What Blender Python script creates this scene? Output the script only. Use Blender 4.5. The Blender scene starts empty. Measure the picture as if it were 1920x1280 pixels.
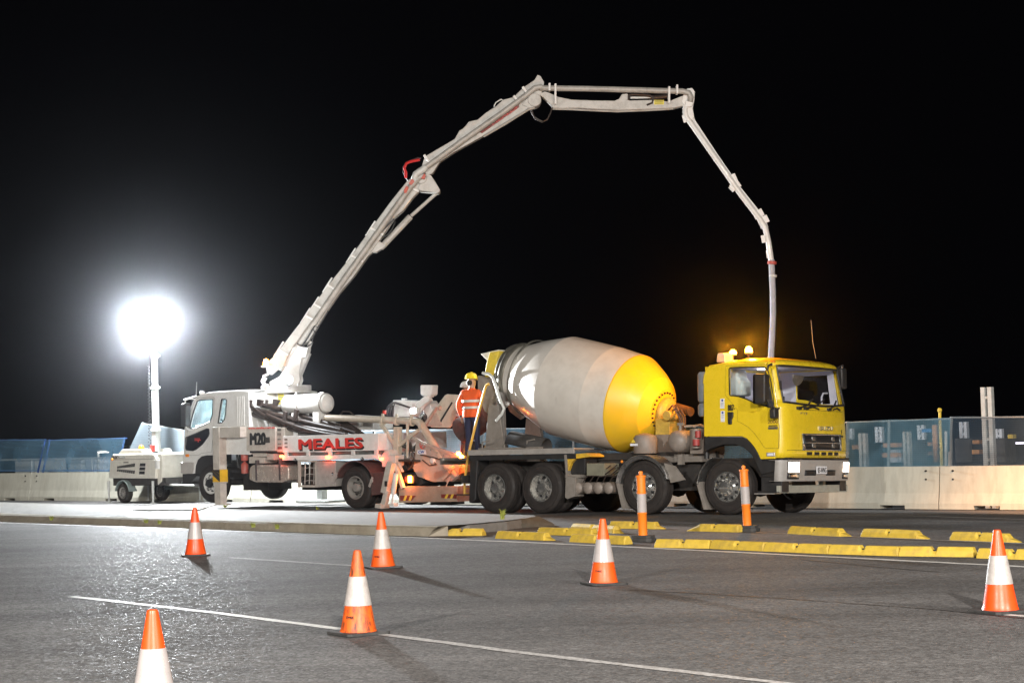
import bpy, bmesh, math, random
from mathutils import Vector, Matrix
from mathutils.geometry import tessellate_polygon
SC = bpy.context.scene
COL = SC.collection
R = math.radians
PI = math.pi
random.seed(7)

# ------------------------------------------------------------------ camera, sky, lamps, exposure
HAZE = 0.00027
PITCH, ROLL, CAM_H = 0.049958, 0.028992, 1.65
cd = bpy.data.cameras.new('camera')
cd.sensor_width = 36.0
cd.lens = 63.75
cd.clip_start = 0.2
cd.clip_end = 4000
cam = bpy.data.objects.new('camera', cd)
COL.objects.link(cam)
cam.matrix_world = Matrix.Translation((0, 0, CAM_H)) @ Matrix.Rotation(PI / 2 + PITCH, 4, 'X') @ Matrix.Rotation(-ROLL, 4, 'Z')
SC.camera = cam

W = bpy.data.worlds.new('World')
SC.world = W
W.use_nodes = True
bg = W.node_tree.nodes['Background']
bg.inputs[0].default_value = (0.55, 0.55, 0.75, 1)
bg.inputs[1].default_value = 0.0018

SC.view_settings.view_transform = 'Standard'
SC.view_settings.look = 'None'
SC.view_settings.exposure = 0.0
SC.view_settings.gamma = 1.0
SC.view_settings.use_curve_mapping = False
SC.cycles.max_bounces = 6
SC.cycles.volume_bounces = 0
SC.cycles.sample_clamp_indirect = 4.0


def lamp(name, kind, loc, power, color, size=0.1, target=None, spot=None, blend=0.4):
    d = bpy.data.lights.new(name, kind)
    d.energy = power
    d.color = color
    if kind == 'AREA':
        d.shape = 'DISK'
        d.size = size
    else:
        d.shadow_soft_size = size
    if kind == 'SPOT':
        d.spot_size = R(spot)
        d.spot_blend = blend
    o = bpy.data.objects.new(name, d)
    COL.objects.link(o)
    o.location = loc
    if target is not None:
        o.rotation_euler = (Vector(target) - Vector(loc)).to_track_quat('-Z', 'Y').to_euler()
    return o


# lamps of the street: lanterns on the near side of the road, behind the photographer
for i, (x, y, z, p) in enumerate([(-13, -7, 10.0, 29000), (4, -9, 10.0, 42000), (17, -2, 10.0, 18000)]):
    lamp('street_lantern', 'SPOT', (x, y, z), p, (1.0, 0.955, 0.90), 0.35, (x * 0.35 + 1, y + 26, 0), 150, 0.6)
# sodium lantern over the far carriageway, to the right of the picture
lamp('sodium_lantern', 'SPOT', (12.8, 25.5, 8.0), 26000, (1.0, 0.50, 0.22), 0.3, (12.0, 33.4, 0.3), 38, 0.7)

# ------------------------------------------------------------------ materials
def pm(name, col, rough=0.5, metal=0.0, var=0.12, scale=6.0, dirt=None, dirt_amt=0.0, bump=0.0, bscale=60.0, coat=0.0, spec=0.5, stretch=None):
    m = bpy.data.materials.new(name)
    m.use_nodes = True
    nt = m.node_tree
    N, L = nt.nodes, nt.links
    b = N['Principled BSDF']
    tc = N.new('ShaderNodeTexCoord')
    src = tc.outputs['Object']
    if stretch:
        mp = N.new('ShaderNodeMapping')
        mp.inputs['Scale'].default_value = stretch
        L.new(src, mp.inputs[0])
        src = mp.outputs[0]
    n1 = N.new('ShaderNodeTexNoise')
    n1.inputs['Scale'].default_value = scale
    n1.inputs['Detail'].default_value = 6
    n1.inputs['Roughness'].default_value = 0.65
    L.new(src, n1.inputs['Vector'])
    rp = N.new('ShaderNodeMapRange')
    rp.inputs['From Min'].default_value = 0.3
    rp.inputs['From Max'].default_value = 0.7
    rp.inputs['To Min'].default_value = 1 - var
    rp.inputs['To Max'].default_value = 1 + var
    L.new(n1.outputs['Fac'], rp.inputs['Value'])
    mul = N.new('ShaderNodeMix')
    mul.data_type = 'RGBA'
    mul.blend_type = 'MULTIPLY'
    mul.inputs['Factor'].default_value = 1
    mul.inputs['A'].default_value = (*col, 1)
    L.new(rp.outputs[0], mul.inputs['B'])
    out = mul.outputs['Result']
    if dirt:
        n2 = N.new('ShaderNodeTexNoise')
        n2.inputs['Scale'].default_value = scale * 1.7
        n2.inputs['Detail'].default_value = 8
        n2.inputs['Roughness'].default_value = 0.7
        L.new(src, n2.inputs['Vector'])
        r2 = N.new('ShaderNodeMapRange')
        r2.inputs['From Min'].default_value = 0.45
        r2.inputs['From Max'].default_value = 0.75
        r2.inputs['To Max'].default_value = dirt_amt
        L.new(n2.outputs['Fac'], r2.inputs['Value'])
        mx2 = N.new('ShaderNodeMix')
        mx2.data_type = 'RGBA'
        L.new(r2.outputs[0], mx2.inputs['Factor'])
        L.new(out, mx2.inputs['A'])
        mx2.inputs['B'].default_value = (*dirt, 1)
        out = mx2.outputs['Result']
    L.new(out, b.inputs['Base Color'])
    rr = N.new('ShaderNodeMapRange')
    rr.inputs['From Min'].default_value = 0.3
    rr.inputs['From Max'].default_value = 0.7
    rr.inputs['To Min'].default_value = max(0.03, rough * 0.8)
    rr.inputs['To Max'].default_value = min(1, rough * 1.25)
    L.new(n1.outputs['Fac'], rr.inputs['Value'])
    L.new(rr.outputs[0], b.inputs['Roughness'])
    b.inputs['Metallic'].default_value = metal
    b.inputs['Coat Weight'].default_value = coat
    b.inputs['Coat Roughness'].default_value = 0.06
    b.inputs['Specular IOR Level'].default_value = spec
    if bump:
        n3 = N.new('ShaderNodeTexNoise')
        n3.inputs['Scale'].default_value = bscale
        n3.inputs['Detail'].default_value = 4
        L.new(src, n3.inputs['Vector'])
        bp = N.new('ShaderNodeBump')
        bp.inputs['Strength'].default_value = bump
        bp.inputs['Distance'].default_value = 0.02
        L.new(n3.outputs['Fac'], bp.inputs['Height'])
        L.new(bp.outputs[0], b.inputs['Normal'])
    return m


def em(name, col, strength):
    m = bpy.data.materials.new(name)
    m.use_nodes = True
    b = m.node_tree.nodes['Principled BSDF']
    b.inputs['Base Color'].default_value = (*col, 1)
    b.inputs['Emission Color'].default_value = (*col, 1)
    b.inputs['Emission Strength'].default_value = strength
    return m


def glass(name, tint, refl=0.12, alpha=0.25):
    m = bpy.data.materials.new(name)
    m.use_nodes = True
    nt = m.node_tree
    N, L = nt.nodes, nt.links
    N.remove(N['Principled BSDF'])
    out = N['Material Output']
    t = N.new('ShaderNodeBsdfTransparent')
    t.inputs[0].default_value = (*tint, 1)
    g = N.new('ShaderNodeBsdfGlossy')
    g.inputs['Roughness'].default_value = 0.03
    lw = N.new('ShaderNodeLayerWeight')
    pw = N.new('ShaderNodeMath'); pw.operation = 'POWER'; pw.inputs[1].default_value = 4.0
    L.new(lw.outputs['Facing'], pw.inputs[0])
    fr = N.new('ShaderNodeMath'); fr.operation = 'MULTIPLY_ADD'; fr.inputs[1].default_value = 0.8; fr.inputs[2].default_value = 0.045
    L.new(pw.outputs[0], fr.inputs[0])
    mx = N.new('ShaderNodeMixShader')
    L.new(fr.outputs[0], mx.inputs[0])
    L.new(t.outputs[0], mx.inputs[1])
    L.new(g.outputs[0], mx.inputs[2])
    L.new(mx.outputs[0], out.inputs[0])
    return m


def glow_film_glass(name, col, amount):
    """Glass with an added translucent film: lit from behind, it brightens the pane like a reflection."""
    m = glass(name, (0.9, 0.93, 0.93))
    nt = m.node_tree
    N, L = nt.nodes, nt.links
    out = N['Material Output']
    old = out.inputs[0].links[0].from_socket
    tc = N.new('ShaderNodeTexCoord')
    n = N.new('ShaderNodeTexNoise'); n.inputs['Scale'].default_value = 3.0; n.inputs['Detail'].default_value = 6
    L.new(tc.outputs['Object'], n.inputs['Vector'])
    r = N.new('ShaderNodeMapRange')
    r.inputs['From Min'].default_value = 0.35; r.inputs['From Max'].default_value = 0.65
    r.inputs['To Min'].default_value = amount * 0.4; r.inputs['To Max'].default_value = amount * 1.4
    L.new(n.outputs['Fac'], r.inputs['Value'])
    t = N.new('ShaderNodeBsdfTranslucent'); t.inputs[0].default_value = (*col, 1)
    mx = N.new('ShaderNodeMixShader')
    L.new(r.outputs[0], mx.inputs[0]); L.new(old, mx.inputs[1]); L.new(t.outputs[0], mx.inputs[2])
    L.new(mx.outputs[0], out.inputs[0])
    return m


def mesh_cloth(name, col, cover, pitch=0.05):
    """Woven debris netting: threads with holes between, let the light through in part."""
    m = bpy.data.materials.new(name)
    m.use_nodes = True
    nt = m.node_tree
    N, L = nt.nodes, nt.links
    b = N['Principled BSDF']
    b.inputs['Base Color'].default_value = (*col, 1)
    b.inputs['Roughness'].default_value = 0.75
    tc = N.new('ShaderNodeTexCoord')
    sp = N.new('ShaderNodeSeparateXYZ')
    L.new(tc.outputs['Object'], sp.inputs[0])
    mxs = None
    for ax in (0, 2):
        d = N.new('ShaderNodeMath'); d.operation = 'DIVIDE'; d.inputs[1].default_value = pitch
        L.new(sp.outputs[ax], d.inputs[0])
        f = N.new('ShaderNodeMath'); f.operation = 'FRACT'
        L.new(d.outputs[0], f.inputs[0])
        g = N.new('ShaderNodeMath'); g.operation = 'LESS_THAN'; g.inputs[1].default_value = 0.2
        L.new(f.outputs[0], g.inputs[0])
        if mxs is None:
            mxs = g
        else:
            h = N.new('ShaderNodeMath'); h.operation = 'MAXIMUM'
            L.new(mxs.outputs[0], h.inputs[0]); L.new(g.outputs[0], h.inputs[1])
            mxs = h
    n1 = N.new('ShaderNodeTexNoise'); n1.inputs['Scale'].default_value = 1.3; n1.inputs['Detail'].default_value = 5
    L.new(tc.outputs['Object'], n1.inputs['Vector'])
    r = N.new('ShaderNodeMapRange')
    r.inputs['From Min'].default_value = 0.3; r.inputs['From Max'].default_value = 0.7
    r.inputs['To Min'].default_value = cover - 0.1; r.inputs['To Max'].default_value = cover + 0.1
    L.new(n1.outputs['Fac'], r.inputs['Value'])
    ad = N.new('ShaderNodeMath'); ad.operation = 'MULTIPLY_ADD'; ad.inputs[1].default_value = 0.14
    L.new(mxs.outputs[0], ad.inputs[0]); L.new(r.outputs[0], ad.inputs[2])
    t = N.new('ShaderNodeBsdfTransparent')
    tr = N.new('ShaderNodeBsdfTranslucent'); tr.inputs[0].default_value = (*col, 1)
    m1 = N.new('ShaderNodeMixShader'); m1.inputs[0].default_value = 0.45
    L.new(b.outputs[0], m1.inputs[1]); L.new(tr.outputs[0], m1.inputs[2])
    mx = N.new('ShaderNodeMixShader')
    L.new(ad.outputs[0], mx.inputs[0]); L.new(t.outputs[0], mx.inputs[1]); L.new(m1.outputs[0], mx.inputs[2])
    L.new(mx.outputs[0], N['Material Output'].inputs[0])
    return m


def asphalt(name, base, rough, spark, sc=1.0):
    m = bpy.data.materials.new(name)
    m.use_nodes = True
    nt = m.node_tree
    N, L = nt.nodes, nt.links
    b = N['Principled BSDF']
    tc = N.new('ShaderNodeTexCoord')
    P = tc.outputs['Object']

    def noise(s, d=4, r=0.6, vec=P):
        n = N.new('ShaderNodeTexNoise')
        n.inputs['Scale'].default_value = s
        n.inputs['Detail'].default_value = d
        n.inputs['Roughness'].default_value = r
        L.new(vec, n.inputs['Vector'])
        return n.outputs['Fac']

    def rng(v, a, c, lo, hi):
        n = N.new('ShaderNodeMapRange')
        for k, x in zip(('From Min', 'From Max', 'To Min', 'To Max'), (a, c, lo, hi)):
            n.inputs[k].default_value = x
        L.new(v, n.inputs['Value'])
        return n.outputs[0]

    def mul(a, c):
        n = N.new('ShaderNodeMath'); n.operation = 'MULTIPLY'
        L.new(a, n.inputs[0]); L.new(c, n.inputs[1])
        return n.outputs[0]

    vo = N.new('ShaderNodeTexVoronoi')
    vo.inputs['Scale'].default_value = 55 * sc
    L.new(P, vo.inputs['Vector'])
    vb = N.new('ShaderNodeTexVoronoi')
    vb.inputs['Scale'].default_value = 24 * sc
    L.new(P, vb.inputs['Vector'])
    sep = N.new('ShaderNodeSeparateColor')
    L.new(vo.outputs['Color'], sep.inputs[0])
    sep2 = N.new('ShaderNodeSeparateColor')
    L.new(vb.outputs['Color'], sep2.inputs[0])
    stone = mul(rng(sep.outputs[0], 0, 1, 0.62, 1.4), rng(sep2.outputs[1], 0, 1, 0.8, 1.22))
    # wheel tracks and streaks run along the carriageway
    mp = N.new('ShaderNodeMapping')
    mp.inputs['Rotation'].default_value = (0, 0, R(50))
    mp.inputs['Scale'].default_value = (0.05, 0.9, 1)
    L.new(P, mp.inputs[0])
    streak = rng(noise(1.0, 5, 0.6, mp.outputs[0]), 0.3, 0.7, 0.62, 1.32)
    patch = rng(noise(0.35, 6, 0.65), 0.3, 0.7, 0.8, 1.2)
    fine = rng(noise(9, 5, 0.7), 0.3, 0.7, 0.82, 1.18)
    stain = rng(noise(1.7, 7, 0.7), 0.60, 0.72, 1.0, 0.66)          # old oil drips and damp patches
    chips = rng(noise(38, 2, 0.5), 0.70, 0.74, 1.0, 1.9)             # pale chips in the surface
    v = mul(mul(mul(stone, streak), mul(patch, fine)), mul(stain, chips))
    mx = N.new('ShaderNodeMix'); mx.data_type = 'RGBA'; mx.blend_type = 'MULTIPLY'
    mx.inputs['Factor'].default_value = 1
    mx.inputs['A'].default_value = (*base, 1)
    L.new(v, mx.inputs['B'])
    L.new(mx.outputs['Result'], b.inputs['Base Color'])
    # a few stone faces are polished and glint, the rest is matt
    rg = N.new('ShaderNodeMath'); rg.operation = 'MINIMUM'
    L.new(rng(sep2.outputs[0], 0.0, 1.0, rough - spark, rough + 0.2), rg.inputs[0])
    L.new(rng(sep.outputs[2], 0.93, 0.96, 1.0, 0.5), rg.inputs[1])
    L.new(rg.outputs[0], b.inputs['Roughness'])
    b.inputs['Specular IOR Level'].default_value = 0.24
    h = N.new('ShaderNodeMath'); h.operation = 'ADD'
    L.new(rng(vo.outputs['Distance'], 0, 0.6, 1, 0), h.inputs[0])
    L.new(rng(vb.outputs['Distance'], 0, 0.6, 1.2, 0), h.inputs[1])
    bp = N.new('ShaderNodeBump')
    bp.inputs['Strength'].default_value = 0.36
    bp.inputs['Distance'].default_value = 0.006
    L.new(h.outputs[0], bp.inputs['Height'])
    L.new(bp.outputs[0], b.inputs['Normal'])
    return m


# ------------------------------------------------------------------ mesh helper
class MB:
    def __init__(s):
        s.v, s.f, s.s, s.m = [], [], [], []

    def add(s, vs, fs, smooth=False, mi=0):
        o = len(s.v)
        s.v += [tuple(p) for p in vs]
        for f in fs:
            s.f.append([o + i for i in f]); s.s.append(smooth); s.m.append(mi)
        return s

    def box(s, x0, x1, y0, y1, z0, z1, mi=0):
        x0, x1 = min(x0, x1), max(x0, x1); y0, y1 = min(y0, y1), max(y0, y1); z0, z1 = min(z0, z1), max(z0, z1)
        v = [(x0, y0, z0), (x1, y0, z0), (x1, y1, z0), (x0, y1, z0), (x0, y0, z1), (x1, y0, z1), (x1, y1, z1), (x0, y1, z1)]
        return s.add(v, [(0, 3, 2, 1), (4, 5, 6, 7), (0, 1, 5, 4), (1, 2, 6, 5), (2, 3, 7, 6), (3, 0, 4, 7)], False, mi)

    def bar(s, a, b, w, h, up=(0, 0, 1), mi=0):
        a, b = Vector(a), Vector(b)
        d = (b - a).normalized()
        u = Vector(up)
        if abs(d.dot(u)) > 0.97:
            u = Vector((1, 0, 0))
        r = d.cross(u).normalized(); u = r.cross(d)
        r *= w / 2; u *= h / 2
        v = [a - r - u, a + r - u, a + r + u, a - r + u, b - r - u, b + r - u, b + r + u, b - r + u]
        return s.add(v, [(0, 1, 2, 3), (4, 7, 6, 5), (0, 4, 5, 1), (1, 5, 6, 2), (2, 6, 7, 3), (3, 7, 4, 0)], False, mi)

    def tube(s, pts, r, n=10, mi=0, cap=True):
        P = [Vector(p) for p in pts]
        rs = r if isinstance(r, (list, tuple)) else [r] * len(P)
        vs, fs = [], []
        ref = None
        for i, p in enumerate(P):
            t = (P[min(i + 1, len(P) - 1)] - P[max(i - 1, 0)]).normalized()
            if ref is None:
                ref = Vector((0, 0, 1)) if abs(t.z) < 0.9 else Vector((1, 0, 0))
            e1 = (ref - t * ref.dot(t)).normalized(); ref = e1
            e2 = t.cross(e1)
            for k in range(n):
                a = 2 * PI * k / n
                vs.append(p + (e1 * math.cos(a) + e2 * math.sin(a)) * rs[i])
        for i in range(len(P) - 1):
            for k in range(n):
                k2 = (k + 1) % n
                fs.append((i * n + k, i * n + k2, (i + 1) * n + k2, (i + 1) * n + k))
        s.add(vs, fs, True, mi)
        if cap:
            s.add(vs[:n], [tuple(range(n))], False, mi)
            s.add(vs[-n:], [tuple(range(n))], False, mi)
        return s

    def lathe(s, prof, O, axis, n=24, mi=0, a0=0.0, a1=360.0, smooth=True, e1=None):
        O, A = Vector(O), Vector(axis).normalized()
        if e1 is None:
            e1 = Vector((0, 0, 1)) if abs(A.z) < 0.9 else Vector((1, 0, 0))
        e1 = Vector(e1); e1 = (e1 - A * e1.dot(A)).normalized(); e2 = A.cross(e1)
        full = abs(a1 - a0 - 360) < 1e-6
        m = n if full else n + 1
        vs, fs = [], []
        for r, h in prof:
            for k in range(m):
                a = R(a0 + (a1 - a0) * k / n)
                vs.append(O + A * h + (e1 * math.cos(a) + e2 * math.sin(a)) * r)
        for i in range(len(prof) - 1):
            for k in range(n):
                k2 = (k + 1) % m
                q = [i * m + k, i * m + k2, (i + 1) * m + k2, (i + 1) * m + k]
                if prof[i][0] < 1e-6: q = [q[0], q[2], q[3]]
                elif prof[i + 1][0] < 1e-6: q = [q[0], q[1], q[2]]
                fs.append(q)
        return s.add(vs, fs, smooth, mi)

    def cyl(s, a, b, r, n=16, mi=0):
        return s.tube([a, b], r, n, mi)

    def sph(s, c, r, n=14, mi=0, sx=1, sy=1, sz=1):
        m = max(4, n // 2)
        prof = [(math.sin(PI * i / m), -math.cos(PI * i / m)) for i in range(m + 1)]
        t = MB().lathe(prof, (0, 0, 0), (0, 0, 1), n)
        c = Vector(c)
        return s.add([(c.x + v[0] * r * sx, c.y + v[1] * r * sy, c.z + v[2] * r * sz) for v in t.v], t.f, True, mi)

    def prism(s, pts, w0, w1, plane='xz', holes=(), mi=0):
        """Polygon in a plane, extruded along the plane's normal axis from w0 to w1, with holes."""
        def P(q, w):
            return {'xz': (q[0], w, q[1]), 'yz': (w, q[0], q[1]), 'xy': (q[0], q[1], w)}[plane]
        loops = [list(pts)] + [list(h) for h in holes]
        flat = [q for l in loops for q in l]
        tris = tessellate_polygon([[Vector((q[0], q[1], 0)) for q in l] for l in loops]) if holes else None
        n = len(flat)
        vs = [P(q, w0) for q in flat] + [P(q, w1) for q in flat]
        if tris is None:
            fs = [tuple(range(n)), tuple(range(2 * n - 1, n - 1, -1))]
        else:
            fs = [tuple(t) for t in tris] + [tuple(i + n for i in reversed(t)) for t in tris]
        o = 0
        for l in loops:
            k = len(l)
            for i in range(k):
                j = (i + 1) % k
                fs.append((o + i, o + j, o + j + n, o + i + n))
            o += k
        return s.add(vs, fs, False, mi)

    def grid(s, fn, nu, nv, mi=0, smooth=True):
        vs = [fn(i / nu, j / nv) for j in range(nv + 1) for i in range(nu + 1)]
        fs = [(j * (nu + 1) + i, j * (nu + 1) + i + 1, (j + 1) * (nu + 1) + i + 1, (j + 1) * (nu + 1) + i) for j in range(nv) for i in range(nu)]
        return s.add(vs, fs, smooth, mi)

    def join(s, o, mi=None):
        k = len(s.v)
        s.v += o.v
        s.f += [[k + i for i in f] for f in o.f]; s.s += o.s
        s.m += o.m if mi is None else [mi] * len(o.m)
        return s

    def xf(s, M):
        s.v = [tuple(M @ Vector(p)) for p in s.v]
        return s

    def build(s, name, mats, parent=None, bevel=0.0, solid=0.0, sharp=38, seg=2):
        me = bpy.data.meshes.new(name)
        me.from_pydata(s.v, [], s.f)
        me.polygons.foreach_set('use_smooth', s.s)
        me.polygons.foreach_set('material_index', s.m)
        mats = mats if isinstance(mats, (list, tuple)) else [mats]
        for m in mats:
            me.materials.append(m)
        b = bmesh.new(); b.from_mesh(me)
        bmesh.ops.remove_doubles(b, verts=b.verts, dist=1e-5)
        if not solid:
            bmesh.ops.recalc_face_normals(b, faces=b.faces)
        b.to_mesh(me); b.free()
        if any(s.s):
            me.set_sharp_from_angle(angle=R(sharp))
        o = bpy.data.objects.new(name, me)
        COL.objects.link(o)
        o.parent = parent
        if solid:
            md = o.modifiers.new('thickness', 'SOLIDIFY'); md.thickness = solid; md.offset = 0
        if bevel:
            md = o.modifiers.new('bevel', 'BEVEL'); md.width = bevel; md.segments = seg; md.limit_method = 'ANGLE'; md.angle_limit = R(40)
        return o


def empty(name, M=None):
    o = bpy.data.objects.new(name, None)
    COL.objects.link(o)
    o.empty_display_size = 0.2
    if M is not None:
        o.matrix_world = M
    return o


def tag(o, label=None, cat=None, group=None, kind=None):
    if label: o['label'] = label
    if cat: o['category'] = cat
    if group: o['group'] = group
    if kind: o['kind'] = kind
    return o


def frame(o, phi, tau=0.0):
    c, s = math.cos(phi), math.sin(phi)
    F = Vector((c, -s, 0)); L0 = Vector((s, c, 0)); U0 = Vector((0, 0, 1))
    L = L0 * math.cos(tau) - U0 * math.sin(tau); U = U0 * math.cos(tau) + L0 * math.sin(tau)
    M = Matrix.Identity(4)
    for i in range(3):
        M[i][0], M[i][1], M[i][2], M[i][3] = F[i], L[i], U[i], o[i]
    return M


def copy_tree(o, parent=None):
    c = o.copy()
    COL.objects.link(c)
    if parent is not None:
        c.parent = parent
    for ch in list(o.children):
        copy_tree(ch, c)
    return c


def text(body, name, mat, parent, org, w, h, right=(1, 0, 0), up=(0, 0, 1), depth=0.004, bold=0.0, shear=0.0):
    cu = bpy.data.curves.new(name, 'FONT')
    cu.body = body
    cu.extrude = 0.02
    cu.shear = shear
    cu.resolution_u = 3
    t = bpy.data.objects.new(name, cu)
    COL.objects.link(t)
    dg = bpy.context.evaluated_depsgraph_get()
    me = bpy.data.meshes.new_from_object(t.evaluated_get(dg))
    bpy.data.objects.remove(t)
    me.name = name
    xs = [v.co.x for v in me.vertices]; ys = [v.co.y for v in me.vertices]
    x0, x1, y0, y1 = min(xs), max(xs), min(ys), max(ys)
    r, u = Vector(right).normalized(), Vector(up).normalized()
    n = r.cross(u)
    for v in me.vertices:
        c = v.co.copy()
        v.co = Vector(org) + r * ((c.x - x0) / (x1 - x0) * w) + u * ((c.y - y0) / (y1 - y0) * h) + n * (c.z / 0.02 * depth)
    me.materials.clear(); me.materials.append(mat)
    if bold:                                             # heavier strokes: the same outline again, shifted sideways and a hair deeper
        k = bold * h * 1.6
        vs0 = [v.co.copy() for v in me.vertices]
        fs0 = [list(p.vertices) for p in me.polygons]
        vs1, fs1 = [], []
        for j, (a, b) in enumerate(((-1, -.5), (-.5, .5), (0, 0), (.5, .5), (1, -.5))):
            o0 = len(vs1)
            vs1 += [c + r * (a * k) + u * (b * k * .6) - n * (0.0004 * j) for c in vs0]
            fs1 += [[i + o0 for i in f] for f in fs0]
        me = bpy.data.meshes.new(name)
        me.from_pydata(vs1, [], fs1)
        me.materials.append(mat)
    o = bpy.data.objects.new(name, me)
    COL.objects.link(o)
    o.parent = parent
    return o


def arc(cx, cz, r, a0, a1, n=12):
    return [(cx + r * math.cos(R(a0 + (a1 - a0) * i / n)), cz + r * math.sin(R(a0 + (a1 - a0) * i / n))) for i in range(n + 1)]


def band(cx, cz, r0, r1, a0, a1, n=14):
    return arc(cx, cz, r1, a0, a1, n) + arc(cx, cz, r0, a1, a0, n)


def scallop(pts, k=1):
    """Round a polygon's corners by one pass of corner cutting."""
    for _ in range(k):
        q = []
        n = len(pts)
        for i in range(n):
            a, b = Vector(pts[i]), Vector(pts[(i + 1) % n])
            q.append(tuple(a * 0.82 + b * 0.18)); q.append(tuple(a * 0.18 + b * 0.82))
        pts = q
    return pts


# ------------------------------------------------------------------ the palette
white = pm('white_paint', (0.74, 0.73, 0.70), 0.35, var=0.05, dirt=(0.42, 0.37, 0.31), dirt_amt=0.3, coat=0.25)
boomwhite = pm('boom_paint', (0.50, 0.485, 0.45), 0.4, var=0.10, scale=2.5, dirt=(0.24, 0.215, 0.18), dirt_amt=0.75, coat=0.2)
pipewhite = pm('boom_pipe_paint', (0.43, 0.41, 0.375), 0.38, var=0.12, scale=3, dirt=(0.20, 0.18, 0.15), dirt_amt=0.7)
tanw = pm('grimy_white_paint', (0.52, 0.475, 0.42), 0.5, var=0.1, dirt=(0.25, 0.20, 0.15), dirt_amt=0.5, scale=4)
yellow = pm('yellow_cab_paint', (0.80, 0.57, 0.022), 0.28, var=0.03, dirt=(0.5, 0.36, 0.06), dirt_amt=0.10, coat=0.8)
yellow2 = pm('yellow_plate_paint', (0.75, 0.56, 0.06), 0.45, var=0.1, dirt=(0.28, 0.22, 0.12), dirt_amt=0.5)
black = pm('black_plastic', (0.022, 0.021, 0.021), 0.5, var=0.2)
chassis = pm('dusty_chassis_black', (0.03, 0.027, 0.025), 0.7, var=0.3, dirt=(0.10, 0.085, 0.07), dirt_amt=0.4)
rubber = pm('tyre_rubber', (0.020, 0.016, 0.0145), 0.75, var=0.2, dirt=(0.055, 0.043, 0.034), dirt_amt=0.5, scale=5, bump=0.15, bscale=40)
chrome = pm('polished_alloy', (0.80, 0.79, 0.76), 0.13, metal=0.9, var=0.1, dirt=(0.40, 0.37, 0.33), dirt_amt=0.15)
steel = pm('dull_steel', (0.36, 0.35, 0.33), 0.42, metal=0.85, var=0.2, dirt=(0.18, 0.15, 0.12), dirt_amt=0.5)
wheelgrey = pm('painted_wheel_grey', (0.25, 0.235, 0.215), 0.5, var=0.15, dirt=(0.14, 0.12, 0.10), dirt_amt=0.6)
greypaint = pm('grey_plate', (0.235, 0.21, 0.185), 0.5, var=0.12, dirt=(0.16, 0.13, 0.10), dirt_amt=0.6)
bumpergrey = pm('bumper_grey', (0.36, 0.34, 0.32), 0.42, var=0.06, dirt=(0.2, 0.17, 0.14), dirt_amt=0.4)
taupe = pm('taupe_tank', (0.25, 0.21, 0.18), 0.5, var=0.1, dirt=(0.17, 0.14, 0.11), dirt_amt=0.5)
alum = pm('aluminium_sheet', (0.56, 0.52, 0.48), 0.34, metal=0.45, var=0.1, dirt=(0.36, 0.32, 0.28), dirt_amt=0.5)
red = pm('red_lettering', (0.62, 0.035, 0.025), 0.5, var=0.06)
darkred = pm('dark_red_paint', (0.20, 0.035, 0.03), 0.6, var=0.2, dirt=(0.12, 0.08, 0.06), dirt_amt=0.6)
maroon = pm('dirty_maroon_rubber', (0.085, 0.038, 0.034), 0.7, var=0.25, dirt=(0.15, 0.10, 0.08), dirt_amt=0.5)
ink = pm('black_lettering', (0.015, 0.015, 0.016), 0.5, var=0.05)
hose = pm('black_hose', (0.032, 0.023, 0.020), 0.42, var=0.2, dirt=(0.13, 0.10, 0.08), dirt_amt=0.5)
blue = pm('blue_print', (0.03, 0.06, 0.3), 0.5)
sticker = pm('white_sticker', (0.75, 0.75, 0.78), 0.4)
cream = pm('cream_canopy_paint', (0.76, 0.72, 0.63), 0.4, var=0.06, dirt=(0.45, 0.38, 0.28), dirt_amt=0.3)
orange = pm('orange_plastic', (0.90, 0.105, 0.010), 0.42, var=0.07, scale=9, dirt=(0.30, 0.07, 0.02), dirt_amt=0.35)
orange_new = pm('clean_orange_plastic', (0.92, 0.082, 0.010), 0.36, var=0.04, scale=9, dirt=(0.4, 0.07, 0.02), dirt_amt=0.15)
reflect = pm('reflective_white', (0.47, 0.43, 0.40), 0.38, var=0.08, scale=14, dirt=(0.22, 0.17, 0.14), dirt_amt=0.5)
reflect_clean = pm('clean_reflective_white', (0.43, 0.39, 0.375), 0.3, var=0.05, scale=14, dirt=(0.5, 0.4, 0.36), dirt_amt=0.3)
rubber_base = pm('black_rubber_base', (0.035, 0.034, 0.033), 0.7, var=0.2, dirt=(0.12, 0.11, 0.10), dirt_amt=0.4)
kerb_yellow = pm('yellow_rubber', (0.66, 0.45, 0.055), 0.6, var=0.12, scale=5, dirt=(0.30, 0.20, 0.07), dirt_amt=0.6, bump=0.1)
concrete = pm('pale_concrete', (0.48, 0.455, 0.375), 0.75, var=0.1, scale=2.6, dirt=(0.27, 0.23, 0.17), dirt_amt=0.5, bump=0.15, stretch=(1.3, 1.3, 0.3))
kerbcon = pm('kerb_concrete', (0.34, 0.295, 0.225), 0.85, var=0.2, scale=3, dirt=(0.16, 0.13, 0.095), dirt_amt=0.6, bump=0.3)
mediancon = pm('median_concrete', (0.19, 0.18, 0.165), 0.85, var=0.22, scale=3.5, dirt=(0.11, 0.095, 0.08), dirt_amt=0.6, bump=0.4, bscale=35)
paintline = pm('road_paint', (0.72, 0.70, 0.66), 0.6, var=0.15, scale=12, dirt=(0.2, 0.185, 0.175), dirt_amt=0.6)
timber = pm('orange_timber', (0.52, 0.25, 0.085), 0.6, var=0.2, scale=3, stretch=(1, 6, 6))
galv = pm('galvanised_steel', (0.62, 0.63, 0.60), 0.45, var=0.1, dirt=(0.35, 0.35, 0.33), dirt_amt=0.4)
bluewhite = pm('pale_painted_steel', (0.70, 0.74, 0.80), 0.45, var=0.06)
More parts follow.
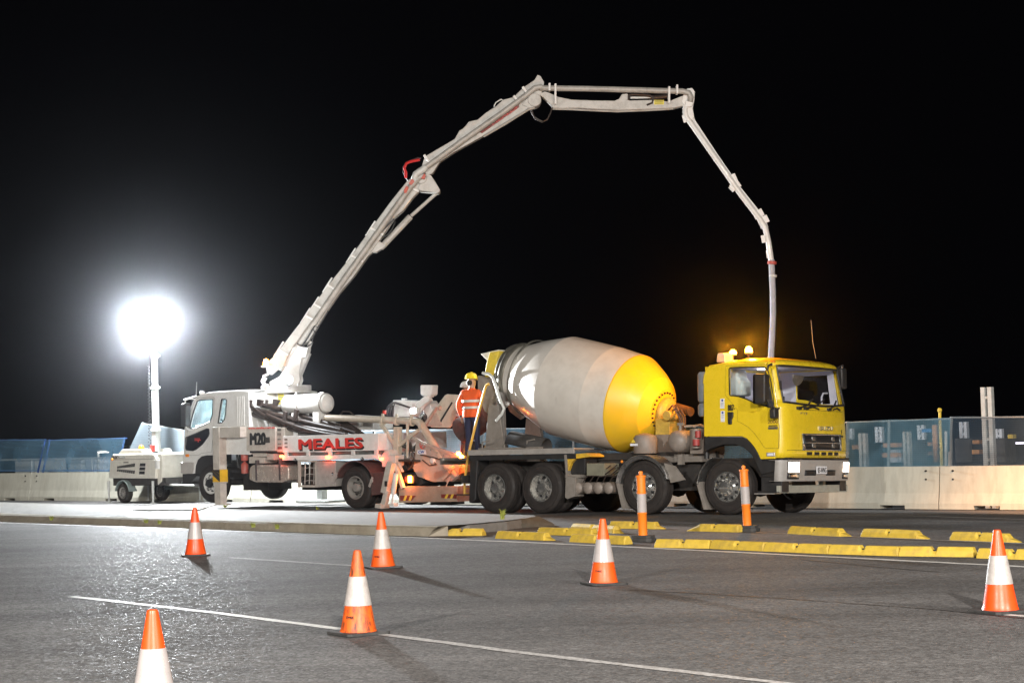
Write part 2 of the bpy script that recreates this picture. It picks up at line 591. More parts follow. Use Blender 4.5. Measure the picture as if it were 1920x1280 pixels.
interior = pm('cab_trim_grey', (0.56, 0.54, 0.62), 0.7, var=0.08)
seat_dark = pm('seat_fabric', (0.05, 0.048, 0.055), 0.9, var=0.2)
linen = pm('pale_cloth', (0.72, 0.76, 0.74), 0.8, var=0.05)
amber_off = pm('amber_lens', (0.85, 0.26, 0.02), 0.25, coat=0.5)
red_off = pm('red_lens', (0.6, 0.03, 0.02), 0.25, coat=0.5)
clearglass = glass('window_glass', (0.95, 0.97, 0.97))
filmglass = glow_film_glass('glow_film_glass', (0.50, 0.72, 0.74), 0.055)  # teal film added so the pump cab panes look bright
darkglass = pm('tinted_glass', (0.012, 0.012, 0.016), 0.06, var=0.0, coat=0.6)
mirrorglass = pm('mirror_glass', (0.75, 0.75, 0.75), 0.05, metal=1.0, var=0.0)
navy = pm('navy_twill', (0.018, 0.02, 0.05), 0.9, var=0.2, bump=0.2)
skin = pm('skin', (0.42, 0.24, 0.16), 0.55, var=0.1)
boot = pm('work_boot', (0.06, 0.04, 0.025), 0.7, var=0.2)
glove = pm('black_glove', (0.02, 0.02, 0.02), 0.8)
road_near = asphalt('near_asphalt', (0.112, 0.106, 0.102), 0.82, 0.13)
road_far = road_near
net = mesh_cloth('blue_netting', (0.17, 0.34, 0.48), 0.46, 0.04)
net_teal = mesh_cloth('teal_netting', (0.15, 0.30, 0.40), 0.60, 0.04)
net_pale = mesh_cloth('pale_blue_netting', (0.50, 0.60, 0.68), 0.6)
net_dark = mesh_cloth('dark_netting', (0.06, 0.10, 0.15), 0.50, 0.04)
lamp_amber = em('amber_lamp_glow', (1.0, 0.36, 0.03), 60)
lamp_red = em('red_lamp_glow', (1.0, 0.10, 0.02), 30)
lamp_head = em('headlamp_glow', (1.0, 0.80, 0.62), 9)
orange_scuffed = pm('scuffed_orange_plastic', (0.88, 0.125, 0.010), 0.5, var=0.1, scale=7, dirt=(0.10, 0.03, 0.015), dirt_amt=1.7, stretch=(2.2, 2.2, 0.55))
lamp_flood = em('flood_glow', (0.92, 0.97, 1.0), 400)
lamp_work = em('work_lamp_glow', (0.9, 0.96, 1.0), 60)

# ------------------------------------------------------------------ ground, road, median
PHI = 0.680678
MXO, PUO, TLO = Vector((3.902,33.851,-0.000)), Vector((-3.712,41.936,0.000)), Vector((-11.189,51.667,-0.030))
F0 = Vector((math.cos(PHI), -math.sin(PHI), 0))
L0 = Vector((math.sin(PHI), math.cos(PHI), 0))


def fall(s, v):
    """The far carriageway falls away from its crown towards the barrier, less so to the left."""
    k = min(1.0, max(0.0, (s + 24) / 22.0)); k = 0.27 + 0.73 * k * k * (3 - 2 * k)
    return -0.032 * max(0.0, min(v, 8.0)) * k


def sv(s, v, z=0.0):
    p = MXO + F0 * s + L0 * v
    return (p.x, p.y, fall(s, v) + z)


ground = MB().grid(lambda a, b: ((a - 0.5) * 3000, (b - 0.45) * 3000, -0.42), 12, 12).build(
    'ground', pm('dark_soil', (0.06, 0.05, 0.04), 0.95, var=0.3, scale=0.6, bump=0.4))
tag(ground, kind='structure')

vs_ = [-70, -55, -42, -30, -22, -16, -11, -7, -4, -2, 0, 1, 2, 3, 4, 5, 6, 7]
road = MB()
ns = 80
for j in range(len(vs_) - 1):
    road.grid(lambda a, b, j=j: sv(-100 + 170 * a, vs_[j] + (vs_[j + 1] - vs_[j]) * b), ns, 1)
road = road.build('road', road_near)
tag(road, kind='structure')


def strip(name, pts, w, mat, z=0.004, seg=18, wob=0.0):
    """A painted line along a ground polyline."""
    m = MB()
    P = [Vector((p[0], p[1], 0)) for p in pts]
    rnd = random.Random(len(name) + int(abs(P[0].x * 10)))
    n = [(P[i], P[i + 1]) for i in range(len(P) - 1)]
    for a, b in n:
        d = (b - a).normalized(); q = Vector((-d.y, d.x, 0))
        k = max(1, int((b - a).length * seg / 4))
        pr = None
        for i in range(k + 1):
            c = a + (b - a) * (i / k)
            u1 = c + q * (w / 2 * (1 + rnd.uniform(-wob, wob))); u2 = c - q * (w / 2 * (1 + rnd.uniform(-wob, wob)))

            def zz(p):
                r = p - MXO
                return fall(r.dot(F0), r.dot(L0)) + z
            cur = [(u1.x, u1.y, zz(u1)), (u2.x, u2.y, zz(u2))]
            if pr:
                m.add([pr[0], pr[1], cur[1], cur[0]], [(0, 1, 2, 3)])
            pr = cur
    o = m.build(name, mat)
    tag(o, kind='structure')
    return o


strip('edge_line', [(-14.198,42.885),(-11.316,39.820),(-6.886,35.075),(-3.793,31.712),(-1.455,29.116),(0.540,26.716),(2.353,24.461),(4.078,22.191),(5.867,19.814)], 0.13, paintline, wob=0.25)
strip('lane_line', [(-4.880,19.893),(-2.952,17.573),(-1.542,15.727)], 0.11, paintline, wob=0.15)
fadedline = pm('faded_road_paint', (0.46, 0.44, 0.42), 0.7, var=0.2, scale=14, dirt=(0.15, 0.142, 0.137), dirt_amt=1.3)
strip('lane_line', [(-1.537,15.725),(0.091,13.572),(1.730,11.605),(2.292,10.915)], 0.10, fadedline, wob=0.2)
strip('lane_line', [(-4.076,25.708),(-1.910,23.132)], 0.10, fadedline, wob=0.3)
strip('lane_line', [(3.964,15.508),(4.403,14.858)], 0.09, paintline, wob=0.2)
strip('island_line', [(3.133,28.943),(4.848,26.314),(6.961,23.462)], 0.09, fadedline, wob=0.3)
strip('barrier_edge_line', [(5.735,33.167),(6.787,31.736),(8.591,28.912)], 0.10, fadedline, wob=0.3)
crackmat = pm('bitumen_seam', (0.022, 0.02, 0.019), 0.6, var=0.2)
strip('road_seam', [(1.128,18.694),(1.683,18.203),(2.636,17.153),(3.610,15.939),(4.326,14.672)], 0.028, crackmat, wob=0.6)
tyremark = pm('tyre_mark', (0.075, 0.071, 0.068), 0.6, var=0.3, scale=3)
strip('tyre_mark', [(3.345,22.498),(4.061,20.795),(4.563,19.815)], 0.05, tyremark, wob=0.4)

# the raised median: concrete infill inside a kerb, its nose dropping to the road
MT = 0.16
near_top = [(-14.592,44.084),(-11.607,40.855),(-6.597,35.197),(-3.850,32.064),(-2.414,30.519),(-1.277,29.456)]
near_bot = [(-14.361,43.380),(-11.478,40.389),(-6.582,35.103),(-3.856,32.082),(-2.417,30.514),(-1.454,29.637)]
nose_top = [(-0.789,29.942),(-0.178,30.749),(0.370,31.959)]
nose_bot = [(-0.813,30.726),(-0.093,31.180),(0.689,31.805)]
far_top = [(0.294,32.835),(-0.693,34.131),(-3.245,36.645),(-6.781,40.660),(-10.163,44.918),(-14.156,49.843),(-18.017,54.445)]
top = near_top + nose_top + far_top
ntop = [Vector((p[0], p[1])) for p in near_top]


def inset(P, d):
    out = []
    for i, p in enumerate(P):
        a = Vector(P[max(i - 1, 0)]); b = Vector(P[min(i + 1, len(P) - 1)])
        t = (b - a).normalized()
        out.append((p[0] - t.y * d, p[1] + t.x * d))
    return out


kin = inset(near_top, 0.22)
md = MB().prism(kin[:-1] + nose_top + far_top, 0.0, MT - 0.012, 'xy')
median = md.build('median', mediancon, bevel=0.008)
tag(median, kind='structure')


def lerp2(P, t):
    d = [0]
    for i in range(len(P) - 1):
        d.append(d[-1] + (Vector(P[i + 1]) - Vector(P[i])).length)
    x = t * d[-1]
    for i in range(len(P) - 1):
        if x <= d[i + 1] + 1e-9:
            k = (x - d[i]) / (d[i + 1] - d[i])
            return Vector(P[i]) * (1 - k) + Vector(P[i + 1]) * k
    return Vector(P[-1])


NK = 13
for i in range(NK):
    m = MB()
    rows = []
    for k in range(5):
        t = (i + 0.003 + (k / 4) * 0.994) / NK
        a, b, c = lerp2(kin, t), lerp2(near_top, t), lerp2(near_bot, t)
        b2 = b * 0.8 + a * 0.2; b3 = b * 0.62 + c * 0.38
        rows.append([(a.x, a.y, 0), (a.x, a.y, MT), (b2.x, b2.y, MT), (b3.x, b3.y, MT * 0.82), (c.x, c.y, 0.025), (c.x, c.y, 0)])
    vsx = [p for r in rows for p in r]
    fsx = []
    for k in range(4):
        for j in range(6):
            fsx.append((k * 6 + j, k * 6 + (j + 1) % 6, (k + 1) * 6 + (j + 1) % 6, (k + 1) * 6 + j))
    fsx += [tuple(range(6)), tuple(range(24, 30))]
    m.add(vsx, fsx).build('kerb_section', kerbcon, median)
# broken nose of the island
m = MB()
P0 = [near_top[-1]] + nose_top
P1 = [near_bot[-1]] + nose_bot
rnd = random.Random(3)
NN = 18
a_ = [lerp2(P0, i / NN) for i in range(NN + 1)]
b_ = [lerp2(P1, i / NN) for i in range(NN + 1)]
vsx = []
for i in range(NN + 1):
    for j in range(5):
        t = j / 4
        q = a_[i] * (1 - t) + b_[i] * t
        vsx.append((q.x + rnd.uniform(-.012, .012), q.y + rnd.uniform(-.012, .012), (MT + 0.004) * (1 - t) ** 0.8 + rnd.uniform(-.008, .006) * (0 < j < 4) + 0.002))
fsx = [(i * 5 + j, i * 5 + j + 1, (i + 1) * 5 + j + 1, (i + 1) * 5 + j) for i in range(NN) for j in range(4)]
m.add(vsx, fsx, True).build('kerb_nose', pm('shaded_nose_concrete', (0.10, 0.085, 0.065), 0.95, var=0.35, scale=6, bump=0.5, bscale=30), median)  # dark brown holds the shade on this face in its colour
# pale steel plate lying on the median
pl = [(-8.588,40.630),(-8.366,42.667),(-6.962,42.122),(-6.913,39.498)]
o = MB().prism(pl, MT + 0.001, MT + 0.025, 'xy').build('steel_plate', galv, bevel=0.003)
tag(o, 'pale flat steel plate lying on the median beside the light tower', 'plate')


# weeds in the kerb
weedm = pm('weed_leaf', (0.34, 0.37, 0.07), 0.7, var=0.25, scale=20)


def weed(p, n, h, sp, label, seed):
    rnd = random.Random(seed)
    m = MB()
    for i in range(n):
        a = rnd.uniform(0, 2 * PI); l = h * rnd.uniform(0.5, 1.1); out = sp * rnd.uniform(0.2, 1.0)
        w = rnd.uniform(0.004, 0.009)
        d = Vector((math.cos(a), math.sin(a), 0)); q = Vector((-d.y, d.x, 0))
        b = Vector((rnd.uniform(-.03, .03), rnd.uniform(-.02, .02), 0))
        pts = [b + d * (out * t * t) + Vector((0, 0, l * (1 - (1 - t) ** 1.6))) for t in (0, .35, .7, 1)]
        ws = [w, w * 1.1, w * .8, 0.001]
        vv = []
        for c, ww in zip(pts, ws):
            vv += [c - q * ww, c + q * ww]
        m.add(vv, [(0, 1, 3, 2), (2, 3, 5, 4), (4, 5, 7, 6)], True)
    o = m.build('weed', weedm)
    o.location = p
    tag(o, label, 'weed', 'weeds growing along the median kerb')


for k, (p, n, h, sp, lab) in enumerate([
    ((-0.254,31.359,0.160), 46, 0.17, 0.12, 'tallest tuft of green weeds on the broken nose of the median'),
    ((-7.198,35.305,0.100), 40, 0.08, 0.14, 'spreading weed on the kerb, first left of the far left cone'),
    ((-6.860,34.901,0.090), 40, 0.08, 0.10, 'small round weed on the kerb close beside the far left cone'),
    ((-9.694,37.865,0.100), 44, 0.09, 0.11, 'yellowish weed on the kerb in front of the light tower, farthest left'),
    ((-5.810,34.490,0.030), 30, 0.05, 0.10, 'low flat weed at the foot of the kerb just right of the far left cone'),
    ((-4.659,32.124,0.110), 44, 0.09, 0.11, 'weed tuft on the kerb in front of the fuel tank, left of a pair'),
    ((-4.154,31.507,0.100), 44, 0.09, 0.10, 'weed tuft on the kerb in front of the tool cabinet, right of a pair'),
    ((-6.512,40.615,0.160), 40, 0.07, 0.20, 'flat weed at the foot of the front outrigger leg'),
    ((-4.143,37.886,0.160), 16, 0.08, 0.05, 'tiny bright weed on the far edge of the median below the tool cabinet'),
    ((0.375,31.982,0.000), 26, 0.05, 0.08, 'low weed in the dirt behind the yellow kerb blocks'),
]):
    weed(p, n, h, sp, lab, k + 1)

# ------------------------------------------------------------------ concrete barrier, one thing for each section
BV, BZ = 5.05, 0.86


def bz(s):
    k = min(1.0, max(0.0, (s + 28) / 30.0))
    return -0.045 - 0.105 * k


def bv(s):
    return 5.10 + (3.3 - s) * 0.024


PROF = [(0.0, 0.0), (0.0, 0.12), (0.05, 0.32), (0.12, BZ), (0.40, BZ), (0.47, 0.32), (0.52, 0.12), (0.52, 0.0)]


def barrier(s0, s1, label):
    m = MB()
    slots = [(s0 + 0.76, s0 + 1.32), (s1 - 1.32, s1 - 0.76)]
    cuts = [s0 + 0.012, slots[0][0], slots[0][1], slots[1][0], slots[1][1], s1 - 0.012]
    for i in range(5):
        a, b = cuts[i], cuts[i + 1]
        low = 0.075 if i in (1, 3) else 0.0
        pr = [(v, max(z, low)) for v, z in PROF]
        if i in (1, 3):
            pr = [(0.0, low), (0.0, 0.12)] + PROF[2:6] + [(0.52, 0.12), (0.52, low)]
        vv = []
        for s in (a, b):
            o = MXO + F0 * s + L0 * bv(s)
            for v, z in pr:
                q = o + L0 * v
                vv.append((q.x, q.y, bz(s) + z))
        n = len(pr)
        m.add(vv, [(j, (j + 1) % n, (j + 1) % n + n, j + n) for j in range(n)] + [tuple(range(n)), tuple(range(2 * n - 1, n - 1, -1))])
    o = m.build('concrete_barrier', concrete)
    tag(o, label, 'barrier', 'concrete barrier sections along the far carriageway')
    for sb in (s0 + 0.3, s1 - 0.3):                     # bolt sockets near the joints
        h = MB()
        for z in (0.60, 0.77):
            c = MXO + F0 * sb + L0 * (bv(sb) + 0.07) + Vector((0, 0, bz(sb) + z))
            h.cyl(c, c + L0 * 0.05, 0.02, 8)
        h.build('bolt_socket', ink, o)
    return o


J = 1.77
labs = ['concrete barrier section at the right edge, lit orange, right of the joint',
        'pale concrete barrier section just right of the yellow cab, left of the joint',
        'concrete barrier section hidden mostly behind the yellow cab and its front wheels',
        'concrete barrier section behind the mixer truck, seen under its rear axles',
        'concrete barrier section between the two trucks, seen under the pump truck tail',
        'bright floodlit concrete barrier section seen under the pump truck fuel tank',
        'bright floodlit concrete barrier section behind the light tower trailer',
        'concrete barrier section left of the light tower trailer, at the left edge']
barrier(J, J + 5.2, labs[0])
for i in range(7):
    barrier(J - 5.2 * (i + 1), J - 5.2 * i, labs[i + 1])

# ------------------------------------------------------------------ netting screens standing on the barrier
MF = frame(MXO, PHI, 0.0)


def screen(pts, label, mat, posts, post_mat=None, v=5.34):
    root = empty('netting_screen', MF)
    tag(root, label, 'screen', 'blue netting screens on the barrier')
    vv, n = [], 9
    (a, b, c, d) = [Vector(p) for p in pts]      # top left, top right, bottom right, bottom left

    rnd = random.Random(int(a.x * 100))
    ph = rnd.uniform(0, 6)

    def fn(i, j):
        t = a * (1 - i) + b * i; bo = d * (1 - i) + c * i
        q = bo * (1 - j) + t * j
        L = (b - a).length
        sag = 0.02 * math.sin(i * L * 5 + ph) * (1 if j > .9 else .6)
        return (q.x, v + 0.025 * math.sin(i * L * 2.1 + j * 2 + ph) + 0.012 * math.sin(i * L * 6 - j * 4), q.y + sag * (0.4 if 0 < i < 1 else 0))
    L = int((b - a).length * 4) + 4
    MB().grid(fn, L, 8).build('netting', mat, root)
    fr = MB()
    fr.tube([(d.x, v + 0.06, d.y + 0.03), (c.x, v + 0.06, c.y + 0.03)], 0.016, 8)
    fr.tube([(a.x, v + 0.06, a.y - 0.02), (b.x, v + 0.06, b.y - 0.02)], 0.016, 8)
    fr.build('rail', post_mat or galv, root)
    for t in posts:
        p, q = d * (1 - t) + c * t, a * (1 - t) + b * t
        MB().bar((p.x, v + 0.075, p.y - 0.02), (q.x, v + 0.075, q.y), 0.05, 0.035, up=(0, 1, 0)).build('post', post_mat or galv, root)
    return root


bluesteel = pm('blue_painted_steel', (0.04, 0.10, 0.34), 0.5)
screen([(-34.457,1.952),(-28.863,1.858),(-29.272,0.846),(-34.481,0.892)], 'dark blue netting screen on the barrier at the left edge', net, (0.3, 0.985), bluesteel, v=6.1)
screen([(-28.648,1.839),(-24.818,1.826),(-25.220,0.814),(-29.026,0.847)], 'blue netting screen on the barrier left of the light tower, between the blue posts', net, (0.02, 0.97), bluesteel, v=6.0)
screen([(-24.032,2.252),(-22.113,1.987),(-22.149,0.788),(-25.082,0.814)], 'pale tilted netting screen with a peak behind the light tower mast', net_pale, (0.01,), v=5.95)
screen([(-21.950,2.000),(-19.202,1.832),(-19.235,0.766),(-21.986,0.791)], 'pale netting screen behind the white cab of the pump truck', net_pale, (0.5,), v=5.85)
screen([(-19.104,1.831),(-14.468,1.812),(-14.505,0.726),(-19.138,0.767)], 'pale netting screen behind the pump truck tray', net_pale, (0.0, 0.5, 1.0), v=5.8)
screen([(-14.335,1.810),(-10.653,1.764),(-10.692,0.696),(-14.373,0.729)], 'netting screen behind the worker and the concrete hopper', net_pale, (0.5, 1.0), v=5.7)
screen([(-10.492,1.763),(-5.056,1.707),(-5.098,0.676),(-10.530,0.726)], 'netting screen behind the mixer drum', net, (0.5, 1.0), v=5.55)
screen([(-4.925,1.706),(-0.399,1.672),(-0.442,0.661),(-4.965,0.705)], 'netting screen hidden behind the yellow cab', net, (0.5, 1.0), v=5.4)
screen([(-0.341,1.671),(2.019,1.685),(1.927,0.673),(-0.383,0.674)], 'long teal netting screen right of the yellow cab, in front of the orange timbers', net_teal, (0.4,), galv, v=5.34)
screen([(2.016,1.707),(4.345,1.662),(4.300,0.661),(1.923,0.674)], 'dark netting screen at the right edge of the picture', net_dark, (0.0,), galv, v=5.30)

# ------------------------------------------------------------------ traffic cones


def cone(p, rot, label, clean=False, new=False, tilt=0.0, H=0.70, stamp=False, scuffed=False):
    root = empty('traffic_cone', Matrix.Translation(p) @ Matrix.Rotation(R(rot), 4, 'Z') @ Matrix.Rotation(R(tilt), 4, 'Y'))
    tag(root, label, 'traffic cone', 'orange and white traffic cones on the road')
    w, c = 0.205, 0.03
    b = MB().prism([(-w + c, -w), (w - c, -w), (w, -w + c), (w, w - c), (w - c, w), (-w + c, w), (-w, w - c), (-w, -w + c)], 0.0, 0.026, 'xy')
    b.build('base', rubber_base, root, bevel=0.006)

    def rad(z):
        return 0.150 - (0.150 - 0.034) * (z - 0.03) / (H - 0.05)
    body = orange_scuffed if scuffed else (orange_new if new else orange)
    pr = [(0.156, 0.026), (0.153, 0.034), (rad(0.045), 0.048)]
    for z in (0.1, 0.2, 0.3, 0.4, 0.5, 0.6, H - 0.03, H - 0.012):
        pr.append((rad(z), z))
    pr += [(0.030, H - 0.004), (0.024, H), (0.018, H - 0.002), (0.016, H - 0.05)]
    MB().lathe(pr, (0, 0, 0), (0, 0, 1), 40).build('body', body, root)
    z0, z1 = H * 0.345, H * 0.69
    MB().lathe([(rad(z0) - .001, z0), (rad(z0) + .004, z0 + .001), (rad(z1) + .004, z1 - .001), (rad(z1) - .001, z1)], (0, 0, 0), (0, 0, 1), 40).build(
        'reflective_sleeve', reflect_clean if clean else reflect, root)
    if stamp:
        t = text('TMSS', 'stencil', ink, root, (0, 0, 0), 0.075, 0.02, depth=0.001, bold=0.02)
        ang = R(-118 - rot); zc = 0.14
        rr = rad(zc) + 0.002
        t.matrix_local = Matrix.Rotation(ang + PI / 2, 4, 'Z') @ Matrix.Translation((-0.037, -rr - 0.003, zc)) @ Matrix.Rotation(R(-9.5), 4, 'X')
    return root


cone((-1.358,15.306,0.000), 34, 'scuffed cone standing on the painted lane line, its white sleeve grimy', stamp=True, scuffed=True, tilt=0.6)
cone((-4.674,26.407,0.000), 12, 'small far left cone, clean, with a sharp dark shadow before it', clean=True, new=True)
cone((-1.701,22.870,0.000), 22, 'cone standing below the pump truck rear outrigger', stamp=True, tilt=-0.8)
cone((0.905,19.489,0.000), 20, 'cone in the middle of the road in front of the mixer rear wheels', clean=True, stamp=True, tilt=1.0)
cone((4.096,15.561,0.000), 26, 'cone at the right edge of the picture, red-orange with a grimy sleeve', clean=False, new=True)
cone((-2.097,10.416,0.000), 20, 'nearest cone, cut off by the bottom edge of the picture', clean=True, new=True, H=0.70)


# ------------------------------------------------------------------ orange posts on rubber feet
post_orange = pm('post_orange_plastic', (0.95, 0.235, 0.018), 0.38, var=0.05, scale=8, dirt=(0.5, 0.14, 0.04), dirt_amt=0.25)


def bollard(p, label, H=1.03, tilt=0.0, rot=0.0):
    root = empty('lane_post', Matrix.Translation(p) @ Matrix.Rotation(-rot, 4, 'Z') @ Matrix.Rotation(R(tilt), 4, 'Y'))
    tag(root, label, 'post', 'orange flexible lane posts among the yellow kerb blocks')
    hexa = scallop([(-.19, -.10), (.19, -.10), (.19, .10), (-.19, .10)])
    MB().prism(hexa, 0, 0.055, 'xy').prism([(x * .9, y * .9) for x, y in hexa], 0.055, 0.095, 'xy').build('rubber_foot', rubber_base, root, bevel=0.006)
    pr = [(0.052, 0.09), (0.052, 0.40), (0.055, 0.405), (0.055, 0.42), (0.051, 0.425), (0.050, 0.70), (0.055, 0.705), (0.055, 0.72), (0.0505, 0.725), (0.0505, H - 0.095),
          (0.059, H - 0.09), (0.059, H - 0.07), (0.05, H - 0.062), (0.022, H - 0.058), (0.020, H - 0.045), (0.024, H - 0.035), (0.026, H - 0.02), (0.02, H - 0.005), (0, H)]
    pr = [(r * 1.28, z) for r, z in pr]
    MB().lathe(pr, (0, 0, 0), (0, 0, 1), 28).build('tube', post_orange, root)
    MB().lathe([(0.065, 0.428), (0.0685, 0.43), (0.0675, 0.695), (0.064, 0.697)], (0, 0, 0), (0, 0, 1), 28).build('reflective_sleeve', reflect_clean, root)
    return root


bollard((1.832,26.614,0.000), 'orange lane post with a white sleeve in front of the mixer second front wheel', tilt=-0.3, rot=PHI)
bollard((3.588,28.392,0.000), 'orange lane post with a white sleeve in front of the yellow cab step', tilt=-2.0, rot=PHI)


# ------------------------------------------------------------------ yellow rubber kerb blocks
def kerb_block(a, b, label, kind='square', w=0.17, h=0.115, i=0):
    a, b = Vector(a), Vector(b)
    a.z = b.z = 0.0
    L = (b - a).length
    d = (b - a) / L
    M = Matrix.Identity(4)
    q = Vector((-d.y, d.x, 0))
    for k in range(3):
        M[k][0], M[k][1], M[k][2], M[k][3] = d[k], q[k], (0, 0, 1)[k], a[k]
    root = empty('kerb_block', M)
    tag(root, label, 'kerb block', 'yellow rubber kerb blocks on the road')
    rnd = random.Random(i)
    c = L * (0.5 + rnd.uniform(-.03, .03))
    sl = 0.03
    lo, ro = (0.26, 0.03) if kind == 'ramp_left' else (0.02, 0.02)
    if kind == 'ramp_right':
        lo, ro = 0.03, 0.05
    top = [(lo, h), (c - 0.055, h), (c - 0.02, h - 0.05), (c + 0.02, h - 0.05), (c + 0.045, h), (L - ro, h)]
    # profile across: near foot, near shoulder, far shoulder, far foot
    xs = [(0.0 if kind != 'ramp_left' else 0.0, 0.012 if kind == 'ramp_left' else h * 0.55)] + [(lo, h)] + top[1:5] + [(L - ro, h), (L, h * 0.55)]
    vv, n = [], len(xs)
    for x, z in xs:
        jz = rnd.uniform(-.003, .003)
        vv += [(x, 0, 0), (x, 0.012, max(0.01, z * 0.62)), (x, 0.045, z + jz), (x, w - 0.045, z + jz), (x, w - 0.012, max(0.01, z * 0.62)), (x, w, 0)]
    fs = []
    for k in range(n - 1):
        for j in range(5):
            fs.append((k * 6 + j, k * 6 + j + 1, (k + 1) * 6 + j + 1, (k + 1) * 6 + j))
    fs += [tuple(range(6)), tuple(range((n - 1) * 6, n * 6))]
    MB().add(vv, fs).build('block', kerb_yellow, root, bevel=0.006)
    hl = MB().cyl((c, w / 2 - .02, h - 0.06), (c, w / 2 - .02, h - 0.035), 0.022, 10)
    hl.build('bolt', ink, root)
    if kind in ('ramp_right', 'tip'):
        MB().add([(L, 0.02, 0.0), (L, 0.03, h * .45), (L, w - .03, h * .45), (L, w - 0.02, 0), (L + .16, 0.06, 0.0), (L + .15, 0.065, .012), (L + .15, w - .065, .012), (L + .16, w - .06, 0)],
                 [(0, 1, 5, 4), (1, 2, 6, 5), (2, 3, 7, 6), (4, 5, 6, 7)]).build('tongue', kerb_yellow, root)
    return root


kb = [
    ((-1.319,29.720,0.000), (-0.580,29.345,0.000), 'wedge shaped yellow block at the tip of the median kerb', 'ramp_left'),
    ((-0.356,28.499,0.000), (0.389,27.577,0.000), 'lone yellow block on the edge line right of the wedge shaped one', 'tip'),
    ((0.304,29.271,0.000), (1.140,28.325,0.000), 'dirty yellow block in the middle row behind the lone front block', 'tip'),
    ((0.872,30.156,0.000), (1.514,28.949,0.000), 'yellow block half hidden behind the middle cone tip', 'tip'),
    ((0.761,27.064,0.000), (1.518,26.068,0.000), 'yellow block right behind the middle cone, left of the first lane post', 'square'),
    ((1.524,30.466,0.000), (2.243,29.825,0.000), 'yellow block behind the first lane post, farthest back', 'tip'),
    ((2.691,29.023,0.000), (3.414,28.257,0.000), 'ramp ended yellow block touching the foot of the second lane post', 'ramp_left'),
    ((4.066,27.476,0.000), (4.668,26.472,0.000), 'rear row yellow block first to the right of the second lane post', 'ramp_right'),
    ((4.951,26.329,0.000), (5.563,25.437,0.000), 'rear row yellow block in the gap before the right edge', 'ramp_right'),
    ((5.923,25.010,0.000), (6.493,24.195,0.000), 'rear row yellow block behind the right edge cone tip', 'ramp_right'),
    ((1.882,25.240,0.000), (2.585,24.692,0.000), 'front row yellow block touching the first lane post foot', 'square'),
    ((2.592,24.689,0.000), (3.203,23.867,0.000), 'front row yellow block, second in the unbroken run', 'square'),
    ((3.209,23.864,0.000), (3.906,23.041,0.000), 'front row yellow block, middle of the unbroken run', 'square'),
    ((3.913,23.038,0.000), (4.647,22.330,0.000), 'front row yellow block, fourth in the unbroken run', 'square'),
    ((4.653,22.328,-0.000), (5.442,21.805,0.000), 'front row yellow block ending the unbroken run, with a worn end', 'square'),
    ((5.429,21.626,0.000), (6.070,21.004,0.000), 'front row yellow block behind the right edge cone', 'square'),
]
for i, (a, b, lab, kd) in enumerate(kb):
    kerb_block(a, b, lab, kd, i=i)

# ------------------------------------------------------------------ light tower trailer
TF = frame(TLO, 0.767945)
tw = empty('light_tower', TF)
tag(tw, 'cream light tower trailer with a tall mast and glaring floodlights beside the barrier', 'light tower')
# canopy body: traced side outline, 0.95 m across
side = [(-0.707,0.702),(-0.639,1.129),(-0.607,1.281),(-0.469,1.387),(1.478,1.377),(1.579,1.332),(1.627,1.227),(1.583,0.679)]
BW = 1.45
MB().prism(side, 0.02, BW, 'xz').build('canopy', cream, tw, bevel=0.03, seg=3)
hat = [(-0.491,1.380),(-0.298,1.515),(0.682,1.501),(0.783,1.380)]
MB().prism(hat, 0.2, BW - 0.25, 'xz').build('hatch', cream, tw, bevel=0.02)
# rear hood that bulges towards the drawbar
fx0 = side[5][0]
hood = [(fx0 - 0.02, side[0][1] - 0.22), (fx0 + 0.20, side[0][1] - 0.10), (fx0 + 0.25, side[0][1] + 0.35), (fx0 + 0.22, side[4][1] - 0.02), (fx0 + 0.15, side[4][1] + 0.03), (fx0 - 0.05, side[4][1])]
MB().prism(hood, 0.10, BW - 0.08, 'xz').build('hood', cream, tw, bevel=0.06, seg=3)
x0, zt, zb = side[1][0], side[4][1], side[0][1]
seam = MB().bar((x0 + 0.03, 0.012, zt - 0.15), (fx0 - 0.04, 0.012, zt - 0.15), 0.012, 0.012)
seam.build('seam', greypaint, tw)
# louvres: each dark slot its own piece
lv = []
for k in range(9):
    x = 0.0 + k
    cx = 221.5 + k * 3.75
    lv.append((cx, 875.6 - k * 0.5, 2.3, 4.0 + k * 0.3)); lv.append((cx - 0.5, 881.3 + k * 0.4, 2.3, 4.2 + k * 0.22))
for k in range(3):
    for j in range(3):
        lv.append((264.0 + k * 3.4 - j * 0.8, 871 + j * 7.3, 2.5, 5.6))
TLM = [(-0.225,0.020,1.004), (0.571,0.020,0.998), (-0.232,0.020,0.791)]
ux = (TLM[1][0] - TLM[0][0]) / 30.0
uz = (TLM[0][2] - TLM[2][2]) / 14.0
du = (TLM[1][2] - TLM[0][2]) / 30.0
for cx, cy, w, h in lv:
    px = TLM[0][0] + (cx - 221.5) * ux
    pz = TLM[0][2] - (cy - 876) * uz + (cx - 221.5) * du
    hw, hh = w * ux * 0.62, h * uz * 0.5
    MB().prism([(px - hw - .01, pz - hh), (px + hw - .01, pz - hh), (px + hw + .01, pz + hh), (px - hw + .01, pz + hh)], 0.012, 0.03, 'xz').build('louvre', ink, tw)
MB().box(TLM[0][0] + 0.28, TLM[0][0] + 0.52, 0.012, 0.03, zt - 0.25, zt - 0.215).build('door_latch', greypaint, tw)
text('PHX', 'lettering', ink, tw, (x0 + 0.1, 0.012, zt - 0.13), 0.30, 0.085, bold=0.03, shear=0.25)
text('POWER', 'lettering', steel, tw, (x0 + 0.42, 0.012, zt - 0.12), 0.36, 0.06, shear=0.1)
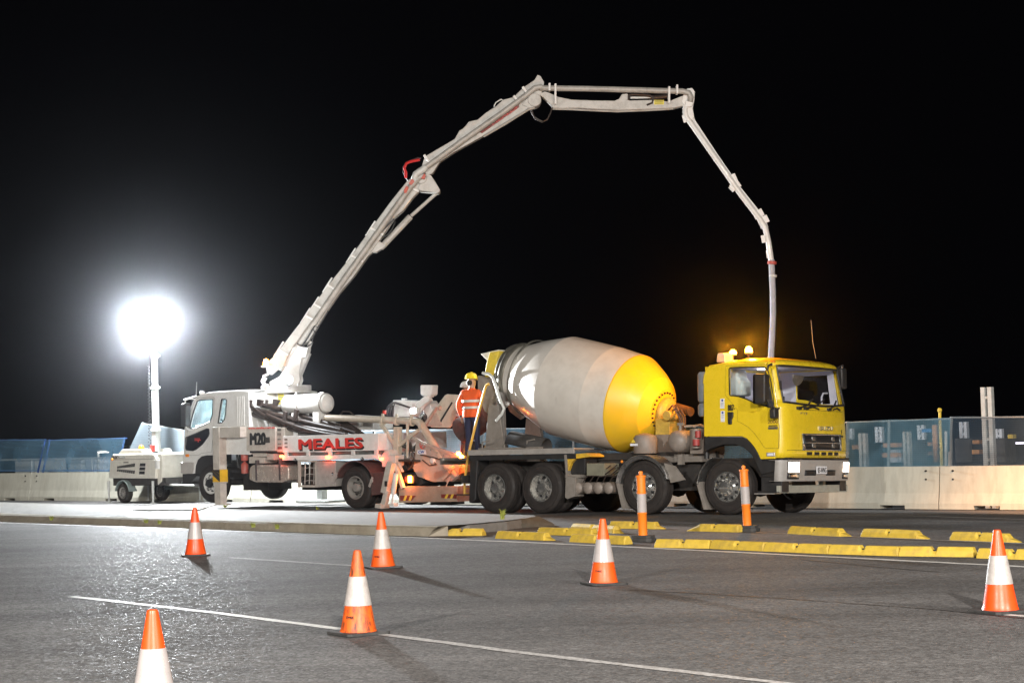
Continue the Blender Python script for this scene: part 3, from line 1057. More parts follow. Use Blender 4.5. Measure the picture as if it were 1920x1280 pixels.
# chassis, mudguard, wheels
MB().box(x0 + 0.0, fx0 + 0.35, 0.12, BW - 0.12, zb - 0.22, zb - 0.002).bar((fx0 + 0.2, BW / 2, zb - 0.16), (fx0 + 1.35, BW / 2 - 0.05, zb - 0.24), 0.09, 0.09).build('chassis', chassis, tw)
WR = 0.28


def small_wheel(y, name='wheel'):
    w = MB().lathe([(0.17, 0.0), (0.2, -0.012), (WR - 0.03, -0.008), (WR - 0.006, 0.015), (WR, 0.05), (WR, 0.13), (WR - 0.006, 0.165), (WR - .03, 0.185), (0.17, 0.18)], (0, y, WR), (0, 1, 0), 30).build(name, rubber, tw)
    r = MB().lathe([(0.172, 0.01), (0.165, 0.0), (0.15, 0.012), (0.13, 0.03), (0.09, 0.022), (0.05, 0.02), (0.045, -0.01), (0, -0.012)], (0, y, WR), (0, 1, 0), 30)
    r.build('rim', wheelgrey, w)
    h = MB()
    for k in range(12):
        a = 2 * PI * k / 12
        h.cyl((0.118 * math.cos(a), y + 0.018, WR + 0.118 * math.sin(a)), (0.118 * math.cos(a), y + 0.028, WR + 0.118 * math.sin(a)), 0.016, 8)
    h.build('vent_hole', ink, w)


small_wheel(0.0)
small_wheel(1.26)
for yy in (-0.02, 1.22):
    MB().prism(band(0, WR, WR + 0.05, WR + 0.085, 15, 172), yy, yy + 0.24, 'xz').prism(
        [(WR + 0.04, WR + 0.09), (WR + 0.10, WR + 0.12), (WR + 0.14, 0.20 + .12), (WR + 0.05, 0.20 + .12)], yy + .002, yy + 0.238, 'xz').build('mudguard', pm('grey_green_plastic', (0.20, 0.24, 0.23), 0.5), tw, bevel=0.008)
# stabiliser legs with spiral tape
for (lx, ly) in ((x0 - 0.09, 0.03), (fx0 + 0.0, -0.06), (x0 - 0.05, BW - 0.1), (fx0 + 0.1, BW)):
    MB().cyl((lx, ly, 0.02), (lx, ly, 0.42), 0.027, 10).cyl((lx, ly, 0.30), (lx, ly, 0.62), 0.04, 12).cyl((lx, ly, 0.0), (lx, ly, 0.02), 0.085, 14).build('stabiliser_leg', galv, tw)
# drawbar and jockey wheel
dbx = fx0 + 1.35
MB().tube([(fx0 + 0.3, 0.25, zb - 0.2), (dbx - 0.4, BW / 2 - 0.05, zb - 0.24), (dbx, BW / 2 - 0.05, zb - 0.2)], 0.03, 8).bar((dbx, BW / 2 - .05, zb - 0.22), (dbx + 0.18, BW / 2 - .05, zb - 0.22), 0.07, 0.06).build('drawbar', galv, tw)
MB().cyl((dbx - 0.05, BW / 2 + 0.05, 0.16), (dbx - 0.05, BW / 2 + 0.05, zb - 0.05), 0.03, 10).lathe([(0, 0), (0.09, 0), (0.10, 0.02), (0.10, 0.05), (0.09, 0.07), (0, 0.07)], (dbx - 0.05, BW / 2 + 0.02, 0.10), (0, 1, 0), 16).build('jockey_wheel', galv, tw)
# water tank-like muffler on the drawbar side, side amber lamp, beacon, winch
mu = (1.610,0.100,1.106)
MB().cyl((mu[0], 0.12, mu[2] - 0.16), (mu[0], 0.12, mu[2] + 0.06), 0.10, 18).cyl((mu[0], 0.12, mu[2] + 0.065), (mu[0], 0.12, mu[2] + 0.09), 0.125, 18).cyl((mu[0], 0.12, mu[2] + 0.09), (mu[0], 0.12, mu[2] + 0.15), 0.07, 14).build('air_filter', white, tw, bevel=0.006)
bc = (0.457,0.350,1.487)
MB().lathe([(0.10, -0.03), (0.10, 0.01), (0.09, 0.015), (0.085, 0.06), (0.06, 0.12), (0.02, 0.145), (0, 0.146)], bc, (0, 0, 1), 18).build('beacon', amber_off, tw)
al = (-0.484,0.000,1.235)
MB().sph((al[0], 0.0, al[2]), 0.035, 12).build('side_lamp', amber_off, tw)
# mast: four telescoping square tubes, coiled cable, red winch cover
MP = (0.685,0.700,1.550)
mtop = (TF.inverted() @ Vector((-10.127,51.613,5.043)))
mz = [MP[2] - 0.35, MP[2] + 1.0, MP[2] + 2.2, mtop.z - 0.55]
zz = MP[2] - 0.35
for k, (wd, za, zbm) in enumerate([(0.18, MP[2] - 0.4, MP[2] + 0.55), (0.15, MP[2] + 0.3, MP[2] + 1.75), (0.125, MP[2] + 1.5, MP[2] + 2.7), (0.10, MP[2] + 2.4, mtop.z - 0.2)]):
    MB().box(MP[0] - wd / 2, MP[0] + wd / 2, 0.7 - wd / 2, 0.7 + wd / 2, za, zbm).box(MP[0] - wd / 2 - .02, MP[0] + wd / 2 + .02, 0.7 - wd / 2 - .02, 0.7 + wd / 2 + .02, zbm - 0.1, zbm - 0.04).build('mast_section', galv, tw, bevel=0.01)
st = MB()
for z in (MP[2] + 0.5, MP[2] + 1.7, MP[2] + 2.6):
    st.box(MP[0] + 0.10, MP[0] + 0.17, 0.64, 0.76, z - .04, z + .03)
st.tube([(MP[0] + 0.15, 0.66, MP[2] - 0.2), (MP[0] + 0.15, 0.66, mtop.z - 0.4)], 0.008, 6).build('mast_bracket', galv, tw)
coil = []
for k in range(260):
    a = k * 2 * PI / 10
    coil.append((MP[0] - 0.20 + 0.035 * math.cos(a), 0.62 + 0.035 * math.sin(a), MP[2] - 0.1 + k * 0.0095))
MB().tube(coil, 0.009, 5).build('coiled_cable', ink, tw)
MB().box(MP[0] - 0.02, MP[0] + 0.08, 0.5, 0.6, MP[2] - 0.18, MP[2] + 0.06).build('winch_cover', red, tw, bevel=0.01)
MB().box(MP[0] - 0.13, MP[0] + 0.19, 0.5, 0.62, MP[2] - 0.35, MP[2] - 0.12).build('winch', black, tw, bevel=0.01)
# lamp heads: a cross bar with four floods, aimed down the road
MB().bar((mtop.x - 0.75, 0.7, mtop.z - 0.18), (mtop.x + 0.75, 0.7, mtop.z - 0.18), 0.07, 0.07).bar((mtop.x, 0.7, mtop.z - 0.4), (mtop.x, 0.7, mtop.z + 0.25), 0.08, 0.08).build('lamp_bar', galv, tw)
aim = Vector((0.62, -0.68, -0.40)).normalized()
for (dx, dz) in ((-0.45, 0.22), (0.65, 0.22), (-0.45, -0.12), (0.65, -0.12)):
    c = Vector((mtop.x + dx, 0.55, mtop.z + dz - 0.05))
    h = MB().lathe([(0, 0.0), (0.10, 0.0), (0.16, 0.10), (0.24, 0.2), (0.25, 0.22), (0.25, 0.235)], c - aim * 0.2, aim, 20).build('flood_lamp', galv, tw)
    MB().lathe([(0, 0.0), (0.235, 0.0)], c + aim * 0.025, aim, 20).build('lens', lamp_flood, h)
cw = TF @ (Vector((mtop.x, 0.55, mtop.z)) + aim * 0.35)
along = F0 * 9.0 - L0 * 0.6
for k, (dx, dz) in enumerate(((-0.4, 0.12), (0.6, 0.12))):
    q = TF @ (Vector((mtop.x + dx, 0.45, mtop.z + dz)) + aim * 0.33)
    lamp('tower_flood', 'SPOT', q, 15000, (0.90, 0.96, 1.0), 0.09, q + along - Vector((0, 0, 3.2)), 84, 1.0)
    lamp('tower_flood', 'SPOT', q, 3600, (0.90, 0.96, 1.0), 0.09, Vector((2.0, 36.0, 1.5)), 150, 0.9)
lamp('tower_flood', 'POINT', TF @ (Vector((mtop.x, 0.45, mtop.z - 0.1)) + aim * 0.4), 4500, (0.90, 0.96, 1.0), 0.16)

# ------------------------------------------------------------------ wheels shared by the trucks
def tyre_prof(Rr, Wd, rim):
    return [(rim, 0.02), (rim + 0.02, 0.0), (rim + (Rr - rim) * 0.5, -0.012), (Rr - 0.05, 0.004), (Rr - 0.018, 0.022), (Rr - 0.004, 0.045),
            (Rr, 0.06), (Rr, Wd * 0.30), (Rr - 0.014, Wd * 0.31), (Rr - 0.014, Wd * 0.34), (Rr, Wd * 0.35), (Rr, Wd * 0.65), (Rr - 0.014, Wd * 0.66), (Rr - 0.014, Wd * 0.69), (Rr, Wd * 0.70),
            (Rr, Wd - 0.06), (Rr - 0.004, Wd - 0.045), (Rr - 0.05, Wd - 0.004), (rim, Wd)]


def truck_wheel(parent, u, v, z, Rr, Wd, style, rim_mat, sgn=1, dual=False):
    """Outer face towards -v for sgn = 1; one mesh for the tyre, its rim, nuts and holes as sub-parts."""
    A = (0, sgn, 0)
    rim = Rr * 0.535
    O = (u, v, z)
    t = MB().lathe(tyre_prof(Rr, Wd, rim), O, A, 44)
    for rr_ in (rim + 0.045, Rr - 0.075):
        t.lathe([(rr_, -0.002), (rr_ + 0.004, -0.014), (rr_ + 0.012, -0.014), (rr_ + 0.016, -0.002)], O, A, 44)
    if dual:
        t.lathe([(r, h + Wd + 0.045) for r, h in tyre_prof(Rr, Wd, rim)], O, A, 44)
    w = t.build('wheel', rubber, parent)
    r = MB()
    bolts, holes = MB(), MB()
    e = Vector(A)

    def ring(mb, rad, n, size, h0, h1, ns=8):
        for k in range(n):
            a = 2 * PI * k / n + 0.2
            c = Vector(O) + Vector((math.cos(a) * rad, 0, math.sin(a) * rad))
            mb.cyl(c + e * h0, c + e * h1, size, ns)
    if style == 'front':
        r.lathe([(rim + 0.004, 0.03), (rim + 0.008, 0.0), (rim - 0.012, -0.006), (rim - 0.03, 0.02), (rim - 0.05, 0.022), (rim * 0.66, -0.03), (rim * 0.60, -0.048), (rim * 0.42, -0.05), (rim * 0.40, -0.085),
                 (rim * 0.36, -0.12), (rim * 0.2, -0.135), (0, -0.137)], O, A, 40)
        ring(bolts, rim * 0.52, 10, 0.019, -0.095, -0.04, 6)
        ring(holes, rim * 0.79, 10, 0.026, -0.018, 0.03, 10)
    elif style == 'frontwhite':
        r.lathe([(rim + 0.004, 0.03), (rim + 0.008, 0.0), (rim - 0.015, -0.004), (rim - 0.03, 0.045), (rim * 0.80, 0.05), (rim * 0.66, 0.0), (rim * 0.45, -0.012), (rim * 0.43, 0.0)], O, A, 40)
        holes.lathe([(rim * 0.43, -0.0), (rim * 0.42, -0.05), (rim * 0.34, -0.09), (0, -0.095)], O, A, 24)
        ring(holes, rim * 0.73, 8, 0.024, -0.0, 0.06, 10)
        ring(bolts, rim * 0.55, 8, 0.02, -0.05, -0.0, 6)
    else:
        r.lathe([(rim + 0.004, 0.03), (rim + 0.01, 0.0), (rim - 0.012, -0.006), (rim - 0.02, 0.04), (rim - 0.035, 0.06), (rim - 0.05, 0.15), (rim * 0.75, 0.17), (rim * 0.60, 0.135), (rim * 0.40, 0.125),
                 (rim * 0.38, 0.02), (rim * 0.33, -0.005), (0, -0.008)], O, A, 40)
        ring(bolts, rim * 0.50, 10, 0.017, 0.06, 0.135, 6)
        ring(holes, rim * 0.70, 8, 0.032, 0.135, 0.175, 10)
    r.build('rim', rim_mat, w)
    tag(bolts.build('wheel_nuts', chrome if rim_mat is chrome else steel, w), kind='stuff')
    tag(holes.build('hand_holes', ink, w), kind='stuff')
    return w


def door_ring(m, pts, y, r=0.006, close=True):
    p = [(q[0], y, q[1]) for q in pts]
    if close:
        p = p + [p[0]]
    m.tube(p, r, 6, cap=False)
    return m


# ------------------------------------------------------------------ concrete mixer truck
XF = frame(MXO, PHI, 0.033)
mt = empty('mixer_truck', XF)
tag(mt, 'yellow cab concrete mixer truck with a white and yellow drum and lit headlights', 'concrete mixer')
WB = 2.50                                                    # width over the cab
FZ = 0.52
for (u, st) in ((0.0, 'front'), (-1.885, 'front')):
    truck_wheel(mt, u, 0.02, FZ, 0.52, 0.30, st, chrome)
    truck_wheel(mt, u, 2.46, FZ, 0.52, 0.30, st, chrome, -1)
for u in (-4.40, -5.61):
    truck_wheel(mt, u, 0.0, FZ, 0.515, 0.27, 'rear', chrome, 1, True)
    truck_wheel(mt, u, 2.42, FZ, 0.515, 0.27, 'rear', chrome, -1, True)

# chassis rails, cross members, axles, tanks
ch = MB()
for v in (0.78, 1.54):
    ch.box(-6.55, 1.05, v - 0.05, v + 0.05, 0.78, 1.06)
for u in (-6.4, -5.0, -3.6, -2.8, -1.0, 0.6):
    ch.box(u - .06, u + .06, 0.73, 1.59, 0.80, 1.0)
for u in (0.0, -1.885, -4.40, -5.61):
    ch.cyl((u, 0.35, FZ), (u, 2.05, FZ), 0.085, 10).sph((u, 1.2, FZ), 0.2, 12)
    ch.bar((u - .55, 0.62, 0.78), (u + .55, 0.62, 0.78), 0.09, 0.10).bar((u - .55, 1.78, 0.78), (u + .55, 1.78, 0.78), 0.09, 0.10)
ch.box(-3.4, 0.9, 0.7, 1.6, 0.45, 0.78).box(-5.5, -1.2, 1.05, 1.35, 0.60, 0.74)
ch.build('chassis', chassis, mt)

# --- cab: near and far side panels with a window opening and a wheel arch
def uf(z):
    P = [(0.5, 1.20), (1.3, 1.23), (2.05, 1.20), (2.75, 1.06), (2.85, 0.98), (2.93, 0.80)]
    if z <= P[0][0]: return P[0][1]
    for (a, b), (c, d) in zip(P, P[1:]):
        if z <= c: return b + (d - b) * (z - a) / (c - a)
    return P[-1][1]


def FS(v, z, out=0.0):
    """Front face of the cab: bulges in the middle and rounds off at the corners."""
    t = 2 * v / WB - 1
    return (uf(z) + 0.10 * (1 - t * t) - 0.16 * abs(t) ** 14 + out, v, z)


def cornu(z):
    return FS(0.0, z)[0]


ROOFZ = 2.80
side = [(-0.478,1.467),(-0.470,2.522),(-0.444,2.622),(-0.383,2.710),(-0.298,2.776)] + [(-0.12, 2.80), (0.1, 2.82), (0.9, 2.80)] + [(cornu(z) , z) for z in (2.74, 2.4, 2.05, 1.7, 1.3, 1.03)] + [(0.747,1.025),(0.692,1.138),(0.626,1.237),(0.537,1.337),(0.446,1.418),(0.343,1.454)]
win = [(0.101,2.708),(0.125,2.732),(0.172,2.740),(0.863,2.719),(0.941,2.671),(1.004,2.443),(1.044,2.196),(1.062,1.961),(1.039,1.942),(0.836,2.012),(0.678,2.047),(0.473,2.138),(0.301,2.193),(0.126,2.214),(0.104,2.240)]
MB().prism(side, 0.0, 0.05, 'xz', [win]).build('cab_side', yellow, mt, bevel=0.012)
MB().prism(side, WB - 0.05, WB, 'xz', [win]).build('cab_side', yellow, mt, bevel=0.012)
# rear wall with a window, floor, roof
rw = [(0.05, 1.45), (WB - .05, 1.45), (WB - .05, 2.78), (.05, 2.78)]
MB().prism(rw, -0.46, -0.42, 'yz', [[(0.80, 2.36), (1.40, 2.36), (1.40, 2.66), (0.80, 2.66)]]).build('cab_rear_wall', yellow, mt)
MB().box(-0.42, 1.1, 0.06, WB - .06, 1.30, 1.36).build('cab_floor', black, mt)


def roof_fn(i, j):
    v = WB * j
    t = 2 * j - 1
    us = [-0.475, -0.455, -0.40, -0.29, -0.02, 0.45, 0.75, 0.92]
    zs = [2.46, 2.60, 2.72, 2.82, 2.885, 2.915, 2.91, 2.87]
    k = i * (len(us) - 1); a = min(int(k), len(us) - 2); f = k - a
    u = us[a] * (1 - f) + us[a + 1] * f; z = zs[a] * (1 - f) + zs[a + 1] * f
    edge = abs(t) ** 8
    zz = z - (z - min(z, 2.795)) * edge
    if i > 0.93:
        u += 0.10 * (1 - t * t)
    return (u, v, zz)


def head_fn(i, j):                                           # header between windscreen and roof
    v = WB * i
    t = 2 * i - 1
    a = Vector(FS(v, 2.73)); b = Vector(roof_fn(1.0, i))
    c = a * (1 - j) + b * j
    c.x += 0.035 * math.sin(PI * j)
    c.z += 0.02 * math.sin(PI * j)
    return tuple(c)


MB().grid(roof_fn, 28, 24).grid(head_fn, 24, 6).build('cab_roof', yellow, mt, solid=0.02)
# front: lower panel, corner pillars, windscreen
gr0, gr1 = 0.475, 1.975
MB().grid(lambda i, j: FS(WB * i, 1.045 + (2.05 - 1.045) * j), 36, 10).build('cab_front_panel', yellow, mt, solid=0.02)
WZ0, WZ1 = 2.05, 2.74
for (a, b) in ((0.0, 0.115), (WB - 0.115, WB)):
    MB().grid(lambda i, j, a=a, b=b: FS(a + (b - a) * i, WZ0 + (WZ1 - WZ0) * j), 6, 8).build('corner_pillar', yellow, mt, solid=0.02)
MB().grid(lambda i, j: FS(0.12 + (WB - .24) * i, WZ0 + (WZ1 - WZ0) * j, -0.004), 26, 8).build('windscreen', clearglass, mt)
rim_ = [FS(0.12 + (WB - .24) * k / 20, WZ0 + .015 - 0.05 * math.sin(PI * k / 20), 0.006) for k in range(21)] + [FS(WB - .12, WZ0 + (WZ1 - WZ0) * k / 6, 0.006) for k in range(1, 7)] + \
    [FS(WB - .12 - (WB - .24) * k / 20, WZ1, 0.006) for k in range(1, 21)] + [FS(0.12, WZ1 - (WZ1 - WZ0) * k / 6, 0.006) for k in range(1, 7)]
MB().tube(rim_, 0.022, 8).build('windscreen_seal', ink, mt)
MB().prism(win, 0.02, 0.026, 'xz').build('side_window', clearglass, mt)
MB().prism(win, WB - .026, WB - 0.02, 'xz').build('side_window', clearglass, mt)
sl = door_ring(MB(), win, -0.002, 0.013)
sl.build('window_seal', ink, mt)
qx = (0.890,0.000,2.398)[0]
MB().bar((qx, 0.012, (0.897,0.000,2.702)[2]), (qx, 0.012, (0.882,0.000,2.006)[2]), 0.02, 0.03).build('quarter_bar', ink, mt)
# door: a leaf standing a little proud of the side
door = [(0.032,2.771),(0.010,2.233),(0.272,1.946),(0.268,1.738),(0.371,1.691),(0.497,1.624),(0.620,1.512),(0.732,1.382),(0.831,1.243),(0.876,1.223),(1.135,1.219),(1.155,1.608),(1.129,1.949),(1.071,2.391),(1.010,2.688),(0.943,2.754)]
d_ = MB().prism(door, -0.007, 0.002, 'xz', [scallop(win, 1)])
dr = d_.build('door', yellow, mt, bevel=0.004)
door_ring(MB(), door, -0.001, 0.005).build('door_gap', ink, dr)
hd = [(0.074,1.912),(0.196,1.909),(0.188,1.820),(0.158,1.761),(0.156,1.681),(0.081,1.683)]
MB().prism(hd, -0.045, -0.005, 'xz').build('handle', black, dr, bevel=0.012)
# dent under the window reads as a soft fold
fold = MB()
fa = [(0.502,0.000,1.900), (0.663,0.000,1.914), (0.767,0.000,1.980), (0.859,0.000,1.987), (0.743,0.000,1.902), (0.605,0.000,1.877)]
fold.add([(p[0], -0.007 - (0.03 if k in (2, 3) else 0.0), p[2]) for k, p in enumerate(fa)], [tuple(range(6))]).build('door_pressing', yellow, dr)
# stickers and lettering on the side
for (a, b) in (((1351, 747), (1358.5, 765)), ((1351.5, 769), (1359, 790))):
    p, q = mx(a[0], a[1], 0) if False else None, None
for s_ in ([(-0.107,1.982),(-0.013,1.980),(-0.009,2.164),(-0.103,2.167)], [(-0.100,1.733),(-0.012,1.730),(-0.008,1.935),(-0.096,1.937)]):
    b_ = MB().prism(s_, -0.004, 0.001, 'xz').build('sticker', sticker, mt)
    cx = sum(p[0] for p in s_) / 4; z1 = max(p[1] for p in s_); z0 = min(p[1] for p in s_)
    MB().lathe([(0, 0), (0.022, 0)], (cx, -0.0055, z1 - 0.035), (0, -1, 0), 14).build('emblem', blue, b_)
    for k in range(3):
        MB().box(cx - 0.028, cx + 0.028 - 0.008 * k, -0.0052, -0.004, z1 - 0.085 - k * 0.025, z1 - 0.078 - k * 0.025).build('print_line', steel, b_)
p = (0.068,0.000,1.932)
text('887-', 'fleet_number', ink, dr, (p[0], -0.008, p[2]), 0.15, 0.115, bold=0.02)
p = (0.920,0.000,1.672)
text('2000', 'lettering', pm('badge_brown', (0.16, 0.09, 0.03), 0.4), dr, (p[0], -0.009, p[2]), 0.22, 0.065, bold=0.01)
MB().box(p[0] + .02, p[0] + 0.20, -0.012, -0.006, p[2] - 0.05, p[2] - 0.03).build('badge_bar', ink, dr)
MB().box(p[0] + .01, p[0] + 0.21, -0.012, -0.006, p[2] - 0.105, p[2] - 0.06).build('badge_plate', steel, dr)
p = (0.884,0.000,1.072)
MB().box(p[0], p[0] + 0.18, -0.02, 0.01, p[2], p[2] + 0.075).build('side_repeater', alum, mt, bevel=0.01)
MB().box(p[0] + .025, p[0] + 0.15, -0.028, -0.015, p[2] + .012, p[2] + 0.06).build('repeater_lens', sticker, mt, bevel=0.008)
# black lower arch panel and step well
archp = [(-0.478,1.457),(0.343,1.440),(0.446,1.398),(0.536,1.317),(0.626,1.218),(0.692,1.118),(0.758,1.000),(1.175,1.014),(1.171,0.830),(0.741,0.736),(0.643,0.953),(0.532,1.121),(0.385,1.241),(0.201,1.304),(-0.067,1.309),(-0.269,1.263),(-0.484,1.186)]
MB().prism(archp, 0.015, 0.20, 'xz').build('wheel_arch', black, mt, bevel=0.012)
MB().prism(archp, WB - .2, WB - .015, 'xz').build('wheel_arch', black, mt, bevel=0.012)
MB().box(0.72, 1.16, 0.05, 0.30, 0.42, 1.02).box(0.66, 1.15, 0.0, 0.28, 0.40, 0.44).box(0.70, 1.15, 0.02, 0.28, 0.70, 0.73).build('step_well', black, mt, bevel=0.01)
MB().box(0.72, 1.16, WB - .3, WB - 0.05, 0.42, 1.02).build('step_well', black, mt, bevel=0.01)
MB().box(0.60, 1.02, 0.0, 0.24, 0.385, 0.40).build('step_tread', alum, mt)
# bumper with lamps
BZ0, BZ1 = 0.62, 1.0


def BS(v, z, out=0.0):
    t = 2 * (v - WB / 2) / (WB + 0.10)
    return (1.245 + 0.10 * (1 - t * t) - 0.16 * abs(t) ** 16 + out - 0.03 * (1 - (z - BZ0) / (BZ1 - BZ0)), v, z)


bp_ = MB().grid(lambda i, j: BS(-0.05 + (WB + 0.10) * i, BZ0 + (BZ1 - BZ0) * j), 36, 5)
for z in (BZ0, BZ1):
    bp_.grid(lambda i, j, z=z: tuple(Vector(BS(-0.05 + (WB + 0.10) * i, z)) * (1 - j) + Vector((0.95, (-0.05 + (WB + 0.10) * i), z)) * j), 36, 1)
bm_ = bp_.build('bumper', bumpergrey, mt, solid=0.012)
MB().box(0.9, 1.26, 0.10, WB - .1, 1.0, 1.05).build('bumper_gap', ink, mt)


def lampbox(v0, v1, z0, z1, name, mat, out, parent, depth=0.03):
    m = MB()
    m.grid(lambda i, j: BS(v0 + (v1 - v0) * i, z0 + (z1 - z0) * j, out), 4, 3)
    return m.build(name, mat, parent, solid=depth)


for (a, b) in ((0.13, 0.42), (WB - 0.42, WB - 0.13)):
    lampbox(a - .02, b + .02, BZ0 + 0.035, BZ0 + 0.36, 'lamp_surround', black, 0.006, bm_, 0.012)
    lampbox(a, b, BZ0 + 0.16, BZ0 + 0.345, 'headlight', lamp_head, 0.016, mt, 0.016)
    lampbox(a + .01, b - .01, BZ0 + 0.05, BZ0 + 0.135, 'fog_lamp', mirrorglass, 0.014, mt, 0.014)
lampbox(0.62, 0.99, BZ0 + 0.10, BZ0 + 0.20, 'bumper_slot', ink, 0.008, bm_, 0.01)
lampbox(1.37, 1.74, BZ0 + 0.10, BZ0 + 0.20, 'bumper_slot', ink, 0.008, bm_, 0.01)
plx = BS(1.18, 0.8, 0.02)[0]
MB().box(plx, plx + 0.015, 0.98, 1.36, BZ0 + 0.125, BZ0 + 0.27).build('number_plate', sticker, bm_, bevel=0.004)
text('05-WNG', 'plate_lettering', ink, bm_, (plx + 0.017, 1.01, BZ0 + 0.15), 0.32, 0.095, right=(0, 1, 0), depth=0.002, bold=0.01)
# under-run bar
MB().box(1.07, 1.15, 0.0, WB + 0.02, 0.40, 0.54).box(0.95, 1.05, 0.5, 0.6, 0.42, 0.62).box(0.95, 1.05, 1.75, 1.85, 0.42, 0.62).build('under_run_bar', pm('olive_grey_paint', (0.36, 0.355, 0.30), 0.5, dirt=(0.15, 0.13, 0.1), dirt_amt=0.4), mt, bevel=0.008)


def FP(v, z, out=0.0):
    return FS(v, z, out)


def frontpatch(v0, v1, z0, z1, name, mat, out, th=0.012, n=10):
    return MB().grid(lambda i, j: FS(v0 + (v1 - v0) * i, z0 + (z1 - z0) * j, out), n, 3).build(name, mat, mt, solid=th)


# grille: dark recess, chrome bars and end pieces
frontpatch(0.55, 1.98, 1.205, 1.47, 'grille', ink, 0.014)
for z in (1.195, 1.325, 1.48):
    frontpatch(0.54, 1.99, z - (0.012 if z != 1.325 else 0.009), z + (0.012 if z != 1.325 else 0.009), 'grille_bar', chrome, 0.026, 0.018, 14)
for v in (0.56, 1.95):
    frontpatch(v - 0.02, v + 0.04, 1.20, 1.475, 'grille_bar', chrome, 0.03, 0.02, 3)
for v in (0.86, 1.60):
    for z in (1.23, 1.36):
        frontpatch(v, v + 0.12, z, z + 0.085, 'grille_mesh', steel, 0.022, 0.01, 3)
for k in range(5):
    v = 0.70 + k * 0.255
    frontpatch(v, v + 0.175, 1.095, 1.155, 'air_slot', ink, 0.012, 0.006, 4)
MB().tube([FS(0.14 + (WB - .28) * k / 24, 1.185, 0.0105) for k in range(25)], 0.004, 5).build('panel_gap', ink, mt)
MB().tube([FS(0.5 + (WB - .8) * k / 24, 1.93, 0.0105) for k in range(25)], 0.004, 5).build('panel_gap', ink, mt)
b0 = Vector(FS(1.13, 1.56, 0.02)); b1 = Vector(FS(1.66, 1.56, 0.02)); dv = (b1 - b0)
text('ISUZU', 'maker_badge', chrome, mt, b0, dv.length, 0.075, right=dv, depth=0.012, bold=0.02)
b0 = Vector(FS(0.55, 1.84, 0.014)); b1 = Vector(FS(0.75, 1.84, 0.014)); dv = b1 - b0
text('FYJ', 'badge_lettering', steel, mt, b0, dv.length, 0.045, right=dv, depth=0.004)
b0 = Vector(FS(2.06, 1.50, 0.014)); b1 = Vector(FS(2.13, 1.50, 0.014)); dv = b1 - b0
text('F', 'badge_lettering', ink, mt, b0, 0.045, 0.08, right=dv, depth=0.004)
MB().box(b0.x, b0.x + .006, 2.05, 2.12, 1.44, 1.475).build('small_badge', ink, mt)
# wipers
wp = MB()
for (v0, v1, z1) in ((0.50, 0.98, 2.14), (0.72, 1.40, 2.14), (1.56, 1.9, 2.13)):
    wp.tube([FS(v0, 1.965, 0.035), FS((v0 + v1) / 2, 2.02, 0.045), FS(v1, z1, 0.03)], 0.016, 6)
    wp.box(FS(v0, 1.95, 0.02)[0] - .02, FS(v0, 1.95, 0.06)[0], v0 - .07, v0 + .04, 1.935, 1.985)
for (v0, v1) in ((0.72, 1.15), (1.72, 2.02)):
    wp.tube([FS(v0, 1.955, 0.03), FS((v0 + v1) / 2, 1.99, 0.045), FS(v1, 1.955, 0.03)], 0.015, 6)
wp.build('wiper', ink, mt)
# mirrors
mm = [(0.644,2.605),(0.906,2.594),(0.894,2.045),(0.848,2.017),(0.666,2.023),(0.632,2.053)]
mw = (-0.30, -0.10)
mir = MB().prism([(0.838,2.029),(1.030,2.023),(1.064,2.070),(1.075,2.546),(1.053,2.566),(0.850,2.575)], -0.34, -0.16, 'xz').build('mirror', black, mt, bevel=0.03, seg=3)
mu_, mz_ = mm[0], None
MB().prism([(0.821,2.556),(0.849,2.565),(0.838,2.029),(0.810,2.039)], -0.33, -0.17, 'xz').build('mirror_glass', mirrorglass, mir)
MB().tube([(1.02, -0.0, 2.74), (1.08, -0.10, 2.76), (1.08, -0.22, 2.72), (1.07, -0.24, 2.62)], 0.018, 8).tube([(1.07, -0.24, 2.1), (1.10, -0.22, 1.98), (1.18, -0.08, 1.93), (1.16, 0.0, 1.95)], 0.018, 8).build('mirror_arm', black, mir)
MB().prism([(1.08, 1.76), (1.2, 1.76), (1.2, 1.94), (1.08, 1.94)], -0.22, -0.06, 'xz').build('kerb_mirror', black, mt, bevel=0.025)
mir2 = MB().box(0.92, 1.06, WB + 0.08, WB + 0.27, 2.40, 2.80).build('mirror', black, mt, bevel=0.03)
MB().tube([(1.0, WB, 2.80), (1.02, WB + .17, 2.86), (1.0, WB + .17, 2.7)], 0.018, 8).build('mirror_arm', black, mir2)
MB().box(1.17, 1.195, 0.02, 0.05, 2.3, 2.45).build('pillar_vent', black, mt)
# interior
MB().box(0.55, 1.02, 0.12, WB - .12, 1.40, 1.98).build('dashboard', pm('dash_grey', (0.11, 0.11, 0.13), 0.7), mt, bevel=0.05)
MB().prism([(.0, 1.4), (1.0, 1.4), (1.02, 2.1), (.93, 2.74), (.0, 2.75)], WB - .066, WB - .056, 'xz', [[(.10, 2.1), (.86, 2.1), (.80, 2.66), (.10, 2.66)]]).box(-0.40, -0.385, 0.07, 0.80, 1.40, 2.77).box(-0.40, -0.385, 1.40, WB - .07, 1.40, 2.77).box(-0.40, -0.385, 0.80, 1.40, 1.40, 2.36).box(-0.40, -0.385, 0.80, 1.40, 2.66, 2.77).box(
    -0.38, 0.03, WB - .068, WB - .058, 1.40, 2.75).box(-0.40, 0.9, 0.07, WB - 0.07, 2.765, 2.775).prism([(q[0], q[1]) for q in ((-.40, 1.4), (1.0, 1.4), (1.02, 2.1), (.93, 2.74), (-.40, 2.75))], 0.054, 0.062, 'xz', [scallop(win, 1)]).build('cab_lining', interior, mt)
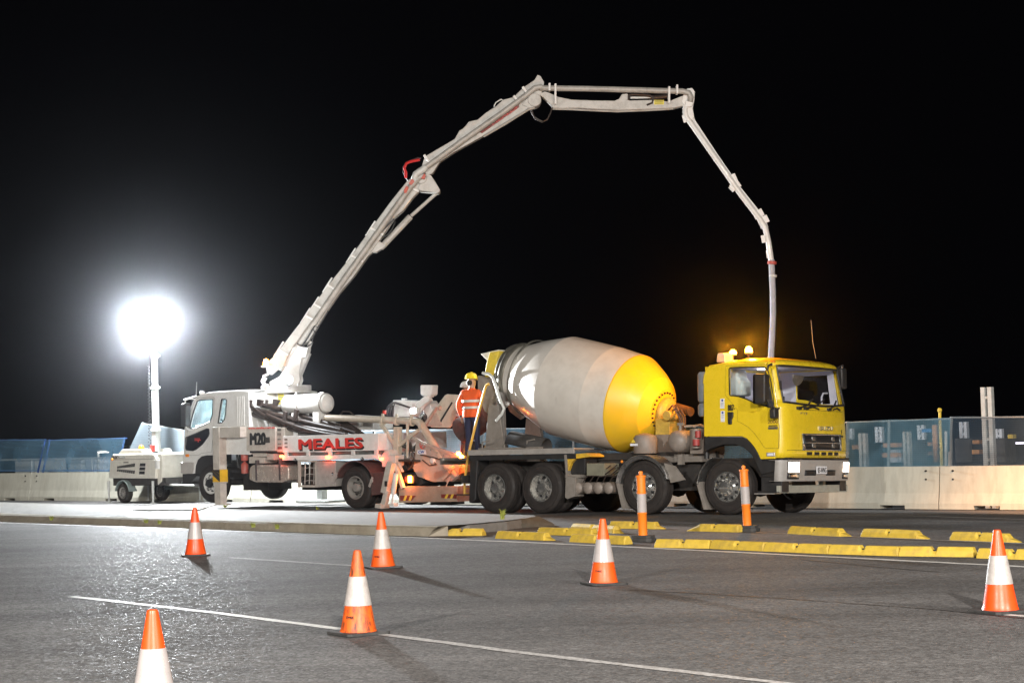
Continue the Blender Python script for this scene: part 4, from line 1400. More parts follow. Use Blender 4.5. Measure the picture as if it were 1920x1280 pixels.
for v in (0.62, 1.72):
    s = MB().box(-0.05, 0.42, v - .25, v + .25, 1.62, 1.76).prism([(-0.16, 1.7), (0.0, 1.7), (-0.10, 2.42), (-0.22, 2.42)], v - .24, v + .24, 'xz').box(-0.22, -0.10, v - .14, v + .14, 2.44, 2.62)
    s.build('seat', seat_dark, mt, bevel=0.05)
cl = [(-0.129,2.233),(0.153,2.223),(0.147,2.485),(0.067,2.579),(0.046,2.732),(-0.095,2.738),(-0.099,2.586),(-0.160,2.477)]
MB().prism(cl, 0.36, 0.72, 'xz').build('seat_cover', linen, mt, bevel=0.05, seg=3)
wheelc = Vector((0.50, 0.66, 2.02)); wa = Vector((-0.5, 0, 0.86))
ring = []
q1 = Vector((0, 1, 0)); q2 = wa.normalized().cross(q1)
for k in range(29):
    a = 2 * PI * k / 28
    ring.append(wheelc + (q1 * math.cos(a) + q2 * math.sin(a)) * 0.24)
MB().tube(ring, 0.017, 8).tube([wheelc, wheelc - wa.normalized() * 0.4], 0.03, 8).bar(wheelc - q1 * .23, wheelc + q1 * .23, 0.04, 0.02).build('steering_wheel', pm('wheel_trim', (0.16, 0.15, 0.18), 0.5), mt)
MB().add([(0.72, 0.62, 1.99), (1.06, 0.72, 1.985), (1.07, 1.2, 1.985), (0.86, 1.16, 1.99), (0.80, 0.9, 2.02)], [(0, 1, 2, 3, 4)]).build('paper_sheet', linen, mt, solid=0.004)
MB().lathe([(0.0, 0.0), (0.19, 0.0), (0.2, 0.015), (0.19, 0.03), (0, 0.03)], (0.98, 1.0, 2.60), (1, 0, -0.2), 20, a0=90, a1=270).build('sun_visor', steel, mt)
MB().tube([(0.85, 2.12, 1.98), (0.85, 2.12, 2.22), (0.84, 2.2, 2.30), (0.80, WB - .07, 2.31)], 0.018, 8).build('grab_handle', interior, mt)
MB().box(1.0, 1.05, 0.22, 0.40, 2.09, 2.18).build('dash_camera', ink, mt, bevel=0.01)
# fill lamp added on the cab ceiling to brighten the interior
MB().box(0.05, 0.25, 1.08, 1.28, 2.745, 2.765).build('cab_fill_lamp', em('cab_fill_glow', (0.93, 0.90, 1.0), 4), mt)
lamp('cab_fill_lamp', 'POINT', XF @ Vector((0.2, 1.18, 2.68)), 7, (0.90, 0.88, 1.0), 0.08)
# roof: beacons, box, aerial
def beacon(u, v, z, h, mat, nm='beacon', rr=0.075):
    MB().lathe([(0.02, -0.12), (0.02, 0), (rr, 0.0), (rr, 0.03), (0.0, 0.03)], (u, v, z), (0, 0, 1), 14).build(nm + '_base', black, mt)
    return MB().lathe([(rr * .9, 0.03), (rr * .92, 0.08), (rr * .7, h * .8), (rr * .3, h), (0, h)], (u, v, z), (0, 0, 1), 16).build(nm, mat, mt)


bcn = (0.198,0.550,3.030)
beacon(bcn[0], 0.55, bcn[2] - 0.02, 0.15, lamp_amber)
lamp('mixer_beacon', 'POINT', XF @ Vector((bcn[0], 0.55, bcn[2] + 0.22)), 400, (1.0, 0.37, 0.012), 0.05)
b2 = (-0.498,0.900,3.020)
beacon(b2[0], 1.1, b2[2] + 0.02, 0.12, lamp_amber)
lamp('mixer_beacon', 'POINT', XF @ Vector((b2[0] - 0.12, 1.1, b2[2] + 0.26)), 230, (1.0, 0.37, 0.012), 0.05)
bxp = [(-0.315,2.869),(-0.125,2.860),(-0.133,3.022),(-0.157,3.043),(-0.275,3.039),(-0.300,3.020)]
MB().prism(bxp, 0.22, 0.50, 'xz').build('roof_box', pm('peach_plastic', (0.62, 0.42, 0.30), 0.5, var=0.2), mt, bevel=0.015)
MB().tube([(1.039,1.600,2.937), (0.978,1.600,3.266), (0.953,1.600,3.676)], 0.007, 5).build('aerial', black, mt)
mk_ = (0.828,0.100,2.858)
for dx in (0.0, 0.13):
    MB().box(mk_[0] + dx, mk_[0] + dx + .09, 0.04, 0.10, 2.795, 2.83).build('roof_marker_lamp', amber_off, mt, bevel=0.008)
# intake stack behind the cab
for (z0, z1) in (((-0.597,0.000,2.123)[2], (-0.586,0.000,2.698)[2]), ((-0.602,0.000,1.852)[2], (-0.598,0.000,2.103)[2])):
    MB().lathe([(0.0, 0), (0.10, 0.0), (0.125, 0.04), (0.125, z1 - z0 - 0.05), (0.09, z1 - z0), (0, z1 - z0)], (-0.60, 0.22, z0), (0, 0, 1), 18).build('intake_stack', pm('slate_grey_plastic', (0.20, 0.22, 0.24), 0.45, dirt=(0.12, .11, .1), dirt_amt=.4), mt)
MB().cyl((-0.58, 0.24, 1.05), (-0.58, 0.24, 1.85), 0.05, 12).build('intake_pipe', black, mt)

# --- mudguards
mgrey = pm('worn_mudguard_alloy', (0.50, 0.49, 0.48), 0.3, metal=0.9, var=0.2, dirt=(0.16, 0.14, 0.12), dirt_amt=0.6)
MB().prism(band(-1.885, FZ, 0.60, 0.625, 14, 172, 18), -0.06, 0.36, 'xz').prism(band(-1.885, FZ, 0.54, 0.605, 14, 172, 18), -0.02, 0.34, 'xz').build('mudguard', mgrey, mt, bevel=0.008)
MB().prism([(-2.52, 0.62), (-2.45, 0.62), (-2.29, 0.10), (-2.38, 0.10)], -0.02, 0.34, 'xz').build('mud_flap', greypaint, mt)
MB().prism([(-1.42, 0.98), (-1.16, 0.92), (-0.94, 0.66), (-1.27, 0.60)], 0.03, 0.06, 'xz').build('mud_flap', greypaint, mt)
MB().prism(band(0.0, FZ, 0.60, 0.625, 118, 175, 10), -0.06, 0.34, 'xz').build('mudguard', mgrey, mt, bevel=0.008)
MB().prism([(-0.66, 0.62), (-0.59, 0.62), (-0.41, 0.10), (-0.50, 0.10)], -0.02, 0.32, 'xz').build('mud_flap', greypaint, mt)
fz = (-4.859,0.000,1.250)[2]
u0, u1 = (-6.285,0.000,1.234)[0], (-3.514,0.000,1.266)[0]
MB().box(u0, u1, -0.04, 0.62, fz + 0.03, fz + 0.055).box(u0, u1, -0.045, -0.03, fz - 0.055, fz + 0.05).build('rear_mudguard', alum, mt, bevel=0.006)
MB().box(u0, u1, WB - .6, WB + .04, fz + 0.03, fz + 0.055).build('rear_mudguard', alum, mt)
MB().box(u0, u1, 0.0, 0.06, fz - 0.16, fz - 0.06).build('rear_mudguard_skirt', black, mt)
MB().prism([(u0, fz - .06), (u0 + .22, fz - .06), (u0 + .14, 0.28), (u0 + 0.06, 0.20), (u0 - 0.04, 0.22)], 0.02, 0.40, 'xz').build('mud_flap', black, mt, bevel=0.02)
# --- between the axles: yellow bracket, boxes, air tanks
yb = [(-3.771,0.824),(-3.766,1.164),(-3.606,1.183),(-3.274,1.199),(-3.170,1.155),(-3.170,1.124),(-3.541,1.087),(-3.648,1.003),(-3.717,0.855)]
MB().prism(yb, 0.02, 0.5, 'xz').build('chute_bracket', pm('scraped_yellow', (0.66, 0.40, 0.03), 0.5, dirt=(.25, .18, .08), dirt_amt=.5), mt, bevel=0.01)
gp = [(-3.787,1.175),(-3.734,1.174),(-3.713,0.749),(-3.500,0.716),(-3.532,0.347),(-3.719,0.294),(-3.772,0.326),(-3.752,0.771)]
MB().prism(gp, -0.02, 0.30, 'xz').build('flap_bracket', greypaint, mt, bevel=0.005)
MB().prism([(-3.767,0.792),(-3.656,1.067),(-3.350,1.106),(-3.355,0.788)], 0.10, 0.5, 'xz').build('valve_box', black, mt, bevel=0.01)
MB().prism([(-3.316,0.999),(-2.884,0.994),(-2.888,0.732),(-3.320,0.736)], 0.10, 0.6, 'xz').build('battery_box', pm('dusty_olive', (0.19, 0.18, 0.13), 0.7, var=0.2), mt, bevel=0.008)
MB().prism([(-3.823,0.782),(-3.450,0.779),(-3.451,0.715),(-3.824,0.718)], 0.05, 0.3, 'xz').build('step_bracket', greypaint, mt)
MB().box(-3.45, -2.4, 0.55, 0.72, 1.06, 1.16).box(-3.4, -0.6, 0.62, 0.72, 0.98, 1.2).build('side_rail', chassis, mt)
tkz = (-3.269,0.030,0.509)[2]
for k in range(4):
    u = (-3.523,0.030,0.510)[0] + k * 0.252
    MB().lathe([(0, -0.045), (0.05, -0.04), (0.09, -0.02), (0.113, 0.0), (0.115, 0.03), (0.115, 0.75), (0.0, 0.8)], (u, 0.06, tkz), (0, 1, 0), 26).build('air_tank', taupe, mt)
pp = MB()
rnd = random.Random(5)
for k in range(7):
    u = -3.4 + k * 0.16
    pp.tube([(u, 0.10, tkz + 0.12), (u + 0.10, 0.05 + 0.05 * rnd.random(), tkz + 0.20 + .05 * rnd.random()), (u + 0.32, 0.12, tkz + 0.24), (u + 0.6, 0.2, tkz + 0.36 + .1 * rnd.random())], 0.013, 6)
pp.build('air_line', hose, mt)
MB().sph((-2.421,0.050,1.020), 0.03, 10).build('side_marker', amber_off, mt)
# --- hydraulic tank, filter drum and gearbox in front of the drum
tz = (-2.071,0.350,1.172)
MB().lathe([(0, -0.0), (0.22, 0.0), (0.235, 0.02), (0.235, 0.30), (0.20, 0.355), (0.12, 0.38), (0.05, 0.40), (0, 0.40)], ((-2.084,0.350,1.172)[0], 0.38, tz[2]), (0, 0, 1), 26).build('hydraulic_tank', taupe, mt)
hx = (-2.084,0.350,1.172)[0]
MB().box(hx - .19, hx - 0.02, 0.128, 0.145, tz[2] + 0.15, tz[2] + 0.195).build('sticker', sticker, mt)
MB().prism([(hx - .17, tz[2] + .21), (hx - .07, tz[2] + .21), (hx - .12, tz[2] + .28)], 0.130, 0.148, 'xz').build('warning_sticker', yellow2, mt)
sp_ = (-1.211,0.100,1.392)
MB().lathe([(0, -0.03), (0.10, -0.02), (0.17, 0.02), (0.205, 0.07), (0.215, 0.12), (0.215, 0.62), (0.17, 0.68), (0, 0.70)], (sp_[0], 0.1, sp_[2]), (0, 1, 0), 30).build('filter_drum', taupe, mt)
MB().cyl((sp_[0], 0.3, sp_[2] + 0.2), (sp_[0], 0.3, sp_[2] + 0.33), 0.03, 10).bar((sp_[0] - .05, .3, sp_[2] + .33), (sp_[0] + .08, .3, sp_[2] + .33), .05, .05).build('filler_neck', greypaint, mt)
MB().box(-1.0, -0.62, 0.30, 0.95, 1.15, 1.62).cyl((-0.80, 0.22, 1.25), (-0.80, 0.22, 1.62), 0.10, 14).build('oil_cooler', taupe, mt, bevel=0.01)
MB().cyl((-0.72, 0.1, 1.30), (-0.72, 0.1, 1.42), 0.07, 14).cyl((-0.70, 0.14, 1.45), (-0.70, 0.14, 1.58), 0.06, 12).build('red_filter', pm('faded_red', (0.36, 0.05, 0.045), 0.5), mt)
MB().box(-1.5, -0.62, 0.5, 0.9, 1.0, 1.15).box(-2.4, -1.3, 0.6, 0.8, 1.0, 1.12).box(-1.35, -1.25, 0.4, 0.5, 0.95, 1.25).build('bracket_frame', greypaint, mt)
shiny = MB()
for k in range(4):
    shiny.tube([(-1.45 + k * .2, 0.8, 1.69), (-1.3 + k * .2, 0.85, 1.70 + .02 * (k % 2)), (-1.2 + k * .2, 0.8, 1.68)], 0.02, 8)
shiny.bar((-1.3, 0.95, 1.70), (-0.62, 0.95, 1.72), .06, .03).build('coolant_pipe', alum, mt)

# --- the drum: a lathe about the tilted axis, ribbed at the mouth
DO = Vector((-6.505, 1.25, 3.053)); DA = R(13.65)
AX = Vector((math.cos(DA), 0, -math.sin(DA)))
drum_lit = pm('drum_lit', (0.70, 0.66, 0.60), 0.34, var=0.06, scale=2.0, dirt=(0.42, 0.37, 0.30), dirt_amt=0.4, coat=0.4)  # rear cone coloured lighter for the floodlight that falls on it
drum_dim = pm('drum_white_dim', (0.64, 0.60, 0.54), 0.34, var=0.06, scale=2.0, dirt=(0.38, 0.33, 0.27), dirt_amt=0.32, coat=0.35)  # same white, coloured dimmer where the floodlight misses the drum
drum_yellow = pm('drum_yellow', (0.80, 0.50, 0.02), 0.4, var=0.05, scale=2.0, dirt=(0.55, 0.38, 0.10), dirt_amt=0.3)
drum_ring = pm('drum_ring_steel', (0.20, 0.19, 0.16), 0.4, metal=0.6, var=0.2, dirt=(0.10, 0.09, 0.07), dirt_amt=0.6)
D = MB()
NSEG = 72
D.lathe([(0.60, 0.52), (0.64, 0.62), (0.68, 0.80), (0.86, 1.24), (1.053, 1.86), (1.055, 1.875)], DO, AX, NSEG, 0)
D.lathe([(1.055, 1.875), (1.058, 1.885), (1.060, 2.45), (1.055, 3.05), (1.054, 3.065)], DO, AX, NSEG, 1)
D.lathe([(1.054, 3.065), (1.051, 3.075), (1.030, 3.40), (1.012, 3.64)], DO, AX, NSEG, 1)
D.lathe([(1.012, 3.64), (1.008, 3.67), (0.985, 3.72), (0.83, 3.99), (0.80, 4.03), (0.66, 4.22), (0.44, 4.375), (0.30, 4.40), (0.0, 4.40)], DO, AX, NSEG, 2)
drum = D.build('drum', [drum_lit, drum_dim, drum_yellow], mt, sharp=14)
rp2 = [(0.58, 0.0), (0.63, 0.0), (0.64, 0.02), (0.64, 0.07), (0.61, 0.08), (0.61, 0.13), (0.675, 0.14), (0.685, 0.16), (0.685, 0.26), (0.675, 0.28), (0.63, 0.29), (0.63, 0.33), (0.66, 0.34), (0.66, 0.40), (0.65, 0.42), (0.60, 0.43)]
MB().lathe([(r, h * .9 + .42) for r, h in rp2], DO, AX, NSEG).build('roller_ring', drum_ring, drum)
MB().lathe([(0.60, 0.43), (0.50, 0.6), (0.0, 0.7)], DO, AX, 40).build('drum_mouth', ink, drum)
MB().lathe([(0.80, 0.93), (0.82, 0.945), (0.82, 0.965), (0.80, 0.98), (0.785, 0.965), (0.785, 0.945), (0.80, 0.93)], DO, AX, NSEG).build('guard_hoop', drum_ring, mt)
bl = MB()
e1 = Vector((AX.z, 0, -AX.x)) * -1; e2 = AX.cross(e1)
for k in range(26):
    a = 2 * PI * k / 26
    c = DO + AX * 4.385 + (e1 * math.cos(a) + e2 * math.sin(a)) * 0.385
    bl.cyl(c, c + AX * 0.03, 0.018, 6)
tag(bl.build('flange_bolts', ink, drum), kind='stuff')
# round inspection hatch on the drum's shoulder
hc = MB()
ha = R(-112)
hp = []
for k in range(25):
    a = 2 * PI * k / 24
    t = 3.22 + 0.27 * math.cos(a); th = ha + 0.26 * math.sin(a)
    rr = 1.058 - (t - 3.06) * 0.07 if t < 3.55 else 1.02
    hp.append(DO + AX * t + (e1 * math.cos(th) + e2 * math.sin(th)) * (rr + 0.002))
hc.tube(hp, 0.006, 6, cap=False)
for k in range(0, 24, 2):
    hc.sph(hp[k], 0.016, 6)
hc.build('hatch_bolts', ink, drum)
# gearbox and pedestal
gb = MB().lathe([(0.0, 0.0), (0.30, 0.0), (0.31, 0.05), (0.30, 0.08), (0.22, 0.14), (0.20, 0.34), (0.15, 0.40), (0.0, 0.41)], DO + AX * 4.42, AX, 30)
gbx = DO + AX * 4.6
gb.box(gbx.x - .18, gbx.x + .16, gbx.y - .34, gbx.y + .25, gbx.z - .42, gbx.z - .10)
gb.cyl((gbx.x + .2, gbx.y - .2, gbx.z - .05), (gbx.x + .2, gbx.y - .50, gbx.z - .05), 0.10, 14)
gb.build('gearbox', pm('gearbox_ochre', (0.55, 0.38, 0.07), 0.5, var=0.2, dirt=(0.2, 0.15, 0.07), dirt_amt=0.6), mt, bevel=0.01)
MB().prism([(gbx.x - .42, 1.06), (gbx.x + .35, 1.06), (gbx.x + .20, gbx.z - .42), (gbx.x - .25, gbx.z - .42)], 0.85, 1.55, 'xz').build('drum_pedestal', taupe, mt, bevel=0.01)
mt_ = MB().cyl((gbx.x + .15, gbx.y - .05, gbx.z + .12), (gbx.x + .55, gbx.y - .15, gbx.z + .02), 0.09, 12)
for k in range(3):
    mt_.tube([(gbx.x + .1 + k * .12, gbx.y - .3, gbx.z + .05), (gbx.x + .3 + k * .1, gbx.y - .42, gbx.z + .15 - k * .05), (gbx.x + .42 + k * .06, gbx.y - .36, gbx.z - .1), (gbx.x + .40 + k * .05, gbx.y - .3, gbx.z - .4)], 0.022, 7)
mt_.build('hydraulic_motor', pm('rusty_hose', (0.12, 0.06, 0.03), 0.5, var=0.3), mt)
# rear drum support, hopper, chute, platform
MB().prism([(-6.35, 1.06), (-5.75, 1.06), (-5.95, 2.25), (-6.22, 2.25)], 0.55, 0.65, 'xz').prism([(-6.35, 1.06), (-5.75, 1.06), (-5.95, 2.25), (-6.22, 2.25)], 1.85, 1.95, 'xz').box(-6.3, -5.8, 0.5, 2.0, 1.0, 1.12).build('rear_pedestal', greypaint, mt, bevel=0.008)
for v in (0.78, 1.72):
    MB().cyl((-6.18, v, 2.38), (-5.92, v, 2.32), 0.13, 18).build('drum_roller', steel, mt)
hp1 = [(-6.715,2.905),(-6.051,2.866),(-6.059,2.066),(-6.250,1.970),(-6.544,2.148),(-6.719,2.495)]
MB().prism(hp1, 0.80, 0.84, 'xz').prism(hp1, 1.66, 1.70, 'xz').build('hopper_plate', greypaint, mt, bevel=0.006)
yp = [(-6.512,2.918),(-6.450,3.166),(-6.359,3.388),(-6.109,3.410),(-6.155,3.242),(-6.260,2.930),(-6.291,2.852),(-6.482,2.860)]
MB().prism(yp, 0.78, 1.70, 'xz').build('charge_hopper', yellow2, mt, bevel=0.01)
MB().prism([(-6.763,3.383),(-6.257,3.449),(-6.229,3.391),(-6.571,3.225)], 0.95, 1.95, 'xz').build('hopper_flap', white, mt, bevel=0.006)
hs = [(-6.327,0.500,2.936), (-6.151,0.500,2.905), (-6.049,0.500,2.834), (-5.950,0.500,2.605), (-5.851,0.500,2.345), (-5.751,0.500,2.163), (-5.810,0.500,2.053), (-5.971,0.500,1.912)]
MB().tube(hs, 0.032, 10).build('water_pipe', galv, mt)
MB().prism([(-6.048,2.523),(-5.844,2.515),(-5.823,1.788),(-5.770,1.285),(-5.972,1.288),(-6.011,1.792)], 0.58, 0.66, 'xz').build('hopper_post', pm('worn_grey_steel', (0.17, 0.155, 0.14), 0.5, var=0.2, dirt=(0.08, .07, .06), dirt_amt=.5), mt, bevel=0.008)
# short chute trough below the hopper that drops towards the pump
MB().lathe([(0.0, 0), (0.30, 0.0), (0.30, 0.9), (0.0, 0.9)], (-7.55, 1.25, 1.75), Vector((0.9, 0, 0.42)), 22).build('discharge_chute', maroon, mt)
# spare chute trough, open half pipe lying on the mudguard
c0 = Vector((-5.450,0.350,1.465)); c1 = Vector((-4.610,0.350,1.297)); c1.y = 0.45
ca = (c1 - c0)
MB().lathe([(0.225, 0.0), (0.225, ca.length)], c0, ca, 20, a0=-100, a1=100).build('spare_chute', chassis, mt, solid=0.012)
ps = MB()
ps.tube([(-6.2, 0.2, fz + .08), (-4.5, 0.2, fz + .08)], 0.02, 8)
for u in (-6.1, -5.5, -4.9):
    ps.tube([(u, 0.2, fz + .05), (u, 0.2, fz + .22), (u + .2, 0.2, fz + .25)], 0.015, 6)
ps.build('chute_cradle', greypaint, mt)
# platform and ladder
MB().box(-7.45, -6.3, 0.45, 2.25, 1.10, 1.15).box(-7.45, -7.40, 0.4, 2.3, 1.02, 1.16).build('platform', steel, mt)
ylad = pm('ladder_yellow', (0.75, 0.42, 0.06), 0.45, dirt=(.4, .3, .15), dirt_amt=.4)
MB().tube([(-6.053,0.380,2.684), (-6.126,0.380,2.664), (-6.170,0.380,2.576), (-6.456,0.380,1.766), (-6.638,0.380,1.219), (-6.746,0.380,0.680), (-6.749,0.380,0.343)], 0.028, 10).build('ladder_rail', ylad, mt)
MB().tube([(-6.418,0.950,1.808), (-6.538,0.950,1.606), (-6.675,0.950,1.268)], 0.028, 10).build('ladder_rail', ylad, mt)
lad = MB()
lb, lt = Vector((-6.749,0.380,0.400)), Vector((-6.746,0.380,0.736))
for k in range(4):
    q = lb + (lt - lb) * (k / 3)
    lad.cyl(q, q + Vector((0, 0.45, 0)), 0.014, 6)
lad.cyl(Vector((-6.749,0.380,0.343)) + Vector((0, 0.45, 0)), Vector((-6.638,0.380,1.219)) + Vector((0, 0.45, 0)), 0.024, 8)
lad.build('ladder_rungs', ylad, mt)
MB().box(-6.62, -6.55, 0.1, WB - .1, 0.62, 0.78).build('rear_beam', chassis, mt)
MB().bar((-6.462,0.200,0.379), (-6.802,0.200,0.379), 0.03, 0.03).build('tow_arm', chassis, mt)

# ------------------------------------------------------------------ concrete pump truck
PF = frame(PUO, PHI)
pt = empty('pump_truck', PF)
tag(pt, 'white concrete pump truck with red MEALES lettering and a boom raised over the road', 'concrete pump')
PW = 2.34
truck_wheel(pt, 0.0, 0.0, 0.48, 0.485, 0.26, 'rear', wheelgrey, 1, True)
truck_wheel(pt, 0.0, PW + .03, 0.48, 0.485, 0.26, 'rear', wheelgrey, -1, True)
FW = (-4.996,0.030,0.606)
truck_wheel(pt, FW[0], 0.03, FW[2], 0.485, 0.28, 'frontwhite', white, 1)
truck_wheel(pt, FW[0], PW - 0.02, FW[2], 0.485, 0.28, 'frontwhite', white, -1)
ch = MB()
for v in (0.78, 1.56):
    ch.box(-5.3, 1.9, v - .05, v + .05, 0.70, 1.0)
for u in (-5.0, -3.6, -2.4, -1.2, 0.8, 1.8):
    ch.box(u - .06, u + .06, 0.73, 1.61, 0.74, 0.95)
for u, z in ((0, 0.48), (FW[0], FW[2])):
    ch.cyl((u, 0.3, z), (u, 2.05, z), 0.085, 10).bar((u - .6, .62, z + .28), (u + .6, .62, z + .28), .09, .1).bar((u - .6, 1.72, z + .28), (u + .6, 1.72, z + .28), .09, .1)
ch.sph((0, 1.17, .48), .2, 12).box(-4.6, -3.7, 0.75, 1.55, 0.4, 0.9).cyl((-3.4, 1.17, .62), (-0.2, 1.17, .55), .05, 10).box(-3.75, -0.9, 0.35, 1.9, 0.68, 0.74)
ch.build('chassis', chassis, pt)
# cab
cs = [(-6.013,0.860),(-5.994,1.141),(-5.929,1.622),(-5.898,1.983),(-5.789,2.262),(-5.661,2.485),(-5.534,2.682),(-5.411,2.771),(-5.031,2.837),(-4.171,2.839),(-3.521,2.809),(-3.528,1.966),(-3.550,1.292),(-5.078,1.328),(-5.297,1.305),(-5.459,1.214),(-5.544,1.055),(-5.570,0.856)]
w1 = [(-5.695,2.018),(-5.629,2.204),(-5.522,2.441),(-5.395,2.651),(-5.294,2.680),(-4.809,2.677),(-4.841,2.302),(-4.934,2.132),(-5.174,2.059),(-5.536,1.975),(-5.676,1.978)]
w2 = [(-4.496,2.667),(-4.350,2.668),(-4.312,2.641),(-4.362,2.288),(-4.405,2.171),(-4.504,2.095),(-4.641,2.085),(-4.619,2.190),(-4.552,2.451)]
w3 = [(-5.865,1.755),(-5.520,1.841),(-5.058,1.963),(-4.980,1.948),(-4.973,1.842),(-5.005,1.777),(-5.228,1.582),(-5.471,1.454),(-5.593,1.422),(-5.834,1.440),(-5.873,1.487)]
MB().prism(cs, 0.0, 0.05, 'xz', [w1, w2, w3]).build('cab_side', white, pt, bevel=0.012)
MB().prism(cs, PW - .05, PW, 'xz', [w1, w2]).build('cab_side', white, pt, bevel=0.012)
for w_ in (w1, w2):
    MB().prism(w_, 0.02, 0.026, 'xz').build('side_window', clearglass, pt)
    MB().prism(w_, PW - .026, PW - .02, 'xz').build('side_window', filmglass, pt)
    door_ring(MB(), w_, 0.0, 0.016).build('window_seal', ink, pt)
MB().prism(w3, 0.004, 0.03, 'xz').build('corner_glass', darkglass, pt)
door_ring(MB(), w3, 0.0, 0.012).build('window_seal', ink, pt)
cg = Vector((-5.525,0.000,1.668))
MB().box(cg.x, cg.x + 0.22, -0.004, 0.003, cg.z, cg.z + 0.025).box(cg.x + .12, cg.x + 0.15, -0.004, 0.003, cg.z - .04, cg.z).build('red_mark', red, pt)
text('FIGHTER', 'lettering', red, pt, (cg.x + .0, -0.003, cg.z + 0.032), 0.2, 0.035, depth=0.002)
# front, windscreen, roof, back of the cab
fpts = [p for p in cs[:8]]                            # from bumper up the windscreen to the roof edge


def cfront(t):
    k = t * (len(fpts) - 1); i = min(int(k), len(fpts) - 2); f = k - i
    return (fpts[i][0] * (1 - f) + fpts[i + 1][0] * f, fpts[i][1] * (1 - f) + fpts[i + 1][1] * f)


def cf(i, j, a, b):
    u, z = cfront(a + (b - a) * j)
    t = 2 * i - 1
    return (u - 0.13 * (1 - t * t) + 0.06 * abs(t) ** 12, PW * i, z)


MB().grid(lambda i, j: cf(i, j, 0, 3 / 7), 24, 8).build('cab_front_panel', white, pt, solid=0.02)
MB().grid(lambda i, j: cf(0.05 + .9 * i, j, 3 / 7, 6.6 / 7), 24, 8).build('windscreen', filmglass, pt)
m = MB()
for a in (0.0, 0.95):
    m.grid(lambda i, j, a=a: cf(a + .05 * i, j, 3 / 7, 6.6 / 7), 4, 8)
m.grid(lambda i, j: cf(i, j, 6.6 / 7, 1), 24, 3).build('corner_pillar', white, pt, solid=0.02)
rp_ = cs[7:11]


def proof(i, j):
    k = i * 3; a = min(int(k), 2); f = k - a
    u = rp_[a][0] * (1 - f) + rp_[a + 1][0] * f; z = rp_[a][1] * (1 - f) + rp_[a + 1][1] * f
    t = 2 * j - 1
    return (u - (0.13 * (1 - t * t) if i < 0.01 else 0.13 * (1 - t * t) * (1 - i) ** 4), PW * j, z + 0.05 * (1 - t ** 4))


MB().grid(proof, 16, 20).build('cab_roof', white, pt, solid=0.02)
MB().box(cs[11][0] - .04, cs[11][0], 0.05, PW - .05, 1.3, cs[10][1]).build('cab_rear_wall', white, pt)
for k in range(5):                                    # ribs on the rear quarter
    u = (-3.939,0.000,2.237)[0] + k * 0.06
    MB().box(u, u + 0.018, -0.008, 0.002, 2.0, 2.72).build('panel_rib', white, pt)
MB().box(cs[0][0] + .1, cs[11][0] - .05, .06, PW - .06, 1.33, 1.38).build('cab_floor', black, pt)
ddr = [(-5.778,1.940),(-5.895,1.420),(-5.898,1.313),(-5.396,1.306),(-5.275,1.357),(-4.899,1.378),(-4.813,1.931),(-4.750,2.695),(-4.768,2.729),(-5.353,2.736),(-5.474,2.693),(-5.685,2.352)]
door_ring(MB(), ddr, -0.001, 0.0045).build('door_gap', greypaint, pt)
p = (-4.835,0.000,1.839)
text('MEALES', 'lettering', red, pt, (p[0], -0.004, p[2]), 0.32, 0.09, bold=0.02)
MB().lathe([(0.07, 0), (0.09, 0)], (p[0] + 0.16, -0.003, p[2] + .06), (0, -1, 0), 16, a0=-70, a1=70).build('emblem', red, pt, solid=0.003)
# bumper, corner lamp, arch trim, step
bq = [(-6.023,0.860),(-6.005,1.141),(-5.561,1.135),(-5.577,0.949),(-5.630,0.843)]
MB().prism(bq, -0.012, 0.4, 'xz').prism(bq, PW - .4, PW + .012, 'xz').box(bq[0][0] - .12, bq[0][0] + .15, 0.05, PW - .05, bq[0][1], bq[1][1]).build('bumper', pm('pale_bumper_grey', (0.40, 0.37, 0.34), 0.5), pt, bevel=0.02)
lq = [(-6.024,0.619),(-6.013,0.846),(-5.530,0.842),(-5.492,0.789),(-5.615,0.696),(-5.738,0.604)]
MB().prism(lq, 0.0, PW, 'xz').prism([(-6.059,0.590),(-6.057,0.644),(-5.674,0.655),(-5.676,0.588)], 0.0, 0.3, 'xz').build('bumper_valance', black, pt, bevel=0.01)
p = (-5.807,0.000,1.305)
MB().box(p[0] - .06, p[0] + .06, -0.02, 0.01, p[2] - .035, p[2] + .035).build('corner_lamp', amber_off, pt, bevel=0.008)
arc_p = [(q[0], -0.004, q[1]) for q in [(-4.684,1.322),(-5.078,1.321),(-5.277,1.298),(-5.439,1.207),(-5.524,1.055),(-5.559,0.869)]]
MB().tube(arc_p, 0.022, 8).build('arch_trim', white, pt)
ai = [(-4.729,1.322),(-5.123,1.314),(-5.323,1.291),(-5.485,1.200),(-5.570,1.041),(-5.607,0.828),(-5.297,0.826),(-5.214,0.944),(-5.052,1.049),(-4.737,1.071)]
MB().prism(ai, 0.03, 0.5, 'xz').build('wheel_arch', black, pt)
# mirrors, aerial, roof lamps
mr = MB().prism([(-5.664,2.021),(-5.668,2.581),(-5.526,2.616),(-5.468,2.548),(-5.503,2.044)], -0.32, -0.14, 'xz').build('mirror', black, pt, bevel=0.02)
MB().tube([(-5.473,0.000,2.707), (-5.463,-0.200,2.720), (-5.566,-0.250,2.684), (-5.573,-0.230,2.551)], 0.018, 8).tube([(-5.567,-0.230,2.085), (-5.605,-0.200,1.980), (-5.640,-0.050,1.938), (-5.477,0.000,1.946)], 0.02, 8).build('mirror_arm', white, mr)
mr2 = MB().prism([(-8.758,2.111),(-8.766,2.561),(-8.656,2.587),(-8.648,2.123)], PW + .1, PW + .3, 'xz').build('mirror', black, pt, bevel=0.02)
MB().tube([(-8.803,2.500,2.795), (-8.446,2.400,2.827), (-7.955,2.200,2.868)], 0.015, 6).build('mirror_arm', white, mr2)
